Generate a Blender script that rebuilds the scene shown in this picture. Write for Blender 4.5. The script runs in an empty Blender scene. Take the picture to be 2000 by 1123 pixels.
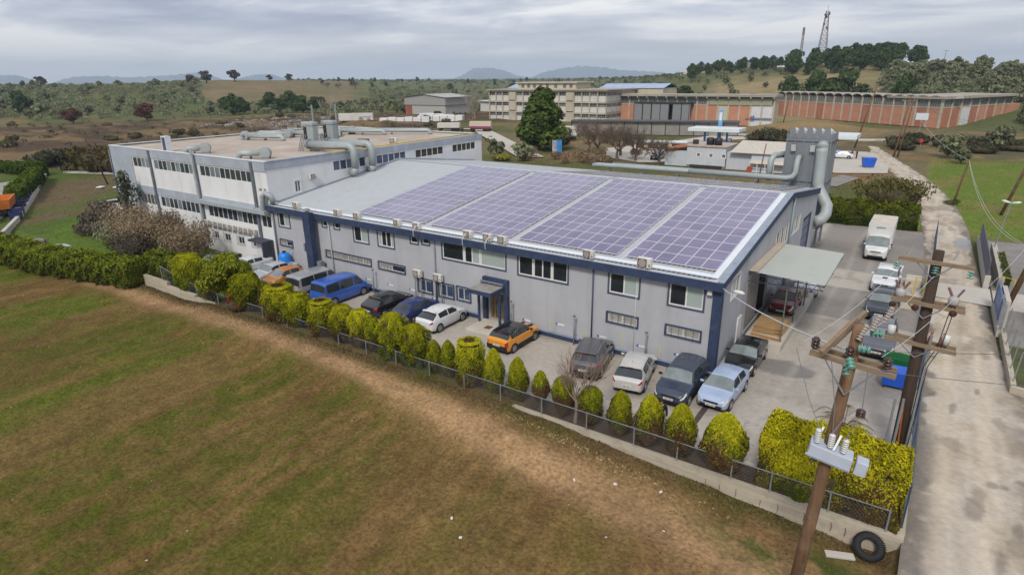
import bpy, bmesh, math, random
import numpy as np
from mathutils import Vector, Matrix

R = math.radians
rnd = random.Random(7)
sc = bpy.context.scene
COL = sc.collection

# ------------------------------------------------------------------ camera
cam_d = bpy.data.cameras.new("camera")
cam = bpy.data.objects.new("camera", cam_d)
COL.objects.link(cam)
sc.camera = cam
CAM = Vector((8.46, -32.55, 16.6))
PITCH, YAW, ROLL = R(19.12), R(34.72), R(0.69)
fw_h = Vector((-math.sin(YAW), math.cos(YAW), 0))
right0 = Vector((math.cos(YAW), math.sin(YAW), 0))
fwd = fw_h * math.cos(PITCH) - Vector((0, 0, 1)) * math.sin(PITCH)
up0 = fw_h * math.sin(PITCH) + Vector((0, 0, 1)) * math.cos(PITCH)
right = right0 * math.cos(ROLL) - up0 * math.sin(ROLL)
up = right0 * math.sin(ROLL) + up0 * math.cos(ROLL)
mw = Matrix((right, up, -fwd)).transposed().to_4x4()
mw.translation = CAM
cam.matrix_world = mw
cam_d.sensor_width = 36.0
cam_d.lens = 36.0 * 1184.0 / 2000.0
cam_d.clip_start = 0.5
cam_d.clip_end = 20000.0

# ------------------------------------------------------------------ world
SUN_EL, SUN_AZ = 46.0, 284.0     # degrees; azimuth counter-clockwise from +X of the direction TO the sun
world = bpy.data.worlds.new("World")
sc.world = world
world.use_nodes = True
wn, wl = world.node_tree.nodes, world.node_tree.links
for n in list(wn):
    wn.remove(n)
out = wn.new("ShaderNodeOutputWorld")
bg = wn.new("ShaderNodeBackground")
sky = wn.new("ShaderNodeTexSky")
sky.sky_type = 'NISHITA'
sky.sun_disc = False
sky.sun_elevation = R(SUN_EL)
sky.sun_rotation = R(90 - SUN_AZ)
sky.air_density = 1.5
sky.dust_density = 2.0
tc = wn.new("ShaderNodeTexCoord")
sep = wn.new("ShaderNodeSeparateXYZ")
wl.new(tc.outputs["Generated"], sep.inputs[0])
mz = wn.new("ShaderNodeMath"); mz.operation = 'MAXIMUM'; mz.inputs[1].default_value = 0.0
wl.new(sep.outputs["Z"], mz.inputs[0])
az_ = wn.new("ShaderNodeMath"); az_.operation = 'ADD'; az_.inputs[1].default_value = 0.09
wl.new(mz.outputs[0], az_.inputs[0])
dx = wn.new("ShaderNodeMath"); dx.operation = 'DIVIDE'
dy = wn.new("ShaderNodeMath"); dy.operation = 'DIVIDE'
wl.new(sep.outputs["X"], dx.inputs[0]); wl.new(az_.outputs[0], dx.inputs[1])
wl.new(sep.outputs["Y"], dy.inputs[0]); wl.new(az_.outputs[0], dy.inputs[1])
cmb = wn.new("ShaderNodeCombineXYZ")
wl.new(dx.outputs[0], cmb.inputs[0]); wl.new(dy.outputs[0], cmb.inputs[1])
def wnoise(scale, detail, rough, dist, off):
    mp = wn.new("ShaderNodeMapping"); mp.inputs["Location"].default_value = off
    mp.inputs["Rotation"].default_value = (0, 0, R(30))
    mp.inputs["Scale"].default_value = (0.75, 1.0, 1.0)
    wl.new(cmb.outputs[0], mp.inputs[0])
    t = wn.new("ShaderNodeTexNoise"); t.inputs["Scale"].default_value = scale
    t.inputs["Detail"].default_value = detail; t.inputs["Roughness"].default_value = rough
    t.inputs["Distortion"].default_value = dist
    wl.new(mp.outputs[0], t.inputs["Vector"])
    return t
n1 = wnoise(0.30, 7.0, 0.50, 0.6, (3.1, 1.7, 0))
n2 = wnoise(1.1, 7.0, 0.60, 0.5, (7.4, 2.9, 3.0))
mixn = wn.new("ShaderNodeMath"); mixn.operation = 'MULTIPLY_ADD'
mixn.inputs[1].default_value = 0.35
wl.new(n2.outputs["Fac"], mixn.inputs[0])
sc1 = wn.new("ShaderNodeMath"); sc1.operation = 'MULTIPLY'; sc1.inputs[1].default_value = 0.65
wl.new(n1.outputs["Fac"], sc1.inputs[0]); wl.new(sc1.outputs[0], mixn.inputs[2])
cr = wn.new("ShaderNodeValToRGB")
cr.color_ramp.elements[0].position = 0.41; cr.color_ramp.elements[0].color = (0.235, 0.262, 0.345, 1)
cr.color_ramp.elements[1].position = 0.57; cr.color_ramp.elements[1].color = (0.62, 0.615, 0.62, 1)
e = cr.color_ramp.elements.new(0.49); e.color = (0.375, 0.395, 0.462, 1)
wl.new(mixn.outputs[0], cr.inputs[0])
skm = wn.new("ShaderNodeMixRGB"); skm.blend_type = 'MIX'; skm.inputs[0].default_value = 0.93
skscale = wn.new("ShaderNodeVectorMath"); skscale.operation = 'SCALE'; skscale.inputs["Scale"].default_value = 0.09
wl.new(sky.outputs[0], skscale.inputs[0])
wl.new(skscale.outputs[0], skm.inputs[1])
# clouds are thinner and paler low over the horizon
hz = wn.new("ShaderNodeMapRange"); hz.inputs["From Min"].default_value = 0.0; hz.inputs["From Max"].default_value = 0.085
hz.inputs["To Min"].default_value = 0.85; hz.inputs["To Max"].default_value = 0.0
wl.new(mz.outputs[0], hz.inputs["Value"])
pale = wn.new("ShaderNodeMixRGB"); pale.inputs[2].default_value = (0.545, 0.54, 0.54, 1)
wl.new(hz.outputs[0], pale.inputs[0]); wl.new(cr.outputs[0], pale.inputs[1])
wl.new(pale.outputs[0], skm.inputs[2])
wl.new(skm.outputs[0], bg.inputs["Color"])
bg.inputs["Strength"].default_value = 1.0
wl.new(bg.outputs[0], out.inputs["Surface"])

# ------------------------------------------------------------------ sun behind the cloud
sd = bpy.data.lights.new("sun", 'SUN')
sd.energy = 1.5
sd.angle = R(11)
sd.color = (1.0, 0.94, 0.84)
sun = bpy.data.objects.new("sun", sd)
COL.objects.link(sun)
tosun = Vector((math.cos(R(SUN_EL)) * math.cos(R(SUN_AZ)), math.cos(R(SUN_EL)) * math.sin(R(SUN_AZ)), math.sin(R(SUN_EL))))
sun.rotation_euler = tosun.to_track_quat('Z', 'Y').to_euler()
sun.location = (0, 0, 60)

# ------------------------------------------------------------------ render
sc.view_settings.view_transform = 'Standard'
sc.view_settings.look = 'None'
sc.view_settings.gamma = 1.0
sc.view_settings.exposure = 0.76
sc.view_settings.use_curve_mapping = False
sc.render.engine = 'CYCLES'
sc.cycles.use_denoising = True
sc.cycles.max_bounces = 5
sc.cycles.diffuse_bounces = 2
sc.cycles.glossy_bounces = 2
sc.cycles.transmission_bounces = 3
sc.cycles.transparent_max_bounces = 6
sc.cycles.volume_bounces = 0
sc.cycles.caustics_reflective = False
sc.cycles.caustics_refractive = False

# ------------------------------------------------------------------ materials
MAT = {}
def mat(name, col, rough=0.7, var=0.12, scale=1.5, metal=0.0, bump=0.0, bscale=None, spec=0.4, col2=None, rand=0.0,
        wear=None, attr=None, coat=0.0, stretch=None, streak=0.0, cracks=0.0):
    """noise-varied Principled; col2 is the second colour of the mottling, wear = (colour, amount, scale)"""
    if name in MAT:
        return MAT[name]
    m = bpy.data.materials.new(name)
    m.use_nodes = True
    N, L = m.node_tree.nodes, m.node_tree.links
    b = N["Principled BSDF"]
    b.inputs["Roughness"].default_value = rough
    b.inputs["Metallic"].default_value = metal
    b.inputs["Specular IOR Level"].default_value = spec
    if coat:
        b.inputs["Coat Weight"].default_value = coat
        b.inputs["Coat Roughness"].default_value = 0.08
    geo = N.new("ShaderNodeNewGeometry")
    vec = geo.outputs["Position"]
    if stretch:
        mp = N.new("ShaderNodeMapping"); mp.inputs["Scale"].default_value = stretch
        L.new(vec, mp.inputs[0]); vec = mp.outputs[0]
    t = N.new("ShaderNodeTexNoise"); t.inputs["Scale"].default_value = scale; t.inputs["Detail"].default_value = 6
    t.inputs["Roughness"].default_value = 0.6
    L.new(vec, t.inputs["Vector"])
    ramp = N.new("ShaderNodeMapRange")
    ramp.inputs["From Min"].default_value = 0.32; ramp.inputs["From Max"].default_value = 0.68
    L.new(t.outputs["Fac"], ramp.inputs["Value"])
    mx = N.new("ShaderNodeMixRGB")
    c1 = tuple(c * (1 - var) for c in col); c2 = col2 if col2 else tuple(min(1, c * (1 + var)) for c in col)
    mx.inputs[1].default_value = (*c1, 1); mx.inputs[2].default_value = (*c2, 1)
    L.new(ramp.outputs[0], mx.inputs[0])
    cur = mx.outputs[0]
    if attr:
        at = N.new("ShaderNodeAttribute"); at.attribute_name = attr
        mu = N.new("ShaderNodeMixRGB"); mu.blend_type = 'MULTIPLY'; mu.inputs[0].default_value = 1
        L.new(at.outputs["Color"], mu.inputs[1]); L.new(cur, mu.inputs[2]); cur = mu.outputs[0]
    if wear:
        wc, wa, ws = wear
        t2 = N.new("ShaderNodeTexNoise"); t2.inputs["Scale"].default_value = ws; t2.inputs["Detail"].default_value = 8
        t2.inputs["Roughness"].default_value = 0.65
        if streak:
            mp2 = N.new("ShaderNodeMapping"); mp2.inputs["Scale"].default_value = (1, 1, streak)
            L.new(geo.outputs["Position"], mp2.inputs[0]); L.new(mp2.outputs[0], t2.inputs["Vector"])
        else:
            L.new(geo.outputs["Position"], t2.inputs["Vector"])
        r2 = N.new("ShaderNodeMapRange"); r2.inputs["From Min"].default_value = 0.5; r2.inputs["From Max"].default_value = 0.72
        r2.inputs["To Max"].default_value = wa
        L.new(t2.outputs["Fac"], r2.inputs["Value"])
        m2 = N.new("ShaderNodeMixRGB"); m2.inputs[2].default_value = (*wc, 1)
        L.new(r2.outputs[0], m2.inputs[0]); L.new(cur, m2.inputs[1]); cur = m2.outputs[0]
    if cracks:
        wn2 = N.new("ShaderNodeTexNoise"); wn2.inputs["Scale"].default_value = 1.2; wn2.inputs["Detail"].default_value = 5; L.new(geo.outputs["Position"], wn2.inputs["Vector"])
        va = N.new("ShaderNodeVectorMath"); va.operation = 'MULTIPLY_ADD'; va.inputs[1].default_value = (1.6, 1.6, 1.6); L.new(wn2.outputs["Color"], va.inputs[0]); L.new(geo.outputs["Position"], va.inputs[2])
        vo = N.new("ShaderNodeTexVoronoi"); vo.feature = 'DISTANCE_TO_EDGE'; vo.inputs["Scale"].default_value = cracks; L.new(va.outputs[0], vo.inputs["Vector"])
        lt_ = N.new("ShaderNodeMath"); lt_.operation = 'LESS_THAN'; lt_.inputs[1].default_value = .004; L.new(vo.outputs["Distance"], lt_.inputs[0])
        mk = N.new("ShaderNodeTexNoise"); mk.inputs["Scale"].default_value = .12; L.new(geo.outputs["Position"], mk.inputs["Vector"])
        mk2 = N.new("ShaderNodeMapRange"); mk2.inputs["From Min"].default_value = .45; mk2.inputs["From Max"].default_value = .6; mk2.inputs["To Max"].default_value = .4; L.new(mk.outputs["Fac"], mk2.inputs["Value"])
        mm_ = N.new("ShaderNodeMath"); mm_.operation = 'MULTIPLY'; L.new(lt_.outputs[0], mm_.inputs[0]); L.new(mk2.outputs[0], mm_.inputs[1])
        cx_ = N.new("ShaderNodeMixRGB"); cx_.inputs[2].default_value = (.07, .062, .055, 1); L.new(mm_.outputs[0], cx_.inputs[0]); L.new(cur, cx_.inputs[1]); cur = cx_.outputs[0]
    if rand:
        oi = N.new("ShaderNodeObjectInfo")
        mr = N.new("ShaderNodeMapRange"); mr.inputs["To Min"].default_value = 1 - rand; mr.inputs["To Max"].default_value = 1 + rand
        L.new(oi.outputs["Random"], mr.inputs["Value"])
        hs = N.new("ShaderNodeHueSaturation")
        L.new(mr.outputs[0], hs.inputs["Value"]); L.new(cur, hs.inputs["Color"]); cur = hs.outputs[0]
    L.new(cur, b.inputs["Base Color"])
    if bump:
        tb = N.new("ShaderNodeTexNoise"); tb.inputs["Scale"].default_value = bscale or scale * 6; tb.inputs["Detail"].default_value = 6
        L.new(vec, tb.inputs["Vector"])
        bp = N.new("ShaderNodeBump"); bp.inputs["Strength"].default_value = bump; bp.inputs["Distance"].default_value = 0.05
        L.new(tb.outputs["Fac"], bp.inputs["Height"]); L.new(bp.outputs[0], b.inputs["Normal"])
    MAT[name] = m
    return m

def leafmat(name, c_lo, c_hi, attr=None, trans=0.25, val=0.35):
    """foliage: colour varies leaf by leaf (random per island)"""
    if name in MAT:
        return MAT[name]
    m = bpy.data.materials.new(name); m.use_nodes = True
    N, L = m.node_tree.nodes, m.node_tree.links
    for n in list(N): N.remove(n)
    o = N.new("ShaderNodeOutputMaterial")
    geo = N.new("ShaderNodeNewGeometry")
    mx = N.new("ShaderNodeMixRGB")
    mx.inputs[1].default_value = (*c_lo, 1); mx.inputs[2].default_value = (*c_hi, 1)
    L.new(geo.outputs["Random Per Island"], mx.inputs[0])
    cur = mx.outputs[0]
    if attr:
        at = N.new("ShaderNodeAttribute"); at.attribute_name = attr
        mu = N.new("ShaderNodeMixRGB"); mu.blend_type = 'MULTIPLY'; mu.inputs[0].default_value = 1
        L.new(at.outputs["Color"], mu.inputs[1]); L.new(cur, mu.inputs[2]); cur = mu.outputs[0]
    oi = N.new("ShaderNodeObjectInfo")
    mr = N.new("ShaderNodeMapRange"); mr.inputs["To Min"].default_value = 1 - val * 0.6; mr.inputs["To Max"].default_value = 1 + val * 0.6
    L.new(oi.outputs["Random"], mr.inputs["Value"])
    hs = N.new("ShaderNodeHueSaturation"); L.new(mr.outputs[0], hs.inputs["Value"]); L.new(cur, hs.inputs["Color"]); cur = hs.outputs[0]
    d = N.new("ShaderNodeBsdfDiffuse"); L.new(cur, d.inputs["Color"])
    tr = N.new("ShaderNodeBsdfTranslucent"); L.new(cur, tr.inputs["Color"])
    ms = N.new("ShaderNodeMixShader"); ms.inputs[0].default_value = trans
    L.new(d.outputs[0], ms.inputs[1]); L.new(tr.outputs[0], ms.inputs[2]); L.new(ms.outputs[0], o.inputs["Surface"])
    MAT[name] = m
    return m

# ------------------------------------------------------------------ mesh builder
class MB:
    def __init__(s):
        s.v, s.f, s.m = [], [], []
    def add(s, vs, fs, mi=0):
        k = len(s.v); s.v += [tuple(p) for p in vs]
        for f in fs:
            s.f.append([i + k for i in f]); s.m.append(mi)
        return s
    def box(s, x0, x1, y0, y1, z0, z1, mi=0):
        vs = [(x0, y0, z0), (x1, y0, z0), (x1, y1, z0), (x0, y1, z0), (x0, y0, z1), (x1, y0, z1), (x1, y1, z1), (x0, y1, z1)]
        return s.add(vs, [(0, 3, 2, 1), (4, 5, 6, 7), (0, 1, 5, 4), (1, 2, 6, 5), (2, 3, 7, 6), (3, 0, 4, 7)], mi)
    def obox(s, o, u, v, w, mi=0):
        """oriented box: corner o and three edge vectors"""
        o, u, v, w = map(Vector, (o, u, v, w))
        vs = [o, o + u, o + u + v, o + v, o + w, o + u + w, o + u + v + w, o + v + w]
        fs = [(0, 3, 2, 1), (4, 5, 6, 7), (0, 1, 5, 4), (1, 2, 6, 5), (2, 3, 7, 6), (3, 0, 4, 7)]
        if u.cross(v).dot(w) < 0:
            fs = [f[::-1] for f in fs]
        return s.add(vs, fs, mi)
    def quad(s, a, b, c, d, mi=0):
        return s.add([a, b, c, d], [(0, 1, 2, 3)], mi)
    def poly(s, pts, mi=0):
        return s.add(pts, [tuple(range(len(pts)))], mi)
    def prism(s, pts, z0, z1, mi=0):
        n = len(pts)
        vs = [(p[0], p[1], z0) for p in pts] + [(p[0], p[1], z1) for p in pts]
        fs = [tuple(range(n))[::-1], tuple(range(n, 2 * n))] + [(i, (i + 1) % n, n + (i + 1) % n, n + i) for i in range(n)]
        return s.add(vs, fs, mi)
    def tube(s, pts, r, n=8, mi=0, cap=True):
        """pipe along points; r a number or one radius per point"""
        pts = [Vector(p) for p in pts]
        rs = r if isinstance(r, (list, tuple)) else [r] * len(pts)
        k = len(s.v); ref = None
        for i, p in enumerate(pts):
            d = (pts[min(i + 1, len(pts) - 1)] - pts[max(i - 1, 0)])
            if d.length < 1e-9: d = Vector((0, 0, 1))
            d.normalize()
            if ref is None:
                ref = Vector((1, 0, 0)) if abs(d.x) < 0.8 else Vector((0, 1, 0))
            a = (ref - d * ref.dot(d)).normalized(); b = d.cross(a); ref = a
            for j in range(n):
                t = 2 * math.pi * j / n
                s.v.append(tuple(p + (a * math.cos(t) + b * math.sin(t)) * rs[i]))
        for i in range(len(pts) - 1):
            for j in range(n):
                q = k + i * n
                s.f.append([q + j, q + (j + 1) % n, q + n + (j + 1) % n, q + n + j]); s.m.append(mi)
        if cap:
            s.f.append([k + j for j in range(n)][::-1]); s.m.append(mi)
            q = k + (len(pts) - 1) * n
            s.f.append([q + j for j in range(n)]); s.m.append(mi)
        return s
    def lathe(s, c, axis, prof, n=12, mi=0):
        """prof: list of (distance along axis, radius)"""
        c = Vector(c); d = Vector(axis).normalized()
        return s.tube([c + d * t for t, _ in prof], [max(q, 1e-4) for _, q in prof], n, mi) if False else s._lathe(c, d, prof, n, mi)
    def _lathe(s, c, d, prof, n, mi):
        ref = Vector((1, 0, 0)) if abs(d.x) < 0.8 else Vector((0, 1, 0))
        a = (ref - d * ref.dot(d)).normalized(); b = d.cross(a); k = len(s.v)
        for t, r in prof:
            for j in range(n):
                g = 2 * math.pi * j / n
                s.v.append(tuple(c + d * t + (a * math.cos(g) + b * math.sin(g)) * max(r, 1e-4)))
        for i in range(len(prof) - 1):
            for j in range(n):
                q = k + i * n
                s.f.append([q + j, q + (j + 1) % n, q + n + (j + 1) % n, q + n + j]); s.m.append(mi)
        s.f.append([k + j for j in range(n)][::-1]); s.m.append(mi)
        q = k + (len(prof) - 1) * n
        s.f.append([q + j for j in range(n)]); s.m.append(mi)
        return s
    def mesh(s, name, mats, smooth=False):
        me = bpy.data.meshes.new(name)
        me.from_pydata(s.v, [], s.f)
        for m in (mats if isinstance(mats, (list, tuple)) else [mats]):
            me.materials.append(m)
        if any(s.m):
            me.polygons.foreach_set("material_index", s.m)
        if smooth:
            me.polygons.foreach_set("use_smooth", [True] * len(me.polygons))
        me.update()
        return me
    def build(s, name, mats, parent=None, smooth=False, bevel=0.0, world=True):
        o = bpy.data.objects.new(name, s.mesh(name, mats, smooth))
        COL.objects.link(o)
        if bevel:
            b = o.modifiers.new("bevel", 'BEVEL'); b.width = bevel; b.segments = 2; b.limit_method = 'ANGLE'
        if parent:
            o.parent = parent
            if world:
                o.matrix_parent_inverse = Matrix.Translation(-parent.location)
        return o

def tag(o, label, cat, group=None):
    o["label"] = label; o["category"] = cat
    if group: o["group"] = group
    return o
def struct(o):
    o["kind"] = "structure"; return o
def stuff(o):
    o["kind"] = "stuff"; return o
def thing(name, label, cat, loc=(0, 0, 0), rz=0.0, group=None):
    o = bpy.data.objects.new(name, None); COL.objects.link(o)
    o.location = loc; o.rotation_euler = (0, 0, rz); o.empty_display_size = 0.3
    return tag(o, label, cat, group)
def copy_tree(o, parent=None):
    c = o.copy(); COL.objects.link(c)
    if parent: c.parent = parent
    for ch in o.children:
        copy_tree(ch, c)
    return c
def dup(root, loc, rz=0.0, label=None, scale=None, group=None):
    c = copy_tree(root)
    c.location = loc; c.rotation_euler = (0, 0, rz)
    if scale is not None: c.scale = (scale,) * 3 if isinstance(scale, (int, float)) else scale
    if label: c["label"] = label
    if group: c["group"] = group
    return c
ORD = ['first', 'second', 'third', 'fourth', 'fifth', 'sixth', 'seventh', 'eighth', 'ninth', 'tenth', 'eleventh', 'twelfth',
       'thirteenth', 'fourteenth', 'fifteenth', 'sixteenth', 'seventeenth', 'eighteenth', 'nineteenth', 'twentieth']

# ------------------------------------------------------------------ numpy noise
def _hash(ix, iy, seed):
    h = (ix.astype(np.int64) * 374761393 + iy.astype(np.int64) * 668265263 + seed * 2147483647) & 0x7fffffff
    h = ((h ^ (h >> 13)) * 1274126177) & 0x7fffffff
    return ((h ^ (h >> 16)) & 0xffff) / 65535.0
def vnoise(x, y, s, seed=0):
    x = np.asarray(x, float) / s; y = np.asarray(y, float) / s
    ix, iy = np.floor(x), np.floor(y); fx, fy = x - ix, y - iy
    fx = fx * fx * (3 - 2 * fx); fy = fy * fy * (3 - 2 * fy)
    a, b = _hash(ix, iy, seed), _hash(ix + 1, iy, seed); c, d = _hash(ix, iy + 1, seed), _hash(ix + 1, iy + 1, seed)
    return (a * (1 - fx) + b * fx) * (1 - fy) + (c * (1 - fx) + d * fx) * fy
def fbm(x, y, s, seed=0, o=4):
    t, a, w = 0, 1.0, 0
    x, y = np.asarray(x, float), np.asarray(y, float); x, y = .92 * x - .39 * y, .39 * x + .92 * y
    for i in range(o):
        t = t + a * vnoise(x, y, s / 2 ** i, seed + i); w += a; a *= 0.55
        x, y = .8 * x - .6 * y + 17.3, .6 * x + .8 * y - 9.1
    return t / w
def sst(x, a, b):
    t = np.clip((np.asarray(x, float) - a) / (b - a), 0, 1); return t * t * (3 - 2 * t)
# ================================================================== TERRAIN
# ridge of the surrounding land in polar form round the plot (degrees left of +Y seen from the road corner)
_az = np.array([-60, -6, -4, 2, 5.5, 9, 13, 17, 21, 25, 30, 39, 48, 54, 59, 63, 66.5, 73, 95], float)
_zr = np.array([14, 15, 16, 22, 24, 22, 20, 19, 15, 11, 9, 9.5, 12.5, 15.5, 17, 14, 12.5, 14, 12], float)
_r0 = np.array([210, 215, 215, 250, 265, 265, 270, 280, 300, 380, 470, 480, 430, 370, 350, 330, 330, 320, 300], float)
_r1 = np.array([430, 430, 430, 470, 490, 490, 500, 520, 600, 1000, 1300, 1200, 900, 700, 650, 640, 640, 680, 700], float)
def height(x, y):
    x = np.asarray(x, float); y = np.asarray(y, float)
    rx, ry = x - CAM.x, y - CAM.y
    r = np.hypot(rx, ry); a = np.degrees(np.arctan2(-rx, ry))
    zr, r0, r1 = np.interp(a, _az, _zr), np.interp(a, _az, _r0), np.interp(a, _az, _r1)
    t = np.clip((r - r0) / (r1 - r0), 0, 1)
    z = zr * (0.35 * t + 0.65 * t * t * (3 - 2 * t))
    z = z - np.clip((r - r1 * 1.25) / 2500, 0, 1) * 6.0
    amp = sst(r, 110, 240)
    z = z + amp * ((fbm(x, y, 55, 3) - 0.5) * 2.2 + (fbm(x, y, 9, 5) - 0.5) * 0.5)
    # the dug-over bank west of the hall
    bank = sst(x, -120, -150) * sst(r, 400, 260) * sst(a, 24, 36)
    z = z + bank * ((fbm(x, y, 14, 8) - 0.5) * 3.0 + (fbm(x, y, 4, 9) - 0.5) * 0.9 + 0.4)
    # dry grass bank in front of the brick hall
    z = z + 3.2 * np.exp(-(((x + 26) / 17) ** 2 + ((y - 176) / 11) ** 2))
    # the ploughed field in front lies lower than the yard
    f = sst(y, -8.2, -8.75) * sst(x, 10.4, 9.2)
    zf = np.interp(x, [-80, -47, -40, -36, -30, -8, -4, 1, 5, 10], [-.25, -.25, -.28, .10, .24, .22, .0, -.38, -.62, -.85]); zf = zf * sst(y, -14, -11) + (-.45) * (1 - sst(y, -14, -11))
    far = sst(y, -16, -40) * 0.25
    rough = (fbm(x, y, 5, 21) - 0.5) * 0.30 + (fbm(x, y, 0.8, 22, 3) - 0.5) * 0.16
    path = np.exp(-((y - _pathy(x)) / 1.1) ** 2)
    z = z * (1 - f) + f * (zf - far + rough * (1 - 0.75 * path) - 0.06 * path)
    z = z - 0.07
    return z
def _pathy(x):
    return np.interp(x, [-60, -42, -32, -23, -16, -9, -4, 0, 6, 10], [-11.5, -10.9, -10.7, -10.7, -11.0, -11.7, -12.2, -12.5, -13.0, -13.4])
def ground_z(x, y):
    return float(height(np.array([x]), np.array([y]))[0])

def cover(x, y):
    """what grows or lies on the land: linear colours"""
    n = len(x)
    rx, ry = x - CAM.x, y - CAM.y
    r = np.hypot(rx, ry); a = np.degrees(np.arctan2(-rx, ry))
    def c(*k): return np.array(k)[None, :]
    def mix(A, B, t): return A * (1 - t[:, None]) + B * t[:, None]
    soil, green, tan = c(.130, .077, .029), c(.070, .085, .009), c(.335, .212, .112)
    dry, scrub, grove = c(.225, .155, .075), c(.072, .048, .033), c(.098, .116, .044)
    lawn, brownhill, clay = c(.085, .14, .022), c(.245, .175, .105), c(.26, .13, .06)
    k1, k2, k3 = fbm(x, y, 60, 31), fbm(x, y, 16, 32), fbm(x, y, 4, 33)
    C_ = mix(grove + 0 * x[:, None], dry, sst(k2, .52, .72) * .6)
    C_ = mix(C_, lawn * .9, sst(k1, .55, .75) * .5)
    # far flat country
    C_ = mix(C_, c(.12, .135, .06) + 0 * C_, sst(r, 500, 900) * .6)
    # knoll field with lone oaks
    kn = sst(a, 47.5, 49.5) * sst(a, 61, 59.5) * sst(r, 420, 470) * sst(r, 1100, 900)
    C_ = mix(C_, brownhill * .9 + 0 * C_, kn * (.45 + .35 * sst(k2, .4, .6)))
    # right hill: pale dry slope between the hall and the pines
    sl = sst(a, 20, 16) * sst(a, 2, 4.5) * sst(r, 240, 270) * sst(r, 470, 400)
    C_ = mix(C_, c(.285, .225, .125) + 0 * C_, sl * (.55 + .4 * sst(k2, .4, .6)))
    # west bank: churned dark earth with strips of dry grass
    bk = sst(x, -118, -138) * sst(r, 345, 300) * sst(a, 26, 34)
    strip = sst(fbm(x * .35 + y * .12, y - .2 * x, 9, 35, 3), .52, .62)
    scr2 = scrub * (.7 + .75 * fbm(x, y, 3.2, 36, 3))[:, None]
    C_ = mix(C_, mix(scr2, dry * (.75 + .5 * fbm(x, y, 5, 38))[:, None], np.clip(strip * .6 + .2 * sst(fbm(x, y, 7, 40), .55, .7), 0, 1)), bk * .95)
    # land between: lawn left of the hall
    ll = sst(x, -142, -132) * sst(x, -44, -50) * sst(y, 46, 38) * sst(y, -30, -20)
    pat = sst(fbm(x * .8 + y * .5, y * .5 - x * .2, 9, 37), .42, .62)
    g1 = mix(c(.135, .10, .055) + 0 * C_, lawn * .85, pat * .85)
    brt = sst(x, -84, -78) * sst(y, 3, -3) * sst(fbm(x, y, 6, 39), .33, .5)
    g1 = mix(g1, c(.095, .165, .02) + 0 * C_, brt * .85)
    C_ = mix(C_, g1, ll)
    # behind the factory and round the filling station
    bh = sst(y, 30, 34) * sst(y, 172, 160) * sst(x, -150, -130) * sst(x, 12, 8)
    g2 = mix(c(.165, .132, .07) + 0 * C_, lawn * .72 + c(.02, .0, .01), sst(k2, .42, .62) * .75)
    g2 = mix(g2, clay + 0 * C_, sst(fbm(x, y, 7, 41), .60, .70) * .6)
    C_ = mix(C_, g2, bh)
    # bright green meadow right of the lane
    md = sst(x, 7.2, 8.2) * sst(y, 46, 49) * sst(y, 122, 116) * sst(x, 60, 40)
    g3 = mix(c(.125, .175, .028) + 0 * C_, c(.205, .165, .06) + 0 * C_, sst(fbm(x, y, 6, 43), .5, .68) * .75)
    C_ = mix(C_, g3, md)
    dg = sst(y, 118, 126) * sst(y, 200, 190) * sst(a, 14, 6)
    C_ = mix(C_, mix(c(.12, .105, .06) + 0 * C_, dry, sst(k3, .5, .65)), dg * .85)
    bankd = np.exp(-(((x + 26) / 22) ** 2 + ((y - 178) / 15) ** 2))
    C_ = mix(C_, dry * 1.15 + 0 * C_, np.clip(bankd * 1.3, 0, 1))
    # ploughed field with thin sprouting rows
    f = sst(y, -8.4, -8.8) * sst(x, 11.5, 10.0)
    wx, wy = x + 2.5 * (fbm(x, y, 14, 51) - .5), y + 2.5 * (fbm(x, y, 14, 52) - .5)
    rc = wx + .05 * (wy + 20) + .012 * (wy + 22) ** 2 * np.tanh((wx + 14) / 12)     # drill rows run away from the path, bending at its edge
    row = vnoise(rc, wy * .05, 1.7, 53) * .34 + vnoise(rc, wy * .08, .55, 55) * .30 + fbm(wx, wy, 9, 54) * .36
    gr = sst(row, .34, .62) * (.55 + .45 * sst(x, 0, -16))
    gr = gr * (.45 + .55 * sst(fbm(x, y, .8, 56, 3), .36, .60))
    fur = vnoise(rc, wy * .12, .30, 63)
    g4 = mix(soil + 0 * C_, c(.180, .115, .044) + 0 * C_, sst(fbm(x, y, 6, 57), .35, .65) * .5 + .45 * sst(fbm(x, y, .5, 65, 3), .42, .62)) * (.80 + .38 * fur)[:, None] * (.92 + .16 * vnoise(rc, wy * .04, 1.1, 66))[:, None]
    g4 = mix(g4, green + 0 * C_, gr * .80)
    lg = sst(x, -20, -42) * sst(y, -11, -15) * sst(fbm(x, y, 9, 58), .35, .6) * (.5 + .5 * sst(row, .4, .55))
    g4 = mix(g4, c(.090, .135, .012) + 0 * C_, lg * .85)
    g4 = mix(g4, c(.235, .145, .070) + 0 * C_, sst(x, -10, 6) * sst(fbm(x, y, 4.5, 60), .42, .64) * .55)
    pth = np.exp(-((y - _pathy(x) - .5 * (fbm(x, y, 3, 59) - .5)) / (.80 + .55 * sst(x, -20, 5))) ** 2)
    g4 = mix(g4, tan * (1.06 - .25 * sst(fbm(x, y, 2.2, 64), .5, .7))[:, None], np.clip(pth * 1.25, 0, 1) * .92)
    edge = np.exp(-((y + 9.4) / .8) ** 2) * .8
    g4 = mix(g4, mix(c(.135, .095, .05) + 0 * C_, c(.055, .082, .014) + 0 * C_, sst(fbm(x, y, 2.2, 61), .5, .65)), np.clip(edge * (1 - pth * .6), 0, 1) * .8)
    grn = np.exp(-(((x - 7.3) / 3.8) ** 2 + ((y + 11.6) / 1.3) ** 2)) * sst(fbm(x, y, 1.4, 62), .35, .5)
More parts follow.
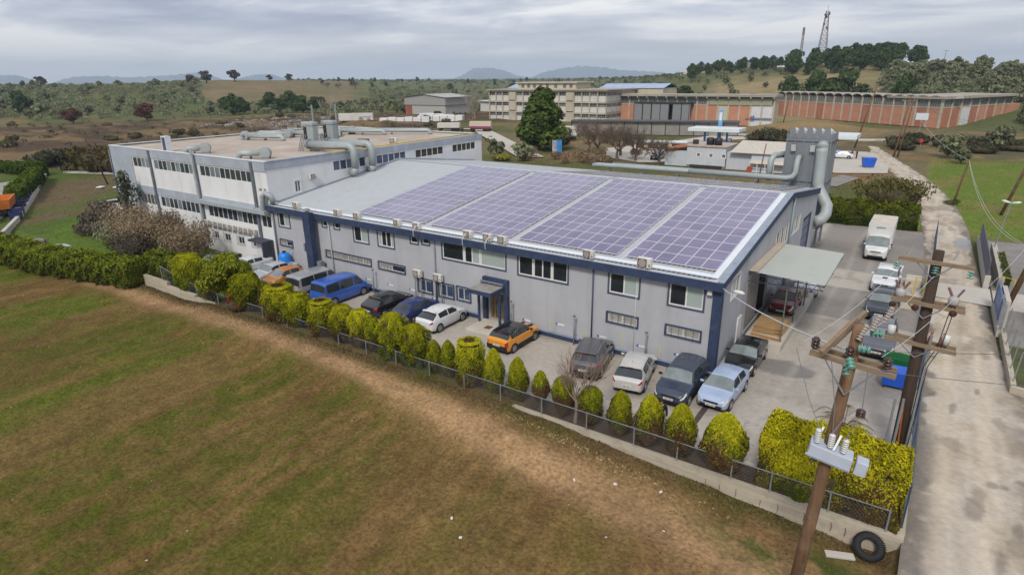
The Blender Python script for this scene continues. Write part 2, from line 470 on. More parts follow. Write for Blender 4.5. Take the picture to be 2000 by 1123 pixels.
    g4 = mix(g4, c(.040, .080, .012) + 0 * C_, np.clip(grn, 0, 1) * .9)
    C_ = mix(C_, g4, f)
    j = .80 + .40 * fbm(x, y, .7, 71, 3)
    return np.clip(C_ * j[:, None], 0, 1)

def polar_ground():
    fa = math.degrees(YAW)
    az = np.concatenate([np.linspace(fa - 50, fa + 50, 460), np.linspace(fa + 52, fa + 308, 90)])
    rr = [9.0]
    while rr[-1] < 10200:
        rr.append(rr[-1] * (1.0085 if rr[-1] < 75 else 1.0125))
    rr = np.array(rr); na, nr = len(az), len(rr)
    A, Rr = np.meshgrid(np.radians(az), rr)
    X = (CAM.x - np.sin(A) * Rr).ravel(); Y = (CAM.y + np.cos(A) * Rr).ravel()
    Z = height(X, Y); K = cover(X, Y)
    co = np.stack([X, Y, Z], 1)
    i, j = np.meshgrid(np.arange(nr - 1), np.arange(na), indexing='ij')
    j2 = (j + 1) % na
    q = np.stack([i * na + j, i * na + j2, (i + 1) * na + j2, (i + 1) * na + j], -1).reshape(-1, 4)[:, ::-1]
    co = np.vstack([co, [[CAM.x, CAM.y, -0.7]]]); K = np.vstack([K, [[.16, .1, .05]]])
    cidx = len(co) - 1
    tri = np.stack([np.arange(na), (np.arange(na) + 1) % na, np.full(na, cidx)], 1)[:, ::-1]
    me = bpy.data.meshes.new("ground")
    nq, nt = len(q), len(tri)
    me.vertices.add(len(co)); me.vertices.foreach_set("co", co.ravel())
    me.loops.add(nq * 4 + nt * 3); me.polygons.add(nq + nt)
    me.loops.foreach_set("vertex_index", np.concatenate([q.ravel(), tri.ravel()]).astype(np.int32))
    st = np.concatenate([np.arange(nq) * 4, nq * 4 + np.arange(nt) * 3]).astype(np.int32)
    me.polygons.foreach_set("loop_start", st)
    me.polygons.foreach_set("use_smooth", np.ones(nq + nt, bool))
    me.update(calc_edges=True); me.validate()
    at = me.attributes.new("cover", 'FLOAT_COLOR', 'POINT')
    at.data.foreach_set("color", np.concatenate([K, np.ones((len(K), 1))], 1).ravel())
    m = mat("ground_cover", (1, 1, 1), rough=.95, var=.42, scale=5.5, bump=.9, bscale=9.0, spec=.1, attr="cover", col2=(1.3, 1.28, 1.22))
    me.materials.append(m)
    o = bpy.data.objects.new("ground", me); COL.objects.link(o)
    return struct(o)
polar_ground()

# ================================================================== YARD, LANE, PAVING
M_conc = mat("yard_concrete", (.40, .365, .325), rough=.9, var=.10, scale=.35, bump=.12, bscale=9, spec=.2, wear=((.25, .225, .20), .55, .45))
M_conc_dark = mat("yard_asphalt_worn", (.235, .22, .205), rough=.92, var=.14, scale=.5, bump=.15, bscale=12, spec=.2, wear=((.15, .14, .135), .5, .8))
M_conc_pale = mat("concrete_pale", (.47, .435, .38), rough=.9, var=.08, scale=.6, bump=.1, bscale=9, spec=.2, wear=((.36, .33, .29), .4, 1.2))
M_lane = mat("lane_gravel_concrete", (.41, .365, .31), rough=.95, var=.13, scale=.28, bump=.25, bscale=6, spec=.15, wear=((.27, .235, .20), .6, .32))
M_lane_edge = mat("lane_edge_dirt", (.22, .195, .17), rough=.95, var=.25, scale=1.2, bump=.3, bscale=6, spec=.1)
M_wallconc = mat("board_marked_concrete", (.43, .38, .30), rough=.92, var=.14, scale=.9, bump=.5, bscale=5, spec=.15, wear=((.24, .20, .15), .5, 1.6), stretch=(.25, 1, 6))
M_soilbed = mat("planting_bed_soil", (.075, .055, .04), rough=.95, var=.35, scale=2.5, bump=.6, bscale=8, spec=.1)

def sheet(name, pts, z, m, nsub=0):
    b = MB(); b.poly([(p[0], p[1], z) for p in pts])
    return struct(b.build(name, m))
struct(MB().box(-47, 9.72, -9.0, 46.2, -1.4, -.012).build("yard_slab", M_conc))
def tinted_sheet(name, X, Y, Z, K, nu, nv, m):
    """grid sheet with a colour per point"""
    me = bpy.data.meshes.new(name); co = np.stack([X, Y, Z], 1); i, j = np.meshgrid(np.arange(nu - 1), np.arange(nv - 1), indexing='ij')
    q = np.stack([i * nv + j, (i + 1) * nv + j, (i + 1) * nv + j + 1, i * nv + j + 1], -1).reshape(-1, 4)
    me.vertices.add(len(co)); me.vertices.foreach_set("co", co.ravel()); me.loops.add(q.size); me.loops.foreach_set("vertex_index", q.ravel().astype(np.int32))
    me.polygons.add(len(q)); me.polygons.foreach_set("loop_start", np.arange(0, q.size, 4, dtype=np.int32)); me.polygons.foreach_set("use_smooth", np.ones(len(q), bool))
    me.update(calc_edges=True); me.validate(); at = me.attributes.new("cover", 'FLOAT_COLOR', 'POINT'); at.data.foreach_set("color", np.concatenate([np.clip(K, 0, 1), np.ones((len(K), 1))], 1).ravel())
    me.materials.append(m); o = bpy.data.objects.new(name, me); COL.objects.link(o); return struct(o)
M_paved = mat("paving_worn", (1, 1, 1), rough=.92, var=.10, scale=3.0, bump=.2, bscale=16, spec=.2, attr="cover", col2=(1.08, 1.08, 1.07), cracks=.2)
M_dirt = mat("lane_dust", (1, 1, 1), rough=.95, var=.13, scale=3.5, bump=.35, bscale=12, spec=.1, attr="cover", col2=(1.10, 1.10, 1.09))
xs_, ys_ = np.linspace(-47, 9.72, 240), np.linspace(-9.0, 46.2, 234); XX, YY = [q_.ravel() for q_ in np.meshgrid(xs_, ys_, indexing='ij')]
def cc(*k): return np.array(k)[None, :]
def cmix(A, B, t): return A * (1 - np.clip(t, 0, 1)[:, None]) + B * np.clip(t, 0, 1)[:, None]
K = cmix(cc(.41, .37, .325) + 0 * XX[:, None], cc(.345, .312, .272), sst(fbm(XX, YY, 5, 201), .45, .7)); wob_ = (fbm(XX, YY, 1.5, 202) - .5) * .5
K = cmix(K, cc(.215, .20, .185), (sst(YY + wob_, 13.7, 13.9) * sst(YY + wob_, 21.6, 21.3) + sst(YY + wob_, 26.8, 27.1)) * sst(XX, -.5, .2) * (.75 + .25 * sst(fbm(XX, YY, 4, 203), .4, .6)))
K = cmix(K, cc(.45, .415, .36), sst(YY + wob_ - .1 * XX, 20.9, 21.2) * sst(YY + wob_ - .1 * XX, 26.3, 25.9) * .8)
dk = np.exp(-(((XX - 3.2) / 2.0) ** 2 + ((YY - 3.4) / 1.2) ** 2) ** 2); K = cmix(K, cc(.19, .178, .168), sst(dk + (fbm(XX, YY, 1.0, 204) - .5) * .6, .35, .6) * .9)
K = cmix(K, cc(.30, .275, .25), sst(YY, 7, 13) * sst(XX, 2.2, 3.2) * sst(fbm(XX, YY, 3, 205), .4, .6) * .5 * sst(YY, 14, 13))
K = cmix(K, cc(.23, .21, .185), sst(fbm(XX, YY, 1.6, 206), .62, .72) * .5); K = cmix(K, cc(.25, .225, .195), np.exp(-((YY + .35) / .35) ** 2) * .5 * sst(fbm(XX, YY, 1.1, 207), .4, .6))
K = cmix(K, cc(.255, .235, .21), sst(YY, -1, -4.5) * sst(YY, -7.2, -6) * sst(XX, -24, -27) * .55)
for xr in (3.6, 5.2): K = cmix(K, cc(.46, .43, .385), np.exp(-((XX - xr - .15 * np.sin(YY * .3)) / .22) ** 2) * sst(YY, -4, 0) * .35)
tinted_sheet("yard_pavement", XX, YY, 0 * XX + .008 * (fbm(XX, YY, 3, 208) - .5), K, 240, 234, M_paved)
# drain channel with gratings between the two dark cars
b = MB(); b.box(.62, .92, -7.6, -.1, -.2, .009)
struct(b.build("drain_channel", mat("drain_iron", (.07, .055, .045), rough=.8, var=.4, scale=8)))
# planting bed along the fence
b = MB(); b.box(-44, 9.6, -8.98, -7.62, -.1, .035)
struct(b.build("planting_bed", M_soilbed))
b = MB(); b.box(-44, 9.6, -7.62, -7.48, -.1, .12)
struct(b.build("bed_kerb", M_conc_pale))
# lane: strip polygons following the measured edges
LX = [(-40, 9.9, 18.5), (-16, 9.9, 16.6), (-9, 9.95, 15.6), (0, 10.0, 15.2), (8, 9.95, 14.9), (12, 9.9, 13.9), (20, 9.6, 13.7), (30, 9.4, 13.4), (40, 9.0, 13.1), (50, 8.5, 12.9),
      (60, 7.8, 12.2), (70, 6.6, 11.2), (80, 5.0, 9.6), (90, 3.2, 7.8), (100, 1.2, 5.6), (110, -1.2, 3.0), (120, -3.4, .9), (132, -6.2, -1.4), (148, -11, -5.5)]
ly = np.concatenate([np.linspace(-40, 20, 420), np.linspace(20.3, 60, 150), np.linspace(60.6, 148, 120)]); lv = np.linspace(0, 1, 44)
LY, LV = [q_.ravel() for q_ in np.meshgrid(ly, lv, indexing='ij')]
L0 = np.interp(LY, [q_[0] for q_ in LX], [q_[1] for q_ in LX]); L1 = np.interp(LY, [q_[0] for q_ in LX], [q_[2] for q_ in LX])
LXX = L0 + (L1 - L0) * LV; edge_ = np.minimum(LXX - L0, L1 - LXX); nz = fbm(LXX, LY, 2.2, 211)
K = cmix(cc(.48, .424, .352) + 0 * LXX[:, None], cc(.395, .332, .255), sst(nz, .42, .66))
for dxx in (1.15, 2.75):
    K = cmix(K, cc(.535, .455, .355), np.exp(-((LXX - L0 - dxx - .25 * np.sin(LY * .09) - .3 * (fbm(LXX * .3, LY * .3, 3, 212) - .5)) / .38) ** 2) * (.45 + .4 * fbm(LXX, LY, 5, 213)))
K = cmix(K, cc(.17, .148, .125), sst(edge_ + (fbm(LXX, LY, 1.2, 214) - .5) * 1.6, .50, .22) * .85)
rt = sst(LXX, 13.2, 14.4) * sst(LY, 14, 8) * sst(fbm(LXX, LY, 2.5, 215), .42, .58); K = cmix(K, cc(.20, .172, .145), rt * .7)
for (sx_, sy_, ra_, rb_) in ((12.35, -4.5, .35, .8), (12.9, -3.5, .3, .35), (13.6, -6.2, .25, .6), (12.9, -8.8, .22, 1.1), (13.9, -2.6, .3, .3), (12.2, -5.8, .4, .9), (13.3, -3.4, .22, .25), (14.6, -9.5, .8, 1.4), (11.5, 3.2, .2, .9), (12.6, 6.0, .15, .5)):
    bl_ = np.exp(-((LXX - sx_ - .25 * (LY - sy_) * .3) / ra_) ** 2 - ((LY - sy_) / rb_) ** 2) + (fbm(LXX, LY, .5, 216) - .5) * .55; K = cmix(K, cc(.20, .17, .14), sst(bl_, .28, .72) * .65)
rut = vnoise(LXX + .2 * np.sin(LY * .15), LY * .06, .28, 219); K = K * (.90 + .2 * rut)[:, None]; K = cmix(K, cc(.24, .205, .165), sst(fbm(LXX, LY * .6, 1.3, 220), .60, .70) * .55)
K = cmix(K, cc(.20, .178, .155), np.exp(-(((LXX - 10.35) / .5) ** 2)) * sst(LY, 3, -1) * sst(fbm(LXX, LY, 1.8, 217), .38, .5) * .9)
pm_ = np.exp(-(((LXX - 12.3) / .95) ** 2 + ((LY - 42.5) / 3.2) ** 2) ** 2); K = cmix(K, cc(.315, .32, .335), sst(pm_ + (fbm(LXX, LY, 1.5, 218) - .5) * .7, .45, .55) * .9)
LZ = .012 + .05 * np.sin(np.pi * LV) + .03 * (fbm(LXX, LY, 1.6, 81) - .5) - .05 * (LV < .02) - .05 * (LV > .98)
tinted_sheet("lane", LXX, LY, LZ + .012, K[:, :], len(ly), 44, M_dirt)
# concrete crossing from the yard gate to the opposite gate
sheet("lane_crossing", [(9.72, 22.6), (13.9, 22.2), (13.9, 26.9), (9.72, 26.6)], .112, M_conc_pale)
# neighbour's paved yard over the lane, and the station forecourt
sheet("neighbour_yard", [(14.0, 14.5), (60, 14.5), (60, 47.5), (14.0, 45.5)], .03, M_conc_dark)
sheet("neighbour_ramp", [(14.05, 22.2), (24, 22.2), (24, 26.9), (14.05, 26.9)], .036, M_conc_pale)
sheet("station_forecourt", [(-13, 92), (-5.5, 88), (2, 92), (1.5, 103), (-4, 124), (-9, 142), (-16, 150), (-46, 148), (-50, 126), (-20, 110)], .05, M_conc_pale)
sheet("station_drive", [(-50, 88), (-40, 84), (-34, 90), (-30, 108), (-50, 124), (-58, 104)], .046, M_conc_pale)
sheet("far_road", [(-70, 150), (-9, 147), (8, 155), (60, 176), (62, 181), (8, 161), (-9, 153), (-70, 156)], .3, M_conc_pale)
sheet("far_lane", [(-135, 131), (-120, 139), (-62, 82), (-66, 78), (-122, 133)], .12, M_conc_pale)
sheet("west_lane", [(-134, 13.5), (-101, 27), (-102, 29.5), (-135, 16)], .1, M_conc_pale)
sheet("west_car_park", [(-140, -30), (-79, -12), (-104, .5), (-128, 10), (-140, 5)], .06, mat("west_asphalt", (.30, .285, .27), rough=.95, var=.15, scale=.4))
sheet("service_pit", [(-6.8, 74), (-3.4, 73), (-1.4, 84), (-4.4, 86)], .05, M_conc_dark)

# ================================================================== RETAINING WALL + FENCES
w = thing("retaining_wall", "low board-marked concrete wall between the ploughed field and the car park", "wall", (-18, -9.15, 0))
b = MB()
xs = [-47.2, -43.0, -42.99, -38.8, -38.79, 10.0]
def toplevel(x): return .62 if x < -43 else (.30 if x < -38.8 else .10)
for a, c in ((-47.2, -43.0), (-43.0, -38.8), (-38.8, -20.0), (-20.0, -2.0), (-2.0, 10.0)):
    b.box(a, c, -9.28, -9.0, -1.6, toplevel((a + c) / 2))
b.build("wall_body", M_wallconc, w)
b = MB(); b.box(9.74, 10.02, -8.99, 46.0, -1.2, .14); b.build("side_wall", M_wallconc, w)
# rebar stubs poking out of the wall face
b = MB()
for x in (2.6, 3.2, 3.9, 4.9, 5.6, 6.6, 7.6, 8.1): b.tube([(x, -9.27, -.25 + .1 * math.sin(x * 5)), (x + .05, -9.4, -.3), (x + .03, -9.42, -.5)], .012, 4)
b.build("rebar_stub", mat("rusty_steel", (.16, .085, .05), rough=.9, var=.3, scale=6), w)

M_galv = mat("galvanised_steel", (.34, .37, .41), rough=.45, var=.12, scale=3, metal=.6)
M_wire = mat("fence_wire", (.16, .18, .20), rough=.6, var=.1, metal=.5)
M_navysteel = mat("navy_steel", (.035, .06, .13), rough=.5, var=.15, scale=2)
f = thing("chain_link_fence", "galvanised chain link fence on the field-side wall with a slanting top rail", "fence", (-18, -9.14, .1))
posts = [(-43.9, 1.3), (-41.2, 1.15), (-38.6, 1.1), (-35.6, 1.0)] + [(x, 1.0) for x in (-32.6, -29.8, -27, -24.3, -21.6, -19, -16.4, -13.7, -11.1, -8.6, -6.0, -3.4, -.9, 1.2, 3.6, 5.2, 7.4, 9.4)]
for x, h in posts:
    MB().tube([(x, -9.14, toplevel(x) - .02), (x, -9.14, toplevel(x) + h)], .035, 6).build("post", M_galv, f)
b = MB()
tops = [(x, -9.14, toplevel(x) + h - .04) for x, h in posts]
for p, q in zip(tops[:-1], tops[1:]): b.tube([p, q], .022, 5)
b.build("top_rail", M_galv, f)
b = MB()
for p, q in zip(tops[:-1], tops[1:]):
    n = max(2, int((q[0] - p[0]) / .16)); zl = toplevel((p[0] + q[0]) / 2) + .03
    for k in range(n):
        for dr in (-1, 1):
            xa = p[0] + (q[0] - p[0]) * k / n; xb = xa + dr * .9
            xb = min(max(xb, p[0]), q[0]); t = abs(xb - xa) / .9
            zt = p[2] + (q[2] - p[2]) * (xa - p[0]) / (q[0] - p[0])
            if t > .05: b.tube([(xa, -9.14, zt), (xb, -9.14, zt - (zt - zl) * t)], .0035, 3, cap=False)
stuff(b.build("wire_mesh", M_wire, f))

f = thing("lane_side_fence", "navy steel fence with curled wire top between yard and lane", "fence", (9.88, 18, .1))
for y in [-8.6 + 2.6 * k for k in range(21)]:
    MB().box(9.85, 9.91, y - .03, y + .03, .12, 2.05).build("post", M_navysteel, f)
b = MB(); b.box(9.865, 9.895, -8.6, 43.4, 1.55, 1.6); b.box(9.865, 9.895, -8.6, 43.4, .3, .35); b.box(9.86, 9.9, -8.6, 43.4, 1.96, 2.02)
b.build("rail", M_navysteel, f)
b = MB()
for k in range(360):
    y = -8.6 + k * 52.0 / 360
    b.tube([(9.88, y, .15), (9.88, y, 1.95)], .006, 3, cap=False)
    if k < 130: b.tube([(9.88, y, 1.95), (9.98, y, 2.16), (10.12, y, 2.14)], .006, 3, cap=False)
stuff(b.build("wire_mesh", M_wire, f))
# gate leaf with yellow and white marker by the pickups
g = thing("sliding_gate", "open steel gate leaf in white and yellow beside the lane crossing", "gate", (9.5, 24, 0))
MB().box(9.56, 9.6, 22.6, 26.4, .15, 1.7).build("leaf_panel", mat("gate_white", (.6, .6, .55), rough=.6), g)
b = MB(); b.tube([(9.5, 22.4, 0), (9.5, 22.4, 1.5), (8.9, 22.4, 1.5), (8.9, 22.4, 0)], .04, 6)
b.build("hoop_rail", mat("rail_yellow", (.6, .42, .03), rough=.5), g)
MB().box(9.62, 9.7, 21.9, 22.0, 0, 2.3).build("post", M_navysteel, g)
# ================================================================== MAIN FACTORY
M_wall = mat("render_grey", (.40, .408, .435), rough=.85, var=.07, scale=.5, spec=.25, wear=((.30, .302, .315), .55, .9), streak=.14)
M_navy = mat("navy_paint", (.030, .047, .098), rough=.6, var=.15, scale=1.2, spec=.35, wear=((.10, .13, .20), .35, 2.5))
M_navy2 = mat("navy_trim", (.062, .076, .125), rough=.6, var=.12, scale=1.2)
M_roof = mat("roof_sheet_grey", (.50, .525, .54), rough=.55, var=.06, scale=.5, metal=.15, wear=((.30, .31, .32), .4, .5))
M_white = mat("white_flashing", (.66, .70, .74), rough=.45, var=.05, scale=1.0, wear=((.45, .47, .48), .35, 2))
M_frame = mat("window_frame_alu", (.68, .67, .65), rough=.5, var=.06, scale=3)
M_glass = mat("window_glass_dark", (.022, .027, .033), rough=.06, var=.3, scale=.8, spec=.9)
M_blind = mat("window_blind_pale", (.34, .40, .38), rough=.35, var=.08, scale=2, spec=.6, stretch=(1, 1, 8))
M_glass_b = mat("window_glass_blue", (.05, .075, .14), rough=.08, var=.3, scale=.8, spec=.9)
M_iron = mat("iron_bars", (.035, .045, .075), rough=.6, var=.2, scale=5)
M_pale = mat("pale_lower_pane", (.42, .39, .33), rough=.4, var=.12, scale=2, spec=.5)
M_pipe = mat("downpipe_grey", (.20, .215, .24), rough=.6, var=.12, scale=2)

WX0, WX1, DEP, EAVE, RIDY, RIDZ, REAR = -40.78, 0.0, 30.2, 5.35, 16.75, 8.05, 6.42
fac = thing("factory_building", "grey factory with navy trim and low gable roof covered in solar panels", "building", (-20, 15, 0))

def wall_holes(x0, x1, z0, z1, rects, P, depth=.12, top=None):
    """wall in (u, z) with real openings; P(u, w, z) maps to world, w outward. top(u) gives a sloping upper edge"""
    b = MB()
    us = sorted({x0, x1, *[r[0] for r in rects], *[r[1] for r in rects]})
    zs = sorted({z0, z1, *[r[2] for r in rects], *[r[3] for r in rects]})
    for i in range(len(us) - 1):
        for j in range(len(zs) - 1):
            cu, cz = (us[i] + us[i + 1]) / 2, (zs[j] + zs[j + 1]) / 2
            if any(r[0] < cu < r[1] and r[2] < cz < r[3] for r in rects): continue
            za, zb = zs[j], zs[j + 1]
            t0 = t1 = zb
            if top and j == len(zs) - 2: t0, t1 = top(us[i]), top(us[i + 1])
            b.quad(P(us[i], 0, za), P(us[i + 1], 0, za), P(us[i + 1], 0, t1), P(us[i], 0, t0))
    for (a, c, d, e) in rects:
        b.quad(P(a, 0, d), P(a, -depth, d), P(c, -depth, d), P(c, 0, d))
        b.quad(P(a, 0, e), P(c, 0, e), P(c, -depth, e), P(a, -depth, e))
        b.quad(P(a, 0, d), P(a, 0, e), P(a, -depth, e), P(a, -depth, d))
        b.quad(P(c, 0, d), P(c, -depth, d), P(c, -depth, e), P(c, 0, e))
    return b
def ubox(b, P, u0, u1, w0, w1, z0, z1, mi=0):
    o = Vector(P(u0, w0, z0))
    return b.obox(o, Vector(P(u1, w0, z0)) - o, Vector(P(u0, w1, z0)) - o, Vector(P(u0, w0, z1)) - o, mi)
def frame_box(b, P, u0, u1, z0, z1, t, w0, w1):
    ubox(b, P, u0, u1, w0, w1, z0, z0 + t); ubox(b, P, u0, u1, w0, w1, z1 - t, z1)
    ubox(b, P, u0, u0 + t, w0, w1, z0 + t, z1 - t); ubox(b, P, u1 - t, u1, w0, w1, z0 + t, z1 - t)
def window(par, P, rect, panes, surround=None, bars=0, depth=.12, fm=None, sill=False):
    """panes: list of (relative width, material)"""
    a, c, d, e = rect
    b = MB(); frame_box(b, P, a + .003, c - .003, d + .003, e - .003, .075, -.085, -.02)
    tot = sum(p[0] for p in panes); u = a + .058; span = (c - a) - .116
    cuts = []
    for wd, _ in panes:
        cuts.append((u, u + span * wd / tot)); u += span * wd / tot
    for (x, y) in cuts[:-1]: ubox(b, P, y - .045, y + .045, -.08, -.025, d + .077, e - .077)
    win = b.build("window", fm or M_frame, par)
    for (x, y), (_, m) in zip(cuts, panes):
        q = MB(); ubox(q, P, x + .002, y - .002, -.075, -.055, d + .05, e - .05); q.build("pane", m, win)
    if surround:
        q = MB(); frame_box(q, P, a - .11, c + .11, d - .11, e + .11, .11, -.004, .035); q.build("surround", surround, win)
    if bars:
        q = MB()
        nz = max(2, int((e - d) / .16)) if bars == 1 else 3
        nu = max(2, int((c - a) / (.34 if bars == 2 else .6)))
        for k in range(nz + 1): z = d - .05 + (e - d + .1) * k / nz; ubox(q, P, a - .1, c + .1, .115, .128, z - .009, z + .009)
        for k in range(nu + 1): u = a - .08 + (c - a + .16) * k / nu; ubox(q, P, u - .01, u + .01, .128, .142, d - .08, e + .08)
        for u in (a - .08, c + .08):
            for z in (d - .04, e + .04): ubox(q, P, u - .01, u + .01, .0, .115, z - .01, z + .01)
        q.build("bars", M_iron, win)
    return win
PF = lambda u, w, z: (u, -w, z)           # front wall, outward is -Y
PR = lambda u, w, z: (w, u, z)            # right wall, outward is +X
G_, B_, L_, N_ = M_glass, M_blind, M_pale, M_glass_b
front = [  # x0, x1, z0, z1, panes, bars
    ((-39.83, -38.29, 4.02, 5.30), [(1, G_), (1, B_)], 0), ((-36.28, -35.0, 4.05, 5.30), [(1, B_)], 0),
    ((-33.70, -33.2, 4.75, 5.25), [(1, G_)], 0), ((-32.2, -31.58, 4.76, 5.28), [(1, G_)], 0),
    ((-29.83, -28.16, 4.0, 5.30), [(1, G_), (1, B_)], 0), ((-27.0, -25.28, 4.02, 5.30), [(.6, B_), (1, G_), (1, G_), (.5, B_)], 0),
    ((-23.44, -22.72, 4.76, 5.30), [(1, G_)], 0), ((-22.25, -21.58, 4.84, 5.30), [(1, G_)], 0),
    ((-20.28, -14.63, 4.03, 5.33), [(2.3, G_), (.18, M_frame), (.8, G_), (.8, B_), (.18, M_frame), (2.5, B_)], 0),
    ((-13.53, -9.74, 3.95, 5.32), [(1.5, G_), (.16, M_frame), (.95, G_), (.95, G_), (.16, M_frame), (1.5, G_)], 0),
    ((-6.77, -4.84, 3.95, 5.25), [(1, G_), (1, B_)], 0), ((-2.94, -.94, 3.93, 5.27), [(1, G_), (1, B_)], 0),
    ((-39.97, -38.27, 2.25, 2.72), [(1, L_), (1, G_)], 2), ((-36.42, -35.28, 2.25, 2.74), [(1, L_)], 2),
    ((-33.58, -28.1, 2.12, 2.62), [(1, L_)] * 6, 2), ((-27.12, -24.3, 2.11, 2.64), [(1, L_), (1, G_)], 2),
    ((-22.85, -21.52, .98, 1.98), [(1, N_), (1, N_)], 1), ((-20.78, -19.4, 1.0, 1.98), [(1, N_), (1, N_)], 1), ((-19.0, -17.82, 1.05, 2.02), [(1, N_), (1, N_)], 1),
    ((-6.78, -4.82, 2.03, 2.60), [(1, L_), (1, L_)], 2), ((-2.94, -.94, 2.06, 2.60), [(1, L_), (1, L_)], 2)]
door_rect = (-16.0, -14.75, .22, 2.25)
rects = [w_[0] for w_ in front] + [door_rect]
wall_holes(WX0, WX1, 0, EAVE + .25, rects, PF, .14).build("front_wall", M_wall, fac)
for r_, panes, bars in front:
    window(fac, PF, r_, panes, M_navy2, bars)

def roofz(y): return 5.78 + (RIDZ - 5.78) * (y + .3) / (RIDY + .3) if y <= RIDY else RIDZ - (RIDZ - REAR) * (y - RIDY) / (DEP - RIDY)
side = [((2.25, 3.85, 4.1, 5.35), [(1, G_), (1, B_), (1, G_)], M_frame), ((12.8, 17.6, 4.2, 5.72), [(1, L_), (1, G_)] * 3, None), ((19.1, 22.3, 4.24, 5.62), [(1, G_), (1, L_), (1, G_), (1, L_)], None)]
side_open = [(6.3, 12.2, .5, 3.9), (24.0, 28.3, .05, 4.75)]
# the gable wall follows the roof pitch: front part, rear part
def gable(y0, y1, rc):
    return wall_holes(y0, y1, 0, 5.75, rc, PR, .16, top=lambda u: roofz(u) - .06)
gable(0, RIDY, [side[0][0], (12.8, RIDY - .01, 4.2, 5.72)] + side_open[:1]).build("side_wall", M_wall, fac)
gable(RIDY, DEP, [(RIDY + .01, 17.6, 4.2, 5.72), side[2][0]] + side_open[1:]).build("side_wall", M_wall, fac)
for r_, panes, sm in side: window(fac, PR, r_, panes, sm)
b = MB(); b.quad((WX0, DEP, 0), (WX0, DEP, REAR), (WX1, DEP, REAR), (WX1, DEP, 0)); b.build("rear_wall", M_wall, fac)
# loading bay: dark interior box behind the opening, sliding door leaf half drawn
M_dark = mat("bay_interior", (.06, .058, .056), rough=.9, var=.3, scale=1)
b = MB()
b.quad((-4.5, 6.3, .5), (-4.5, 12.2, .5), (-4.5, 12.2, 3.9), (-4.5, 6.3, 3.9)); b.quad((-4.5, 6.3, .5), (-.16, 6.3, .5), (-.16, 12.2, .5), (-4.5, 12.2, .5))
b.quad((-4.5, 6.3, .5), (-4.5, 6.3, 3.9), (-.16, 6.3, 3.9), (-.16, 6.3, .5)); b.quad((-4.5, 12.2, .5), (-.16, 12.2, .5), (-.16, 12.2, 3.9), (-4.5, 12.2, 3.9))
b.build("bay_room", M_dark, fac)
MB().box(-.12, -.06, 6.3, 9.6, .5, 3.9).build("sliding_door", mat("bay_door_grey", (.24, .225, .215), rough=.7, var=.15, scale=1.5), fac)
dr = MB().box(-.14, -.05, 24.0, 28.3, .05, 4.75).build("workshop_door", M_navy, fac)
for k in range(5):
    MB().box(-.048, -.03, 24.25, 27.0, .5 + k * .8, 1.18 + k * .8).build("panel", mat("door_panel_grey", (.16, .18, .24), rough=.5, var=.15), dr)
MB().box(-.048, .03, 27.6, 27.75, .1, 4.7).build("door_post", M_navy2, dr)
MB().box(.01, .1, 4.3, 5.15, .05, 2.2).build("side_door", mat("door_white", (.62, .63, .62), rough=.5), fac)
# corrugated roof: ribs run down the slope
def corr(y0, z0, y1, z1, x0, x1, pitch=.3, hgt=.045):
    b = MB(); n = int((x1 - x0) / pitch); vs = []
    for k in range(n):
        x = x0 + k * pitch
        vs += [(x, 0), (x + pitch * .6, 0), (x + pitch * .68, hgt), (x + pitch * .92, hgt)]
    vs.append((x1, 0))
    lo = [(x, y0, z0 + h) for x, h in vs]; hi = [(x, y1, z1 + h) for x, h in vs]; m = len(vs)
    b.add(lo + hi, [(i, i + 1, m + i + 1, m + i) for i in range(m - 1)])
    return b
corr(-.3, roofz(-.3), RIDY, RIDZ, WX0 + .02, -.1).build("roof", M_roof, fac)
corr(DEP + .1, roofz(DEP), RIDY, RIDZ, WX0 + .02, -.1).build("roof", M_roof, fac)
sy, sz = RIDY + .3, RIDZ - roofz(-.3); sl = math.hypot(sy, sz); su = Vector((0, sy / sl, sz / sl)); snm = Vector((0, -sz / sl, sy / sl))
def on_roof(x, s, h=0): return Vector((x, -.3, roofz(-.3))) + su * s + snm * h
b = MB(); b.obox(on_roof(WX0, sl - .18, .06), (WX1 - WX0 - .1, 0, 0), su * .18, snm * .03); b.box(WX0, -.1, RIDY, RIDY + .2, RIDZ + .035, RIDZ + .062)
b.build("ridge_cap", M_roof, fac)
# navy fascia at the eave and up the rake
b = MB(); b.box(WX0 - .1, .16, -.42, -.31, EAVE, roofz(-.3) + .06); b.build("fascia", M_navy, fac)
b = MB(); b.box(WX0, .045, -.31, -.01, EAVE + .03, EAVE + .08); b.build("soffit", M_navy2, fac)
b = MB()
for (ya, yb) in ((-.31, RIDY), (RIDY, DEP + .1)):
    za, zb = roofz(ya if ya > -.3 else -.3), roofz(min(yb, DEP)); v = Vector((0, yb - ya, zb - za)); v0 = Vector((.05, ya, za - .42))
    b.obox(v0, (.11, 0, 0), v, (0, 0, .46))
b.build("rake_fascia", M_navy, fac)
b = MB()
for (ya, yb) in ((-.31, RIDY), (RIDY, DEP + .1)):
    za, zb = roofz(max(ya, -.3)), roofz(min(yb, DEP)); v = Vector((0, yb - ya, zb - za))
    b.obox(Vector((-.17, ya, za + .062)), (.36, 0, 0), v, (0, 0, .05))
b.build("rake_capping", mat("capping_bluegrey", (.30, .35, .42), rough=.4, var=.15, scale=2, metal=.3), fac)
# white box gutter, front and up the right side
b = MB(); b.obox(on_roof(WX0 + .3, .42, .06), (40.05, 0, 0), su * .34, snm * .11); b.obox(on_roof(-.66, .43, .055), (.40, 0, 0), su * 16.35, snm * .1)
b.build("gutter", M_white, fac, bevel=.03)
b = MB()
for k in range(133):
    b.obox(on_roof(WX0 + .4 + k * .3, .36, .045), (.2, 0, 0), su * .05, snm * .05)
stuff(b.build("gutter_bracket", M_navy2, fac))
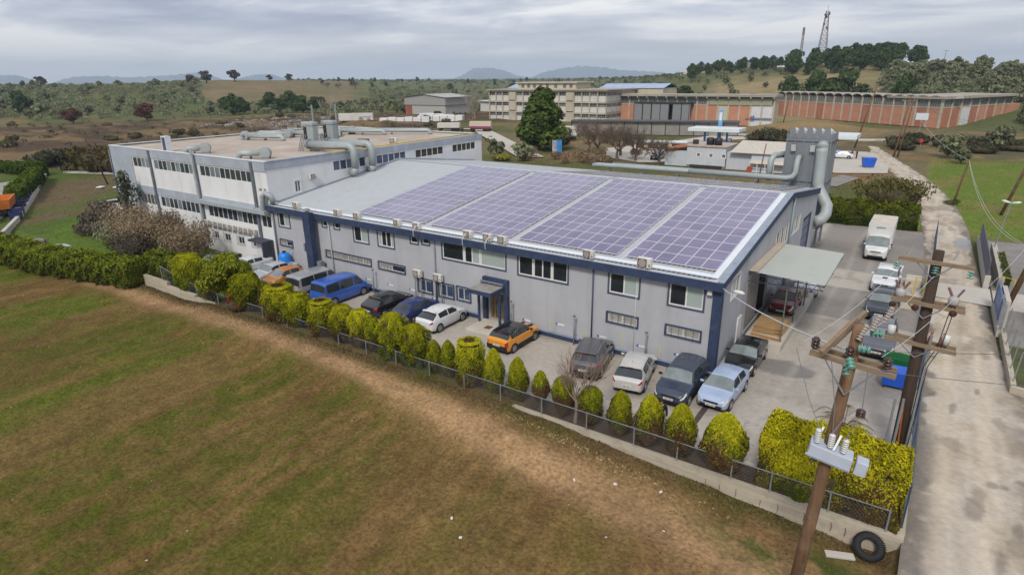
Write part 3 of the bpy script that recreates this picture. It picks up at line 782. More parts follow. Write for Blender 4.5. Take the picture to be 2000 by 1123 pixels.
# plinth ledge
b = MB(); b.box(WX0, -17.0, -.22, -.003, 0, .30); b.box(-13.8, .25, -.22, -.003, 0, .30); b.build("plinth", M_navy, fac)
b = MB(); b.box(WX0, -17.0, -.24, .0, .301, .33); b.box(-13.8, .27, -.24, .0, .301, .33); b.build("plinth_ledge", mat("ledge_bluegrey", (.22, .26, .34), rough=.7, var=.2, scale=2), fac)
b = MB(); b.box(.003, .2, .3, 6.0, 0, .30); b.build("side_plinth", M_wall, fac)
# corner pilaster and the chimney pillar
b = MB(); b.box(-.42, .06, -.07, -.004, .331, EAVE); b.box(.004, .06, -.004, .45, .331, EAVE); b.build("corner_pilaster", M_navy, fac)
ch = MB().box(-35.1, -34.25, -.95, -.43, 0, 5.95).build("chimney_pillar", M_navy, fac)
MB().lathe((-34.7, -.7, 5.951), (0, 0, 1), [(0, .16), (.15, .16), (.16, .32), (.3, .26), (.36, .05)], 10).build("cowl", M_pipe, ch)
MB().box(-34.2, -33.7, -.7, -.25, 0, 1.7).build("duct_box", M_pipe, fac)
def pipe(name, pts, r, m, par=fac, n=7): return MB().tube(pts, r, n).build(name, m, par, smooth=True)
pipe("downpipe", [(-7.85, -.10, .34), (-7.85, -.10, 5.34)], .05, M_navy2)
pipe("downpipe", [(-21.0, -.10, .34), (-21.0, -.10, 5.34)], .05, M_pipe)
pipe("downpipe", [(-33.0, -.28, 5.6), (-32.85, -.12, 5.2), (-32.7, -.12, .34)], .055, M_white)
pipe("downpipe", [(-40.5, -.14, 5.3), (-40.5, -.14, .34)], .08, M_pipe)
pipe("downpipe", [(.1, 18.0, .1), (.1, 18.0, 7.6)], .09, mat("pipe_teal", (.20, .27, .29), rough=.5, var=.1))
pipe("downpipe", [(-4.95, -.06, .34), (-4.95, -.06, 5.3)], .018, M_frame)
# guard posts along the wall
for x in (-27.5, -13.9, -8.92, -4.0):
    p_ = MB().tube([(x, -.45, 0), (x, -.45, 2.0)], .05, 8).build("vent_post", M_pipe, fac, smooth=True)
    MB().box(x - .09, x + .09, -.53, -.37, 2.0, 2.05).build("cap", mat("rusty_cap", (.25, .12, .08), rough=.8), p_)
    MB().lathe((x, -.45, .95), (0, 0, 1), [(0, .07), (.1, .075), (.12, .05)], 8).build("collar", M_pipe, p_)
# parking plaques and dashed yellow bay marks on the wall
M_plq = mat("plaque_white", (.72, .73, .76), rough=.4); M_plb = mat("plaque_blue", (.04, .07, .42), rough=.4); M_yel = mat("bay_yellow", (.55, .50, .12), rough=.7, var=.25, scale=6)
for (x, z) in ((-12.92, .7), (-10.25, .99), (-7.16, .84), (-4.45, .84), (-2.07, .86), (-28.6, .9), (-26.06, .86), (-23.63, .9), (-21.28, .63)):
    p_ = MB().box(x - .17, x + .36, -.022, -.004, z - .055, z + .055).build("parking_plaque", M_plq, fac)
    MB().box(x - .30, x - .175, -.022, -.004, z - .06, z + .07).build("blue_square", M_plb, p_)
for (x, z0, z1) in ((-10.98, .36, 1.17), (-8.29, .36, 1.19), (-5.79, .62, 1.44), (-3.26, .38, 1.14), (-13.6, .4, .95)):
    b = MB(); n = 9
    for k in range(n): z = z0 + (z1 - z0) * k / n; b.box(x - .05, x + .05, -.008, -.003, z, z + (z1 - z0) / n * .55)
    b.build("bay_mark", M_yel, fac)
# flood light and the lamp arm on the corner
fl = MB().box(-.72, -.42, -.22, -.05, 4.98, 5.28).build("flood_light", M_pipe, fac)
MB().box(-.69, -.45, -.235, -.221, 5.01, 5.25).build("lens", mat("lamp_lens", (.6, .6, .55), rough=.2), fl)
la = MB().tube([(.17, -.3, 5.4), (.6, -.35, 5.55), (.95, -.4, 5.55)], .025, 6).build("lamp_arm", M_galv, fac)
MB().lathe((.75, -.38, 5.55), (1, -.12, -.05), [(0, .05), (.1, .1), (.45, .11), (.6, .03)], 10).build("lamp_head", mat("lamp_white", (.68, .68, .66), rough=.4), la, smooth=True)

# entrance porch
ent = thing("entrance_porch", "navy entrance porch with flat canopy and glass door over pale steps", "porch", (-15.4, -.5, 0))
b = MB(); b.box(-16.45, -16.15, -.30, -.004, .2, 3.05); b.box(-14.6, -14.3, -.30, -.004, .2, 3.05); b.box(-16.45, -14.3, -.30, -.004, 3.05, 3.35)
b.build("portal_frame", M_navy, ent)
cp = MB().box(-16.5, -14.5, -1.95, -.31, 2.62, 2.9).build("canopy", M_navy, ent)
MB().box(-16.45, -14.55, -1.9, -.33, 2.901, 2.93).build("canopy_cover", mat("porch_felt", (.27, .255, .24), rough=.9, var=.2, scale=2), cp)
for x in (-16.35, -14.55): MB().box(x - .07, x + .07, -.95, -.81, .2, 2.62).build("post", M_navy, ent)
b = MB(); b.box(-16.4, -14.45, -.62, -.54, 3.1, 3.2); b.box(-16.4, -16.3, -.6, -.3, 2.93, 3.1); b.build("shutter_bracket", M_pipe, ent)
MB().box(-16.4, -14.25, -2.45, -.25, .0, .18).build("step", mat("terrazzo_pale", (.52, .48, .41), rough=.7, var=.1, scale=3), ent, bevel=.02)
MB().box(-15.35, -14.85, -1.75, -1.25, .18, .2).build("door_mat", mat("coir_mat", (.16, .07, .04), rough=.95, var=.2, scale=8), ent)
d_ = MB()
frame_box(d_, PF, -15.97, -14.78, .24, 2.22, .07, -.10, -.03)
d_ = d_.build("door", mat("door_wood", (.45, .26, .10), rough=.5, var=.15, scale=4, stretch=(8, 1, 1)), ent)
MB().box(-15.89, -14.86, .06, .075, .32, 2.14).build("pane", mat("door_glass", (.10, .095, .075), rough=.1, var=.4, scale=1.2, spec=.8), d_)
MB().box(-15.62, -15.56, .0, .055, .3, 2.16).build("stile", MAT["door_wood"], d_)
em = MB(); em.tube([(-15.22 + .25 * math.cos(t), .05, 1.6 + .13 * math.sin(t)) for t in [k * math.pi / 12 for k in range(25)]], .018, 5)
em.build("emblem_ring", mat("emblem_black", (.02, .02, .02), rough=.4), d_)
def lettering(txt, size, m, parent, loc, rot, name="lettering", ext=.004):
    c = bpy.data.curves.new(name, 'FONT'); c.body = txt; c.size = size; c.extrude = ext; c.align_x = 'CENTER'; c.align_y = 'CENTER'; c.resolution_u = 3
    tmp = bpy.data.objects.new(name + "_curve", c); COL.objects.link(tmp)
    bpy.context.view_layer.update()
    me = bpy.data.meshes.new_from_object(tmp.evaluated_get(bpy.context.evaluated_depsgraph_get())); bpy.data.objects.remove(tmp)
    me.name = name; me.materials.clear(); me.materials.append(m)
    o = bpy.data.objects.new(name, me); COL.objects.link(o); o.location = loc; o.rotation_euler = rot
    if parent: o.parent = parent
    return o
lettering("JT", .26, MAT["emblem_black"], d_, (-15.22, .045, 1.6), (R(90), 0, 0))

# ================================================================== SOLAR ARRAYS
M_cell = mat("solar_cells", (.108, .076, .178), rough=.14, var=.16, scale=.35, spec=1.0, rand=.18, col2=(.165, .128, .222), coat=1.0)
M_alu = mat("solar_frame_alu", (.74, .72, .76), rough=.4, var=.04, metal=.2)
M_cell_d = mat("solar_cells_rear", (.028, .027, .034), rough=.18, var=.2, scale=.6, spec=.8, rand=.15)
PW, PH = .925, 1.402
def panel_mesh(name, cell):
    b = MB(); w, h, t, f_ = PW - .012, PH - .012, .04, .02
    o_ = [(0, 0), (w, 0), (w, h), (0, h)]; i_ = [(f_, f_), (w - f_, f_), (w - f_, h - f_), (f_, h - f_)]
    vs = [(x, y, 0) for x, y in o_] + [(x, y, t) for x, y in o_] + [(x, y, t) for x, y in i_] + [(x, y, t - .006) for x, y in i_]
    fs = [(0, 1, 5, 4), (1, 2, 6, 5), (2, 3, 7, 6), (3, 0, 4, 7), (4, 5, 9, 8), (5, 6, 10, 9), (6, 7, 11, 10), (7, 4, 8, 11), (8, 9, 13, 12), (9, 10, 14, 13), (10, 11, 15, 14), (11, 8, 12, 15)]
    b.add(vs, fs, 0); b.add([vs[12], vs[13], vs[14], vs[15]], [(0, 1, 2, 3)], 1)
    return b.mesh(name, [M_alu, cell])
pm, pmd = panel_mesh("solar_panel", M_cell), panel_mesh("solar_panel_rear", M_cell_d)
def array(x0, cols, rows, label, rear=False):
    o = bpy.data.objects.new("solar_array", None); COL.objects.link(o); tag(o, label, "solar panels", "solar arrays on the factory roof")
    if rear:
        ang = math.atan2(RIDZ - REAR, DEP - RIDY)
        o.location = (x0 + cols * PW, RIDY + .3 + rows * PH * math.cos(ang), RIDZ - .02 - rows * PH * math.sin(ang) + .07); o.rotation_euler = (ang, 0, math.pi)
    else:
        o.location = on_roof(x0, 1.38, .11); o.rotation_euler = (math.atan2(sz, sy), 0, 0)
    for c in range(cols):
        for r_ in range(rows):
            p = bpy.data.objects.new("solar_panel", pmd if rear else pm); COL.objects.link(p); p.parent = o
            p.location = (c * PW, r_ * PH, 0)
    b = MB()
    for r_ in range(rows):
        for q in (.3, 1.05): b.box(-.05, cols * PW + .05, r_ * PH + q, r_ * PH + q + .04, -.05, -.002)
    b.build("mounting_rail", M_alu, o, world=False)
    return o
array(-30.42, 8, 11, "solar array furthest left on the front roof slope, next to the bare sheet roof")
array(-22.32, 8, 11, "second solar array from the left on the front roof slope")
array(-14.24, 8, 11, "third solar array from the left on the front roof slope")
array(-6.22, 6, 11, "narrowest solar array at the right gable end of the front slope")
array(-21.4, 7, 8, "dark solar array on the rear slope, left one behind the ridge", True)
array(-14.24, 8, 8, "dark solar array on the rear slope, middle one behind the ridge", True)
array(-6.22, 6, 8, "dark solar array on the rear slope by the silo", True)

# ================================================================== AIR CONDITIONERS
M_acw = mat("ac_white", (.60, .59, .54), rough=.5, var=.06, scale=3, rand=.1); M_acd = mat("ac_grille", (.13, .10, .10), rough=.6, var=.25, scale=12)
M_acr = mat("ac_fan_ring", (.33, .28, .26), rough=.6)
def make_ac():
    t = thing("air_conditioner", "", "air conditioner")
    MB().box(-.42, .42, -.16, .16, .05, .62).build("casing", M_acw, t, bevel=.02, world=False)
    MB().box(-.38, .18, -.172, -.161, .09, .58).build("grille", M_acd, t, world=False)
    MB().lathe((-.1, -.173, .335), (0, -1, 0), [(0, .23), (.008, .23), (.009, .2)], 14).build("fan_ring", M_acr, t, world=False)
    b = MB(); b.box(.26, .40, -.168, -.161, .12, .3); b.build("badge_panel", M_acr, t, world=False)
    b = MB(); b.box(-.36, -.28, -.18, .18, 0, .05); b.box(.28, .36, -.18, .18, 0, .05); b.build("foot", M_pipe, t, world=False)
    return t
ac0 = make_ac(); _acn = [0]
def place_ac(x, y, z, label, rz=0.0, s=1.0, group="air conditioners along the factory eave"):
    if _acn[0] == 0:
        o = ac0; o.location = (x, y, z); o.rotation_euler = (0, 0, rz); o["label"] = label; o["group"] = group; o.scale = (s * .9,) * 3
    else: o = dup(ac0, (x, y, z), rz, label, s * .9, group)
    _acn[0] += 1
    return o
for k, (x, s) in enumerate([(-36.97, 1.1), (-31.63, 1.0), (-29.24, 1.0), (-24.76, .95), (-22.74, .95), (-17.8, 1.0), (-16.09, 1.0), (-14.83, 1.0), (-8.26, 1.0), (-4.57, 1.15)]):
    place_ac(x, .02, roofz(0) + .04, f"white air conditioner on the factory eave, {ORD[k]} from the left", R(rnd.uniform(-6, 6)), s)
place_ac(-22.66, -.32, 2.2, "cream air conditioner on the front wall above the leftmost barred window", 0, 1.05, "air conditioners on the factory wall")
place_ac(-20.6, -.32, 2.22, "cream air conditioner on the front wall left of the porch windows", 0, 1.05, "air conditioners on the factory wall")
for x in (-22.66, -20.6):
    for q in (-.32, .3): pipe("ac_support", [(x + q, -.3, 0.0), (x + q, -.3, 2.24)], .045, M_pipe)
# flexible hoses looping from the eave units
b = MB()
for x in (-22.6, -17.9, -15.9):
    b.tube([(x + .1, -.12, 6.15), (x + .15, -.42, 6.25), (x - .05, -.5, 5.9), (x - .1, -.46, 5.5), (x + .05, -.2, 5.2)], .03, 6)
b.build("refrigerant_hose", M_frame, fac, smooth=True)

# ================================================================== WHITE HALL ON THE LEFT
M_lbw = mat("hall_white_panel", (.68, .685, .69), rough=.85, var=.05, scale=.5, wear=((.43, .44, .45), .5, .7), streak=.2)
M_lbg = mat("hall_grey_concrete", (.34, .375, .435), rough=.9, var=.10, scale=.6, wear=((.50, .52, .56), .6, 1.2), streak=.3)
M_lbr = mat("hall_roof_screed", (.40, .335, .27), rough=.95, var=.14, scale=.35, wear=((.50, .47, .43), .7, .22), bump=.1)
M_steelcol = mat("hall_steel_column", (.13, .15, .18), rough=.6, var=.25, scale=2)
hall = thing("white_hall", "two storey white and grey hall with window bands and ducted flat roof", "building", (-55.5, 16, 0))
HX0, HX1, HD, HZ = -70.4, -40.8, 32.0, 9.55
up_r, lo_r = [], []
for (a, c) in ((-65.5, -61.8), (-60.9, -52.95), (-51.85, -43.05)): up_r.append((a, c, 7.62, 8.72))
for (a, c) in ((-65.5, -61.6), (-60.9, -53.1), (-51.5, -43.1), (-42.5, -41.0)): lo_r.append((a, c, 3.58, 4.76))
small = [(-51.1, -50.35, 1.35, 2.12), (-49.25, -48.25, 1.35, 2.12), (-46.9, -45.9, 1.38, 2.12), (-44.5, -43.6, 1.42, 2.12)]
wall_holes(HX0, HX1, 0, HZ, up_r + lo_r + small + [(-42.3, -41.75, 6.9, 7.3), (-41.6, -41.1, 6.9, 7.3)], PF, .2).build("front_wall", M_lbw, hall)
M_lbglass = mat("hall_glass", (.035, .048, .062), rough=.12, var=.5, scale=.7, spec=.8)
M_lbglass2 = mat("hall_glass_pale", (.17, .21, .25), rough=.2, var=.3, scale=.7, spec=.7)
for i, rr_ in enumerate(up_r + lo_r):
    n = max(2, int(round((rr_[1] - rr_[0]) / .84))); q = random.Random(i)
    window(hall, PF, rr_, [(1, M_lbglass2 if q.random() < (.45 if i < 2 else .12) else M_lbglass) for _ in range(n)], None)
for rr_ in small: window(hall, PF, rr_, [(1, M_glass), (1, M_glass)], None, 1)
for rr_ in ((-42.3, -41.75, 6.9, 7.3), (-41.6, -41.1, 6.9, 7.3)): window(hall, PF, rr_, [(1, M_lbglass2)], None)
b = MB(); b.box(HX0 - .06, HX1 + .02, -.06, -.004, 8.78, HZ + .12); b.box(HX0 - .06, -65.6, -.06, -.004, 0, 8.78); b.box(-65.6, HX1, -.06, -.004, 4.82, 5.62)
b.build("grey_band", M_lbg, hall)
b = MB(); b.box(-52.1, HX1 - .02, -.75, -.061, 5.0, 5.35); b.build("ledge_duct", mat("duct_grey", (.33, .37, .385), rough=.6, var=.1, scale=1.5), hall)
for x in (-61.4, -52.35, -42.8):
    MB().box(x - .16, x + .16, -.2, -.061, 2.2 if x < -60 else 1.0, HZ + .05).build("column", M_steelcol, hall)
MB().box(-52.55, -52.25, -.35, -.2, 3.0, 10.3).build("column", mat("column_pale", (.36, .40, .41), rough=.7, var=.2, scale=2), hall)
pipe("downpipe", [(HX0 - .12, -.15, 2.5), (HX0 - .12, -.15, 9.3)], .08, M_steelcol, hall)
# right side wall with clerestory windows
PRH = lambda u, w, z: (HX1 + w, u, z)
sidew = [((7.55, 11.85, 7.92, 8.95), 5), ((13.35, 17.85, 7.9, 8.9), 5), ((19.4, 24.3, 7.9, 8.86), 5), ((26.0, 30.6, 7.88, 8.84), 5)]
wall_holes(0, HD, 0, HZ, [s_[0] for s_ in sidew] + [(2.85, 3.5, 6.55, 7.62)], PRH, .2).build("side_wall", M_lbw, hall)
for i, (rr_, n) in enumerate(sidew): window(hall, PRH, rr_, [(1, N_ if i < 2 else M_glass)] * n, None)
window(hall, PRH, (2.85, 3.5, 6.55, 7.62), [(1, N_), (1, N_)], M_frame)
b = MB(); b.box(HX1 - .02, HX1 + .06, -.06, HD, HZ - .55, HZ + .12); b.build("side_band", M_lbg, hall)
MB().box(HX0, HX0 + .05, 0, HD, 0, HZ).build("west_wall", M_lbg, hall)
MB().box(HX0, HX1, HD - .05, HD + .01, 0, HZ).build("rear_wall", M_lbw, hall)
MB().box(HX0 + .06, HX1 - .03, .01, HD - .06, HZ - .35, HZ - .05).build("roof", M_lbr, hall)
b = MB(); b.box(HX0 - .1, HX1 + .1, -.1, .18, HZ + .121, HZ + .2); b.box(HX0 - .1, HX0 + .18, .18, HD, HZ + .121, HZ + .2); b.box(HX0 + .18, HX1 + .1, HD - .2, HD + .05, HZ + .121, HZ + .2)
b.build("parapet_cap", M_white, hall)
b = MB(); b.box(HX1 - .25, HX1 + .1, .18, 9.5, HZ + .121, HZ + .2); b.build("parapet_cap", M_lbg, hall)
pipe("gas_pipe", [(HX1 - .15, 7, HZ + .25), (HX1 - .15, 31.5, HZ + .25)], .06, mat("gas_yellow", (.55, .38, .03), rough=.6, var=.15), hall)
# lintel porch at the inner corner
pb = MB(); pb.box(-43.4, -41.1, -1.2, -.07, 2.35, 2.52); pb.box(-41.3, -41.1, -1.2, -.07, 0, 2.35)
pb.build("side_porch", mat("porch_charcoal", (.05, .055, .075), rough=.7, var=.2), hall)
MB().box(-43.2, -41.35, -.5, -.42, 0, 2.34).build("porch_shutter", mat("shutter_white", (.60, .61, .62), rough=.6, var=.06, stretch=(10, 1, 1)), hall)
for k, x in enumerate([-51.74, -50.73, -49.86, -49.02, -48.17, -47.24, -46.32, -45.52, -44.74, -43.75]):
    place_ac(x, -.26, 2.68, f"cream air conditioner in the row on the white hall, {ORD[k]} from the left", R(rnd.uniform(-4, 4)), .95, "air conditioners in a row on the white hall")
place_ac(HX1 + .22, 4.8, 7.55, "lone white air conditioner high on the side wall of the white hall", R(90), .95, "air conditioner on the hall side wall")
place_ac(-43.15, 18.4, HZ - .04, "white air conditioner standing on the hall roof by the yellow pipe", R(20), 1.2, "air conditioner on the hall roof")

# roof fans with their ducts
M_duct = mat("duct_sagegrey", (.34, .375, .375), rough=.55, var=.08, scale=1.0, metal=.15, wear=((.27, .30, .29), .4, 1.5))
M_ductd = mat("duct_shadow_opening", (.03, .03, .03), rough=.9)
RZ = HZ - .05
def bend(p0, d0, d1, r, n=6):
    """quarter turn from direction d0 to d1 starting at p0"""
    d0, d1 = Vector(d0).normalized(), Vector(d1).normalized(); c = Vector(p0) + d1 * r
    return [c + (-d1 * math.cos(t) + d0 * math.sin(t)) * r for t in [k * math.pi / 2 / n for k in range(n + 1)]]
def fan_duct(x, y, dx_, dy_, length, label, r=.29, z=RZ):
    t = thing("roof_fan_duct", label, "duct", (x, y, z), 0, "fans and ducts on the hall roof")
    d = Vector((dx_, dy_, 0)).normalized(); p0 = Vector((x, y, z + .55)); p1 = p0 + d * (length - .6)
    n_ = Vector((-d.y, d.x, 0))
    fan = MB().lathe(p0 - n_ * .28 - d * .1, n_, [(0, .3), (.02, .55), (.54, .55), (.56, .3)], 14).build("fan_housing", M_duct, t, smooth=False)
    MB().obox(p0 - n_ * .35 - d * .5 - Vector((0, 0, .55)), n_ * .7, d * .8, (0, 0, .14)).build("fan_base", M_pipe, t)
    MB().lathe(p0 - n_ * .62 - d * .1, n_, [(0, .16), (.3, .16), (.34, .1)], 8).build("motor", M_pipe, fan)
    MB().tube([p0 + d * .25] + [p1] + bend(p1, d, (0, 0, -1), .5), r, 12).build("pipe", M_duct, t, smooth=True)
    b = MB(); q = p0 + d * (length * .5); b.obox(q - n_ * .3 - Vector((0, 0, .55)), n_ * .6, d * .06, (0, 0, .22)); b.build("saddle", M_pipe, t)
    return t
fan_duct(-54.1, 2.1, -.55, -.6, 1.9, "short roof fan and duct nearest the front edge of the hall roof, left one")
fan_duct(-44.4, 2.5, -.85, -.6, 2.6, "short roof fan and duct nearest the front corner of the hall roof, right one")
fan_duct(-63.4, 12.9, .98, .3, 5.6, "long roof fan duct at the left back of the hall roof")
fan_duct(-60.9, 17.2, -.9, -.2, 5.0, "tapering roof fan duct behind the long left one on the hall roof", .3)
fan_duct(-61.5, 18.2, .98, .25, 6.0, "roof fan duct right of the tapering one on the hall roof")
fan_duct(-57.5, 22.6, .6, -.5, 2.3, "small bent roof duct behind the twin dust hoods")
fan_duct(-58.6, 23.6, .9, .42, 6.6, "slender roof duct right of the twin dust hoods", .26)
fan_duct(-57.5, 25.0, .9, .45, 11.0, "longest roof duct running to the far right end of the hall roof", .28)
# twin extractor hoods with ducts dropping over the wall into the window
for k, (yb, xs_, lab) in enumerate(((8.6, -45.2, "left extractor with tall hood and thick duct bent over the hall wall"), (11.0, -45.0, "right extractor with tall hood and thick duct bent over the hall wall"))):
    t = thing("roof_extractor", lab, "extractor", (xs_, yb, RZ), 0, "extractors on the hall roof edge")
    b = MB(); b.box(xs_ - .9, xs_ + .1, yb + .3, yb + 1.0, RZ, RZ + 2.5); b.build("hood", M_duct, t, bevel=.05)
    b = MB(); b.box(xs_ - 1.7, xs_ + .12, yb + .25, yb + 1.05, RZ + 2.501, RZ + 2.95); b.build("hood_head", M_duct, t, bevel=.12)
    MB().box(xs_ - 1.4, xs_ - .901, yb + .3, yb + .9, RZ + .9, RZ + 2.4).build("dark_intake", M_ductd, t)
    b = MB()
    for q in range(4): b.obox((xs_ - 1.6 + .1 * q, yb - .5 + q * .12, RZ), (.06, 0, 0), (0, .06, 0), (.5, .2, 1.7))
    b.build("frame_strut", M_galv, t)
    p0, p1 = Vector((xs_ - .3, yb, RZ + .75)), Vector((HX1 + .15, yb + .9, RZ + .75))
    d = (p1 - p0).normalized(); bp = bend(p1, d, (0, 0, -1), .7)
    down = bp[-1] - Vector((0, 0, 1.5)); pts = [p0, p1] + bp + [down]
    MB().tube(pts, .38, 14).build("duct", M_duct, t, smooth=True)
    MB().tube([down, down - Vector((.05, 0, .35)), down - Vector((.6, 0, .5))], [.38, .40, .40], 12).build("elbow", M_duct, t, smooth=True)
    MB().lathe(p0 - d * .25, d, [(0, .5), (.3, .5), (.32, .36)], 12).build("fan_housing", M_pipe, t)
    MB().tube([(xs_ - .9 + k * .6, yb + 1.3, RZ), (xs_ - .9 + k * .6, yb + 1.3, RZ + 4.6)], .09, 8).build("chimney", M_galv, t)
t = tag(MB().tube([(-44.4 , 14.2, RZ + .45), (-43.4, 14.9, RZ + .45)], .42, 14).build("coiled_hose_drum", mat("drum_black", (.02, .02, .022), rough=.7)), "black hose drum lying on the hall roof beside the twin extractors", "drum")
v = thing("roof_vent_box", "white framed vent box rising from the left front edge of the hall roof", "vent", (-59.2, .9, RZ))
b = MB(); b.box(-59.6, -59.5, .6, 1.2, RZ, RZ + 1.5); b.box(-58.8, -58.7, .6, 1.2, RZ, RZ + 1.5); b.box(-59.6, -58.7, .6, 1.2, RZ + 1.501, RZ + 1.62); b.build("frame", M_white, v)
MB().box(-59.49, -58.81, .65, 1.15, RZ, RZ + 1.48).build("louvre", M_navy2, v)
# duct at the inner corner between the two buildings
c_ = thing("corner_duct", "sage grey square duct looping at the corner between hall and factory", "duct", (-41.2, -.6, 5))
b = MB(); b.tube([(-42.6, -.45, 5.25), (-41.5, -.45, 5.25), (-41.25, -.45, 5.5), (-41.2, -.45, 6.6), (-40.9, -.3, 6.95), (-40.45, -.1, 6.7), (-40.3, 0, 6.1)], .26, 8); b.build("duct_run", M_duct, c_, smooth=True)
MB().tube([(-40.3, .0, 6.1), (-39.6, .25, 6.0), (-37.6, .3, 5.98)], .1, 8).build("hose", M_duct, c_, smooth=True)
# flashing where the hall wall meets the factory roof
b = MB(); b.obox((HX1 + .002, -.2, roofz(-.2) + .05), (.18, 0, 0), (0, RIDY + .2, RIDZ - roofz(-.2)), (0, 0, .16)); b.build("wall_flashing", M_lbg, fac)
b = MB(); b.obox((HX1 + .002, RIDY, RIDZ + .05), (.18, 0, 0), (0, DEP - RIDY, REAR - RIDZ), (0, 0, .16)); b.build("wall_flashing", M_lbg, fac)

# ================================================================== LOADING CANOPY + PLATFORM
M_can = mat("canopy_sheet", (.40, .42, .39), rough=.6, var=.06, scale=1, wear=((.28, .31, .30), .3, 1))
cn = thing("loading_canopy", "sage metal canopy on slim steel posts beside the factory wall", "canopy", (2.2, 10, 0))
b = MB(); n = 27; vs = []
for k in range(n):
    y = 5.9 + k * .3
    vs += [(y, 0), (y + .24, 0), (y + .25, .03), (y + .29, .03)]
lo = [(.02, y, 4.88 + h) for y, h in vs]; hi = [(4.4, y, 4.72 + h) for y, h in vs]; m_ = len(vs)
b.add(lo + hi, [(i, m_ + i, m_ + i + 1, i + 1) for i in range(m_ - 1)])
b.build("roof_sheet", M_can, cn)
MB().box(.02, .55, 5.85, 14.1, 4.925, 4.95).build("wall_flashing", mat("flashing_tan", (.42, .35, .27), rough=.8, var=.1), cn)
b = MB()
for y in (5.95, 9.9, 13.9):
    b.tube([(.0, y, 4.7), (4.35, y, 4.6)], .035, 5); b.tube([(.0, y, 4.2), (4.35, y, 4.35)], .03, 5)
    for k in range(7): x = .1 + k * .6; b.tube([(x, y, 4.22), (x + .3, y, 4.66), (x + .6, y, 4.28)], .018, 4)
b.tube([(4.35, 5.9, 4.6), (4.35, 14.0, 4.6)], .04, 5)
b.build("truss", M_iron, cn)
for (x, y) in ((2.35, 6.1), (2.35, 9.9), (2.35, 13.9)): MB().tube([(x, y, .5), (x, y, 4.4)], .045, 6).build("post", mat("post_olive", (.12, .125, .10), rough=.7), cn)
b = MB(); b.box(.21, 2.55, 5.4, 17.2, 0, .5); tag(b.build("loading_platform", M_conc_pale), "raised concrete loading platform under the canopy", "platform")
pl = thing("board_stack", "stack of tan boards and a timber offcut on the loading platform", "boards", (1.2, 7.6, .5))
M_mdf = mat("mdf_board", (.36, .23, .105), rough=.8, var=.08, scale=2); q = random.Random(3)
for k in range(7):
    a = R(q.uniform(-4, 4)); u = Vector((math.cos(a), math.sin(a), 0)); v_ = Vector((-u.y, u.x, 0)); o_ = Vector((.4 + q.uniform(0, .12), 7.0 + q.uniform(-.15, .15), .5 + k * .062))
    MB().obox(o_, u * (1.8 - .5 * (k % 3 == 2)), v_ * 2.3, (0, 0, .055)).build("board", M_mdf, pl)
MB().obox((.5, 6.3, .5), (1.9, -.25, 0), (.02, .16, 0), (0, 0, .12)).build("timber", mat("timber_orange", (.36, .18, .05), rough=.8, var=.15, scale=4), pl)
sk = thing("crate_heap", "pale crates and scrap beyond the maroon car under the canopy", "crates", (1.6, 15.6, .5))
for k, (x, y, w_, d_2, h) in enumerate([(.6, 14.9, 1.2, .8, .5), (1.3, 15.8, 1.0, .7, .6), (.5, 16.2, .7, .6, .9)]):
    MB().box(x, x + w_, y, y + d_2, .5, .5 + h).build("crate", mat("crate_pale", (.42, .40, .36), rough=.8, var=.2, scale=3), sk, bevel=.02)

# ================================================================== DUST SILO
M_silo = mat("silo_steel", (.235, .255, .28), rough=.5, var=.08, scale=.8, metal=.3, wear=((.17, .18, .20), .5, .9), streak=.2)
si = thing("dust_silo", "tall dark grey steel dust filter with ribbed panels behind the factory", "silo", (-2, 35, 0))
SX0, SX1, SY0, SY1 = -3.8, .05, 32.8, 36.4
MB().box(SX0, SX1, SY0, SY1, 2.0, 10.7).build("body", M_silo, si)
for (x, y) in ((SX0, SY0), (SX1 - .2, SY0), (SX0, SY1 - .2), (SX1 - .2, SY1 - .2)): MB().box(x, x + .2, y, y + .2, 0, 2.0).build("leg", M_silo, si)
b = MB(); nn = 5
for k in range(nn + 1):
    x = SX0 + (SX1 - SX0) * k / nn
    b.box(x - .06, x + .06, SY0 - .10, SY0 - .002, 2, 11.2)
    y = SY0 + (SY1 - SY0) * k / nn; b.box(SX1 + .002, SX1 + .10, y - .06, y + .06, 2, 11.2)
b.build("rib", M_silo, si)
b = MB()
for z in (6.6, 10.45): b.box(SX0 - .12, SX1 + .12, SY0 - .14, SY0 - .101, z, z + .12); b.box(SX1 + .101, SX1 + .14, SY0 - .14, SY1, z, z + .12)
b.build("band", M_silo, si)
for k in range(nn):      # pointed filter heads along the top
    x0_ = SX0 + (SX1 - SX0) * k / nn; x1_ = SX0 + (SX1 - SX0) * (k + 1) / nn; b = MB()
    b.poly([(x0_ + .05, SY0 - .02, 10.7), (x1_ - .05, SY0 - .02, 10.7), ((x0_ + x1_) / 2 + .18, SY0 - .02, 11.75), ((x0_ + x1_) / 2 - .18, SY0 - .02, 11.75)])
    b.poly([(x0_ + .05, SY0 + .1, 10.7), ((x0_ + x1_) / 2 - .18, SY0 + .1, 11.75), ((x0_ + x1_) / 2 + .18, SY0 + .1, 11.75), (x1_ - .05, SY0 + .1, 10.7)])
    b.build("filter_gusset", M_silo, si)
    MB().lathe(((x0_ + x1_) / 2, SY0 + 1.2, 10.7), (0, 0, 1), [(0, .38), (.7, .38), (.9, .1)], 10).build("filter_cap", mat("filter_pale", (.45, .46, .47), rough=.6), si)
for x in (-3.1, -1.4): MB().obox((x - .2, SY0 - .38, 9.5), (.42, 0, 0), (0, .22, 0), (0, -.12, .6)).build("explosion_flap", mat("flap_white", (.55, .56, .54), rough=.5), si)
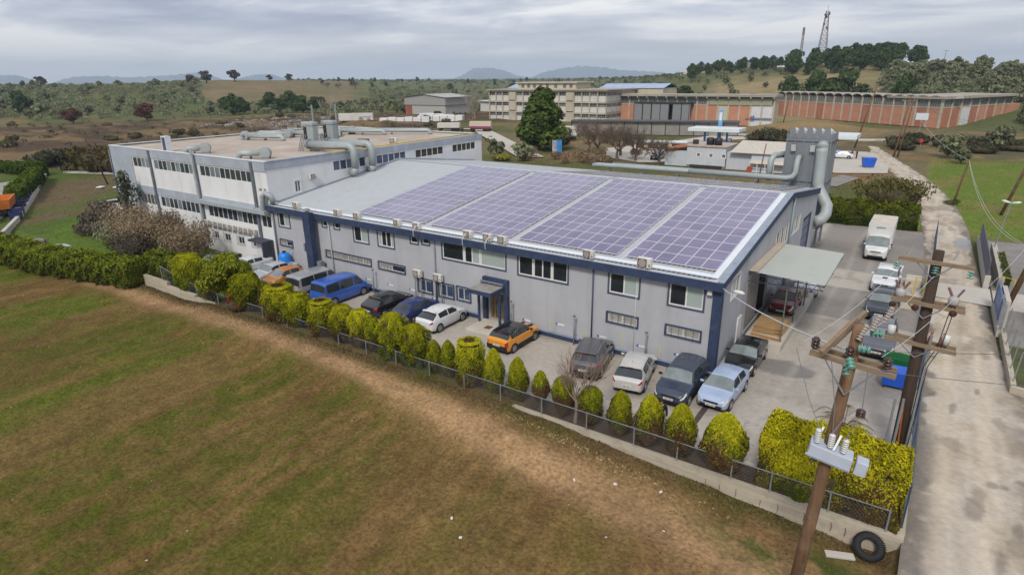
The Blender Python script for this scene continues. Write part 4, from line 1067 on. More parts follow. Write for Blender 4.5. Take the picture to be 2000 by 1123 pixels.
big = MB().tube([(-.55, SY0 - .55, 9.9)] + [(-.5, SY0 - .6, 9.6), (-.45, SY0 - .6, 6.6), (-.3, SY0 - .7, 6.1), (.25, SY0 - 1.0, 5.3), (.75, SY0 - 1.5, 4.7), (.8, SY0 - 1.9, 4.0), (.55, SY0 - 2.5, 3.5), (.05, SY0 - 2.9, 3.4)], .52, 16).build("main_duct", M_duct, si, smooth=True)
MB().tube([(-.55, SY0 - .1, 10.2), (-.55, SY0 - .55, 9.9)], .52, 16).build("duct_elbow", M_duct, si, smooth=True)
rd = thing("roof_ducts", "long sage grey ducts lying along the rear roof edge to the silo", "duct", (-10, 31, 6))
z_ = 7.0
MB().tube([(-24, 31.0, z_ - .1), (-23.3, 31.0, z_), (-13, 31.2, z_), (-12.8, 31.2, z_)], .25, 12).build("duct_run", M_duct, rd, smooth=True)
MB().tube([(-21.8, 31.7, z_), (-12.6, 31.7, z_)], .25, 12).build("duct_run", M_duct, rd, smooth=True)
MB().tube([(-12.8, 31.3, z_), (-3.2, 31.4, z_), (-2.65, 31.5, z_ + .15), (-2.45, 31.6, z_ + .6), (-2.45, 31.7, 8.6), (-2.45, 32.0, 8.9), (-2.45, 32.7, 8.95)], .28, 12).build("duct_run", M_duct, rd, smooth=True)
MB().tube([(-4.9, 31.9, 6.6), (-4.9, 31.9, 8.6), (-4.7, 32.2, 9.0), (-4.0, 33.4, 9.05)], .3, 12).build("duct_run", M_duct, rd, smooth=True)
b = MB()
for x in (-22, -18, -14, -10, -6): b.box(x - .05, x + .05, 30.4, 31.9, 6.3, 6.42); b.box(x - .04, x + .04, 31.15, 31.23, 6.42, 6.72)
b.build("saddle", M_pipe, rd)
# ================================================================== VEHICLES
M_tyre = mat("tyre_rubber", (.018, .018, .019), rough=.85, var=.2, scale=9)
M_rim = mat("alloy_rim", (.42, .43, .45), rough=.35, var=.1, metal=.7)
M_trim = mat("black_trim", (.015, .015, .017), rough=.55, var=.2)
M_cglass = mat("car_glass", (.03, .036, .038), rough=.04, var=.3, scale=.9, spec=.9)
M_cglass2 = mat("car_glass_screen_sheen", (.18, .21, .21), rough=.05, var=.25, scale=1.2, spec=.9)  # paler windshield glass: sky reflection put into the base colour
M_head = mat("headlamp_glass", (.62, .64, .62), rough=.12, var=.25, scale=12, spec=.8)
M_tail = mat("tail_lamp_red", (.42, .012, .02), rough=.15, var=.2, scale=9, spec=.8)
M_plate = mat("number_plate", (.62, .62, .58), rough=.5, var=.08, scale=30)
M_plink = mat("plate_ink", (.03, .03, .04), rough=.5)
def paint(name, c, rough=.28, flake=.1):
    return mat("paint_" + name, c, rough=rough, var=flake, scale=.9, spec=.6, coat=.6, wear=((c[0] * .8 + .012, c[1] * .8 + .011, c[2] * .8 + .01), .12, 1.3))

def wheel_mesh(r):
    ty = MB().lathe((-.10, 0, 0), (1, 0, 0), [(0, r * .72), (.0, r * .9), (.03, r), (.17, r), (.2, r * .92), (.2, r * .7), (.17, r * .68)], 18)
    rim = MB().lathe((.103, 0, 0), (1, 0, 0), [(0, r * .68), (.012, r * .66), (.012, r * .56), (-.02, r * .54)], 16)
    for k in range(5):
        a = k * 2 * math.pi / 5; u = Vector((0, math.cos(a), math.sin(a))); w_ = Vector((0, -math.sin(a), math.cos(a)))
        rim.obox(Vector((.095, 0, 0)) - w_ * r * .09, u * r * .62, w_ * r * .18, (.025, 0, 0))
    rim.lathe((.095, 0, 0), (1, 0, 0), [(0, r * .16), (.035, r * .14)], 8)
    return ty, rim
_wm = {}
def add_wheels(t, W, r, ys, plain=False):
    key = round(r, 3)
    if key not in _wm:
        ty, rim = wheel_mesh(r); _wm[key] = (ty.mesh("tyre", M_tyre), rim.mesh("rim", M_rim))
    for y in ys:
        for sx in (-1, 1):
            o = bpy.data.objects.new("wheel", _wm[key][0]); COL.objects.link(o); o.parent = t
            o.location = (sx * (W / 2 - .105), y, r)
            if sx < 0: o.rotation_euler = (0, 0, math.pi)
            q = bpy.data.objects.new("rim", _wm[key][1]); COL.objects.link(q); q.parent = o
            a = MB().lathe((sx * (W / 2 - .25), y, r + .01), (sx, 0, 0), [(0, r + .05), (.253, r + .055)], 18)
            a.build("wheel_arch", M_trim, t, world=False)

def car(name, label, pnt, loc, rz, L=4.2, W=1.75, H=1.48, nose=.62, hood=.92, belt=.95, deck=1.0, ws=(.25, .40), rw=(.84, .96), sw=((.33, .52), (.54, .74)),
        wb=(.18, .80), r=.31, roof_m=None, tumble=.38, cat="car", rails=False, tail='high', head=True, group="parked cars", black_low=False, roof_rear=.06, screen=None, spoil=False, clear=.2, platefront=True):
    t = thing(name, label, cat, loc, rz, group)
    def lerp(pts, x):
        return float(np.interp(x, [p[0] for p in pts], [p[1] for p in pts]))
    top = [(0, nose), (.02, nose + .1), (.06, hood - .09), (ws[0], hood), (ws[1], H - .05), ((ws[1] + rw[0]) / 2, H), (rw[0], H - roof_rear), (rw[1], deck), (.99, deck - .05), (1, deck - .16)]
    bel = [(0, nose - .12), (.06, hood - .12), (ws[0], belt - .03), (.6, belt), (1, belt + .02)]
    wid = [(0, .60), (.006, .70), (.015, .79), (.035, .88), (.07, .94), (.12, .97), (.2, .99), (.35, 1), (.75, 1), (.90, .975), (.96, .93), (.985, .87), (.994, .82), (1, .74)]
    bot = [(0, clear + .12), (.04, clear + .02), (.1, clear), (.9, clear), (.97, clear + .06), (1, clear + .18)]
    keys = sorted({0, .003, .006, .015, .025, .035, .05, .07, .09, .955, .97, .985, .994, 1, *ws, *rw, ws[0] + .012, ws[1] - .01, rw[0] + .012, rw[1] - .012, *[q for s_ in sw for q in s_]})
    st = []
    for a, c in zip(keys[:-1], keys[1:]):
        n = max(1, int(math.ceil((c - a) / .04)))
        st += [a + (c - a) * k / n for k in range(n)]
    st.append(1)
    rings = []
    for x in st:
        w = W / 2 * lerp(wid, x); zt = lerp(top, x); zb = min(lerp(bel, x), zt - .03); z0 = lerp(bot, x)
        k = min(1, max(0, (zt - zb - .03) / .42)); wr = w * .93 * (1 - k) + W * tumble * k; ze = zt - .02 - .05 * k
        h = [(w * .90, z0), (w * .985, z0 + .10), (w, z0 + .45 * (zb - z0)), (w * .995, z0 + .8 * (zb - z0)), (w * .965, zb)]
        for s_ in (.08, .36, .64, .90, 1.0): h.append((w * .955 + (wr - w * .955) * s_ ** 1.1, zb + .01 + (ze - zb - .01) * s_))
        for s_ in (.1, .35, .68, 1.0): h.append((wr * (1 - s_), ze + (zt - ze) * (1 - (1 - s_) ** 2.2)))
        y = L / 2 - x * L
        ring = [(-a, y, z) for a, z in h[:-1]] + [(0, y, h[-1][1])] + [(a, y, z) for a, z in h[:-1]][::-1]
        rings.append(ring)
    m = len(rings[0]); sets = {"body": MB(), "windshield": MB(), "rear_window": MB(), "roof": MB()}; lamp = {("h", 0): MB(), ("h", 1): MB(), ("t", 0): MB(), ("t", 1): MB()}
    swm = [[MB(), MB()] for _ in sw]
    for i in range(len(st) - 1):
        xm = (st[i] + st[i + 1]) / 2
        for j in range(m - 1):
            jj = j if j < m // 2 else m - 2 - j       # segment index counted from the sill up
            q = [rings[i][j], rings[i + 1][j], rings[i + 1][j + 1], rings[i][j + 1]][::-1]
            dest = sets["body"]
            sd_ = 0 if j < m // 2 else 1
            if head and .006 <= xm <= .085 and jj in (3, 4): dest = lamp[("h", sd_)]
            elif xm >= .956 and ((tail == 'tall' and 5 <= jj <= 8) or (tail == 'high' and jj in (3, 4, 5)) or (tail == 'low' and jj in (2, 3))): dest = lamp[("t", sd_)]
            elif jj >= 9 and ws[0] + .012 <= xm <= ws[1] - .01: dest = sets["windshield"]
            elif jj >= 9 and rw[0] + .012 <= xm <= rw[1] - .012: dest = sets["rear_window"]
            elif 5 <= jj <= 7 and any(a <= xm <= c for a, c in sw):
                k = [n for n, (a, c) in enumerate(sw) if a <= xm <= c][0]; dest = swm[k][0 if j < m // 2 else 1]
            elif roof_m and (jj >= 8 or (jj >= 5 and xm > ws[1])) and ws[1] - .01 <= xm <= rw[0] + .012: dest = sets["roof"]
            dest.quad(*q)
    B = sets["body"]
    B.poly(rings[0][::-1][::-1]); B.poly(rings[-1][::-1])
    def weld(mb, nm, mt, par):
        o = mb.build(nm, mt, par, smooth=True, world=False)
        bm = bmesh.new(); bm.from_mesh(o.data); bmesh.ops.remove_doubles(bm, verts=bm.verts, dist=.0005); bmesh.ops.recalc_face_normals(bm, faces=bm.faces); bm.to_mesh(o.data); bm.free()
        for p in o.data.polygons: p.use_smooth = len(p.vertices) == 4
        return o
    body = weld(B, "body", pnt, t)
    if roof_m: weld(sets["roof"], "roof", roof_m, t)
    for (kk, _), mb in lamp.items():
        if mb.f: weld(mb, "headlight" if kk == 'h' else "tail_light", M_head if kk == 'h' else M_tail, t)
    for nm in ("windshield", "rear_window"):
        if sets[nm].f: weld(sets[nm], nm, (screen or M_cglass2) if nm == "windshield" else M_cglass, t)
    for pr_ in swm:
        for mb in pr_:
            if mb.f: weld(mb, "side_window", M_cglass, t)
    # floor, sills
    MB().box(-W * .43, W * .43, -L * .46, L * .46, clear - .03, clear + .06).build("underbody", M_trim, t, world=False)
    add_wheels(t, W, r, [L / 2 - wb[0] * L, L / 2 - wb[1] * L])
    # lamps
    for sx in (-1, 1):
        mr = MB().box(sx * (W / 2 - .03) if sx > 0 else -W / 2 - .17, W / 2 + .17 if sx > 0 else -(W / 2 - .03), L / 2 - (ws[0] + .075) * L, L / 2 - (ws[0] + .05) * L, belt + .02, belt + .15)
        mr.build("mirror", roof_m or (M_trim if black_low else pnt), t, bevel=.03, world=False)
    fy = L / 2 + .004
    MB().box(-W * .22, W * .22, fy - .12, fy + .012, nose - .10, nose + .005).build("grille", M_trim, t, bevel=.01, world=False)
    MB().box(-W * .33, W * .33, fy - .06, fy + .018, clear + .13, clear + .24).build("bumper_intake", M_trim, t, world=False)
    for (y, sgn, z) in (((fy, 1, nose - .2),) if platefront else ()) + ((-L / 2, -1, min(deck - .38, .72)),):
        p_ = MB().box(-.26, .26, min(y, y + sgn * .03), max(y, y + sgn * .03), z - .055, z + .055).build("number_plate", M_plate, t, world=False)
        b = MB()
        for k in range(7):
            if k != 3: b.box(-.19 + k * .056, -.155 + k * .056, y + sgn * .031 - .001, y + sgn * .031 + .001, z - .03, z + .03)
        b.build("plate_characters", M_plink, p_, world=False)
    b = MB()
    for sx in (-1, 1):
        for (a, c) in sw[:2]:
            yy = L / 2 - (c - .02) * L; b.box(sx * (W / 2 - .005) if sx > 0 else -W / 2 - .02, W / 2 + .02 if sx > 0 else -(W / 2 - .005), yy - .02, yy + .14, belt - .14, belt - .11)
    b.build("door_handle", pnt, t, world=False)
    if black_low:
        b = MB()
        for sx in (-1, 1): b.box(min(sx * W * .49, sx * W * .503), max(sx * W * .49, sx * W * .503), -L * .3, L * .3, clear, clear + .28)
        b.box(-W * .44, W * .44, -L / 2 - .02, -L / 2 + .12, clear + .1, clear + .42)
        b.build("lower_cladding", M_trim, t, bevel=.02, world=False)
    if rails:
        for sx in (-1, 1): MB().tube([(sx * W * .36, L / 2 - (ws[1] + .03) * L, H - .02), (sx * W * .365, L / 2 - .6 * L, H + .035), (sx * W * .36, L / 2 - (rw[0] - .01) * L, H - .04)], .022, 6).build("roof_rail", rails, t, world=False)
    if spoil:
        MB().box(-W * .34, W * .34, -L / 2 + (1 - rw[0]) * L - .16, -L / 2 + (1 - rw[0]) * L + .04, H - .10, H - .055).build("spoiler", roof_m or pnt, t, bevel=.015, world=False)
        MB().box(-.17, .17, -L / 2 + (1 - rw[0]) * L - .17, -L / 2 + (1 - rw[0]) * L - .15, H - .095, H - .065).build("brake_light", M_tail, t, world=False)
    MB().tube([(0, L * -.2, H - .02), (.0, L * -.23, H + .16)], .008, 4).build("aerial", M_trim, t, world=False)
    return t
PI = math.pi
HB = dict(L=4.0, W=1.72, H=1.47, ws=(.23, .40), rw=(.80, .955), deck=.98, sw=((.32, .54), (.56, .78)), tail='high', tumble=.355, roof_rear=.09)
SUV = dict(L=4.4, W=1.82, H=1.70, nose=.78, hood=1.07, belt=1.12, deck=1.15, ws=(.26, .39), rw=(.87, .968), sw=((.32, .51), (.53, .70), (.72, .86)), r=.35, clear=.26, wb=(.18, .79), tumble=.37, roof_rear=.07)
VAN = dict(L=4.85, W=1.92, H=1.95, nose=.80, hood=1.08, belt=1.03, deck=1.05, ws=(.13, .29), rw=(.93, .985), sw=((.20, .36), (.39, .65), (.665, .91)), r=.33, tumble=.43, tail='tall', cat="van", wb=(.19, .80), roof_rear=.03)
SED = dict(L=4.45, W=1.74, H=1.44, ws=(.27, .41), rw=(.70, .86), deck=1.02, sw=((.34, .53), (.55, .73)), tail='high')

car("parked_car", "silver sedan parked nose-out at the left end of the row by the blue tank", paint("silver", (.46, .48, .51)), (-38.0, -2.5, 0), PI, **SED)
car("parked_car", "orange hatchback parked nose-out beside the silver sedan", paint("copper_orange", (.50, .185, .045)), (-35.7, -3.0, 0), PI, **{**HB, "L": 3.7, "W": 1.62, "H": 1.52, "hood": .95})
car("parked_van", "grey minibus parked tail-out between orange hatchback and blue van", paint("dust_grey", (.30, .31, .32)), (-31.9, -2.75, 0), R(1), **{**VAN, "screen": M_cglass}, rails=False)
car("parked_van", "bright blue minibus parked tail-out", paint("cobalt_blue", (.028, .10, .42)), (-28.85, -2.7, 0), 0, **{**VAN, "screen": M_cglass})
car("parked_car", "black hatchback parked tail-out right of the blue van", paint("black", (.012, .012, .014), .15), (-23.75, -2.45, 0), 0, **{**HB, "L": 4.35, "W": 1.82}, spoil=True)
car("parked_car", "dark blue hatchback parked between the black and the white hatchback", paint("navy_blue", (.012, .028, .13)), (-21.0, -2.3, 0), 0, **{**HB, "L": 3.9, "W": 1.65, "tail": "tall"})
car("parked_car", "white hatchback parked left of the entrance steps", paint("white", (.66, .67, .68), .3), (-18.48, -2.45, 0), 0, **HB, spoil=True)
mini = car("parked_car", "orange small car with a black roof right of the entrance", paint("mini_orange", (.68, .27, .015), .22), (-12.3, -2.42, 0), R(-1), L=3.85, W=1.73, H=1.42, nose=.66, hood=.94, belt=.97, deck=1.0, ws=(.27, .37), rw=(.85, .955),
           sw=((.34, .58), (.60, .82)), r=.31, roof_m=paint("roof_black", (.012, .012, .013), .12), tumble=.40, tail='low', spoil=True, black_low=True)
b = MB()
for sx in (-1, 1): b.box(sx * .33 - .11, sx * .33 + .11, -1.985, -1.6, .999, 1.006) if False else None
for sx in (-1, 1): b.obox((sx * .33 - .1, 1.72, .905), (.2, 0, 0), (0, -.70, .052), (0, 0, .012))
b.build("bonnet_stripe", M_trim, mini, world=False)
car("parked_suv", "dark grey SUV with silver roof rails behind the bare sapling", paint("graphite", (.085, .085, .095)), (-6.5, -2.5, 0), R(12.5), **SUV, rails=M_rim, black_low=True, spoil=True)
car("parked_car", "silver hatchback parked tail-out between two dark SUVs", paint("silver_warm", (.50, .49, .47)), (-3.68, -2.65, 0), R(11), **{**HB, "L": 4.3, "W": 1.78}, spoil=True)
car("parked_suv", "navy grey SUV parked nose-out at the factory corner", paint("slate_navy", (.035, .045, .075)), (-.92, -2.6, 0), PI + R(1), **{**SUV, "L": 4.45}, black_low=True)
car("parked_car", "pale blue hatchback parked nose-out at the end of the front row", paint("ice_blue", (.34, .42, .58)), (1.14, -1.85, 0), PI - R(2), **{**HB, "L": 4.15})
car("parked_car", "black sedan parked against the side wall of the factory", paint("black", (.012, .012, .014), .15), (1.12, 2.85, 0), PI, **{**SED, "L": 4.4})
car("parked_car", "maroon sedan under the loading canopy", paint("maroon", (.17, .018, .035), .35), (1.35, 12.7, .5), PI, **{**SED, "L": 4.1, "W": 1.66})
car("parked_car", "silver car half hidden behind the loading canopy", paint("silver", (.46, .48, .51)), (1.35, 19.0, 0), PI + R(20), **HB)
PK = dict(L=5.1, W=1.80, H=1.74, nose=.82, hood=1.10, belt=1.12, deck=1.12, ws=(.27, .37), rw=(.60, .64), sw=((.31, .46), (.475, .58)), r=.36, clear=.28, wb=(.17, .76), cat="pickup truck", platefront=True)
pk = car("pickup_truck", "white pickup parked in front of the box truck", paint("white", (.66, .67, .68), .3), (6.9, 23.7, 0), PI + R(-3), **PK, group="vehicles in the side yard")
def bed(t, m, dark=True):
    MB().box(-.74, .74, -2.44, -.66, 1.105, 1.135).build("bed_floor", M_trim, t, world=False)
    b = MB(); b.box(-.86, -.75, -2.5, -.6, 1.09, 1.26); b.box(.75, .86, -2.5, -.6, 1.09, 1.26); b.box(-.75, .75, -2.5, -2.42, 1.09, 1.26); b.box(-.75, .75, -.66, -.6, 1.09, 1.26); b.build("bed_side", m, t, bevel=.02, world=False)
bed(pk, MAT["paint_white"]); MB().box(-.18, .18, 1.25, 1.55, 1.07, 1.12).build("bonnet_scoop", M_trim, pk, bevel=.02, world=False)
pk2 = car("pickup_truck", "black pickup with a covered bed behind the crossarms", paint("black_blue", (.02, .023, .033), .3), (7.1, 16.9, 0), PI, **PK, group="vehicles in the side yard")
bed(pk2, MAT["paint_black_blue"]); MB().box(-.72, .72, -2.4, -.7, 1.15, 1.24).build("bed_cover", mat("bed_canvas", (.05, .055, .075), rough=.7, var=.2, scale=4), pk2, bevel=.03, world=False)
b = MB(); b.tube([(-.8, -.66, 1.25), (-.8, -.66, 1.85), (.8, -.66, 1.85), (.8, -.66, 1.25)], .03, 6); b.build("roll_bar", M_trim, pk2, world=False)
car("parked_suv", "dark grey off-roader with chrome bull bar beside the green skip", paint("slate_grey", (.085, .088, .105)), (7.55, 9.6, 0), PI, **SUV, group="vehicles in the side yard", rails=M_trim, black_low=True)
car("parked_car", "white car half hidden behind the small pine", paint("white", (.66, .67, .68), .3), (-41.6, -2.6, 0), PI, **SED, group="parked cars")
car("parked_car", "black car half hidden behind the brown shrubs", paint("black", (.012, .012, .014), .15), (-45.4, -3.4, 0), PI, **SED, group="parked cars")
car("parked_car", "maroon and white old car behind the long left hedge", paint("maroon", (.17, .018, .035), .35), (-66.4, -10.5, 0), R(70), **SED, group="cars behind the hedge")
car("parked_car", "pale old car behind the long left hedge, right one", paint("silver", (.46, .48, .51)), (-61.8, -10.2, 0), R(95), **HB, group="cars behind the hedge")
car("parked_car", "white car with its door open at the filling station", paint("white", (.66, .67, .68), .3), (-7.6, 110.2, .06), R(100), **SED, group="cars at the filling station")
car("parked_car", "black car parked under the bare trees by the white hut", paint("black", (.012, .012, .014), .15), (-39.4, 90.5, .06), PI, **SUV, group="cars at the filling station")

# white box truck
tr = thing("box_truck", "white box truck parked nose-out at the back of the side yard", "truck", (5.4, 34.4, 0), PI, "vehicles in the side yard")
cabm = paint("truck_white", (.62, .63, .62), .4)
c0 = car("cab", "cab", cabm, (0, 0, 0), 0, L=4.0, W=1.93, H=2.2, nose=.95, hood=1.25, belt=1.3, deck=1.3, ws=(.16, .36), rw=(.60, .63), sw=((.26, .52),), r=.35, tumble=.44, clear=.3, wb=(.22, 5.0), cat="truck", head=True)
for k_ in ("label", "category", "group"): del c0[k_]
for ch in list(c0.children):
    if ch.name.startswith(("tail_light", "wheel_arch", "wheel", "number_plate.001")) and ch.location.y < -5: pass
    ch.parent = tr; ch.location.y += 1.3
    if ch.name.startswith("wheel") and (ch.location.y < -5 or (ch.type == 'MESH' and ch.name.startswith("wheel_arch") and min(v.co.y for v in ch.data.vertices) < -5)):
        ch.location.y += (-1.9 - (-17.0 + 0)) * 0
bpy.data.objects.remove(c0)
for o in [o for o in tr.children if o.name.startswith(("wheel", "tail_light"))]:
    if (o.name.startswith("wheel_arch") and min(v.co.y for v in o.data.vertices) < -5) or (not o.name.startswith("wheel_arch") and o.name.startswith("wheel") and o.location.y < -5) or o.name.startswith("tail_light"):
        for q in list(o.children): bpy.data.objects.remove(q)
        bpy.data.objects.remove(o)
add_wheels(tr, 1.93, .35, [-2.1])
M_cargo = mat("cargo_box_white", (.60, .60, .585), rough=.6, var=.05, scale=1.2, wear=((.47, .46, .44), .4, 1.2))
cg = MB().box(-1.06, 1.06, -3.6, 1.05, .75, 3.05).build("cargo_box", M_cargo, tr, bevel=.03, world=False)
MB().box(-1.0, 1.0, -3.5, 1.0, 3.052, 3.09).build("box_roof", mat("box_roof_cream", (.55, .50, .42), rough=.7, var=.1), cg, world=False)
o = lettering("palino", .30, M_plink, None, (0, 1.07, 2.75), (R(90), 0, PI)); o.parent = cg
MB().box(-1.0, 1.0, -3.55, -.2, .55, .75).build("chassis", M_trim, tr, world=False)
for sx in (-1, 1): MB().box(sx * 1.12 - .07, sx * 1.12 + .07, 2.25, 2.4, 1.25, 1.6).build("mirror", M_trim, tr, bevel=.02, world=False)

# skips and bins
def skip(name, label, loc, rz, m, lid=None, s=1.0):
    t = thing(name, label, "container", loc, rz, "bins in the side yard"); b = MB()
    w0, w1, d0, d1, h = .55 * s, .68 * s, .38 * s, .52 * s, 1.05 * s
    o_ = [(-w0, -d0, .18), (w0, -d0, .18), (w0, d0, .18), (-w0, d0, .18), (-w1, -d1, h), (w1, -d1, h), (w1, d1, h), (-w1, d1, h)]
    k = .05; i_ = [(-w1 + k, -d1 + k, h), (w1 - k, -d1 + k, h), (w1 - k, d1 - k, h), (-w1 + k, d1 - k, h), (-w0 + k, -d0 + k, .3), (w0 - k, -d0 + k, .3), (w0 - k, d0 - k, .3), (-w0 + k, d0 - k, .3)]
    b.add(o_ + i_, [(0, 3, 2, 1), (0, 1, 5, 4), (1, 2, 6, 5), (2, 3, 7, 6), (3, 0, 4, 7), (4, 5, 9, 8), (5, 6, 10, 9), (6, 7, 11, 10), (7, 4, 8, 11), (8, 9, 13, 12), (9, 10, 14, 13), (10, 11, 15, 14), (11, 8, 12, 15), (12, 13, 14, 15)])
    b.build("tub", m, t, world=False)
    if lid: MB().obox((-w1, -d1 - .02, h + .01), (2 * w1, 0, 0), (0, 2 * d1 + .04, .0), (0, 0, .05)).build("lid", lid, t, world=False, bevel=.02)
    b = MB()
    for sx in (-1, 1): b.box(sx * w1 - .03, sx * w1 + .03, -.08, .08, h - .22, h - .08)
    b.build("lifting_lug", M_pipe, t, world=False)
    for sx in (-1, 1):
        for sy_ in (-1, 1): MB().lathe((sx * w0 * .85 - .03, sy_ * d0 * .8, .09), (1, 0, 0), [(0, .09), (.06, .09)], 10).build("castor", M_tyre, t, world=False)
    return t
M_bblue = mat("bin_blue", (.015, .10, .55), rough=.45, var=.08); M_bgreen = mat("bin_green", (.008, .12, .035), rough=.5, var=.15)
skip("rubbish_container", "open green rubbish container by the lane fence", (8.75, 6.3, 0), R(-4), M_bgreen, None, 1.05)
skip("rubbish_container", "blue rubbish container in front of the green one", (8.75, 4.35, 0), R(3), M_bblue, M_bblue, 1.0)
skip("rubbish_container", "blue recycling container at the roadside by the filling station", (-1.6, 98.3, .08), R(20), M_bblue, M_bblue, 1.6)
# blue water tank by the wall
wt = thing("water_tank", "bright blue upright water tank against the factory wall", "tank", (-38.65, -.75, 0))
MB().lathe((-38.65, -.75, 0), (0, 0, 1), [(0, .48), (.1, .52), (1.55, .52), (1.75, .42), (1.85, .15), (1.86, .06)], 18).build("shell", mat("tank_blue", (.02, .22, .75), rough=.4, var=.05), wt, smooth=True)
MB().lathe((-38.65, -.75, 1.86), (0, 0, 1), [(0, .16), (.12, .16), (.14, .05)], 12).build("cap", M_trim, wt)
pipe("inlet_pipe", [(-38.5, -.7, 1.95), (-38.3, -.5, 2.1), (-38.2, -.05, 2.1)], .03, M_galv, wt)
# small service boxes by the lane fence, and gravel crates beside the pickups
sb = thing("meter_cabinet", "pale concrete meter cabinet standing by the fence behind the big hedge", "cabinet", (8.2, -4.6, 0))
MB().box(7.95, 8.5, -4.9, -4.4, 0, 1.45).build("housing", M_conc_pale, sb, bevel=.02); MB().box(7.98, 8.47, -4.93, -4.901, .2, 1.3).build("door", M_pipe, sb)
for k, (y, lab) in enumerate(((19.2, "cream concrete block beside the black pickup"), (24.9, "cream concrete block beside the white pickup"))):
    p_ = thing("concrete_block", lab, "block", (8.8, y, 0), 0, "cream blocks along the side fence")
    MB().box(8.2, 9.3, y - .7, y + .7, 0, .75).build("block_body", mat("block_cream", (.52, .47, .37), rough=.85, var=.08), p_, bevel=.03)
    MB().box(8.25, 9.25, y - .1, y + .1, .75, .82).build("lifting_rib", M_conc_pale, p_)
# ================================================================== VEGETATION
def leaf_mesh(name, P, Nn, size, aspect, mats, cols=None, seed=0, droop=0.0, face=None, extra=None):
    """one quad per point: P centres, Nn outward directions; size per leaf; cols per-leaf colour factor; extra = solid MB joined in as material 1"""
    g = np.random.default_rng(seed); n = len(P)
    size = np.broadcast_to(np.asarray(size, float), (n,))
    rd = g.normal(size=(n, 3)); rd /= np.linalg.norm(rd, axis=1)[:, None]
    nn = Nn + .75 * rd; nn /= np.linalg.norm(nn, axis=1)[:, None] + 1e-9
    upv = np.array([0, 0, 1.0]) + .55 * g.normal(size=(n, 3)) + np.array([0, 0, -droop]); t = upv - (upv * nn).sum(1)[:, None] * nn
    t /= np.linalg.norm(t, axis=1)[:, None] + 1e-9; s = np.cross(nn, t)
    a = (size * .5)[:, None]; c = (size * .5 * aspect)[:, None]
    V = np.stack([P - s * a * .75 - t * c, P + s * a * .75 - t * c, P + s * a * .45 + t * c, P - s * a * .35 + t * c * .9], 1).reshape(-1, 3)
    nv0 = len(V); F = np.arange(n * 4).reshape(n, 4)
    ev, ef = (np.array(extra.v, float).reshape(-1, 3), extra.f) if extra and extra.v else (np.zeros((0, 3)), [])
    V = np.vstack([V, ev])
    me = bpy.data.meshes.new(name)
    loops = [F.ravel()] + [np.array([i + nv0 for i in f]) for f in ef]
    lens = np.concatenate([np.full(n, 4), np.array([len(f) for f in ef], int)]).astype(int)
    lv = np.concatenate(loops).astype(np.int32)
    me.vertices.add(len(V)); me.vertices.foreach_set("co", V.ravel())
    me.loops.add(len(lv)); me.loops.foreach_set("vertex_index", lv)
    me.polygons.add(len(lens)); me.polygons.foreach_set("loop_start", np.concatenate([[0], np.cumsum(lens)[:-1]]).astype(np.int32))
    for m in mats: me.materials.append(m)
    mi = np.concatenate([np.zeros(n, int), np.ones(len(ef), int)]).astype(np.int32)
    me.polygons.foreach_set("material_index", mi)
    me.update(calc_edges=True); me.validate()
    if cols is not None:
        K = np.vstack([np.repeat(cols, 4, 0), np.tile([[.3, .25, .15]], (len(ev), 1))])
        at = me.attributes.new("tint", 'FLOAT_COLOR', 'POINT'); at.data.foreach_set("color", np.concatenate([K, np.ones((len(K), 1))], 1).ravel())
    return me
def link_obj(name, me, parent=None, loc=(0, 0, 0)):
    o = bpy.data.objects.new(name, me); COL.objects.link(o)
    if parent: o.parent = parent
    o.location = loc
    return o
M_thuja = leafmat("thuja_foliage", (.72, .72, .72), (1.25, 1.25, 1.25), attr="tint", trans=.2)
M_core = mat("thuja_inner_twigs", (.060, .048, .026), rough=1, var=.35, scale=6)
M_bark = mat("bark_brown", (.11, .085, .065), rough=.95, var=.3, scale=8, bump=.4)
M_barkp = mat("bark_pale", (.24, .20, .165), rough=.95, var=.25, scale=8)
YEL, GRN, BRN, ORG = np.array([.45, .42, .016]), np.array([.070, .105, .010]), np.array([.10, .062, .028]), np.array([.28, .15, .02])
def prof(kind, t):
    """radius of the clipped shape at height t"""
    t = np.asarray(t, float)
    if kind == 'bullet': return np.clip(np.minimum(.55 + 1.5 * t, 1.0), 0, 1) * np.clip(1 - np.clip((t - .26) / .74, 0, 1) ** 1.75, 0, 1) ** .62
    if kind == 'round': return np.sqrt(np.clip(1 - ((t - .55) / .56) ** 2, 0, 1)) * .92 + .08 * (t < .9)
    if kind == 'flat': return np.where(t < .93, .86 + .16 * np.sin(np.clip(t, 0, 1) * 3.1), .55)
    return np.clip(.72 + .5 * t, 0, 1) * np.sqrt(np.clip(1 - np.clip((t - .45) / .56, 0, 1) ** 2.2, 0, 1))
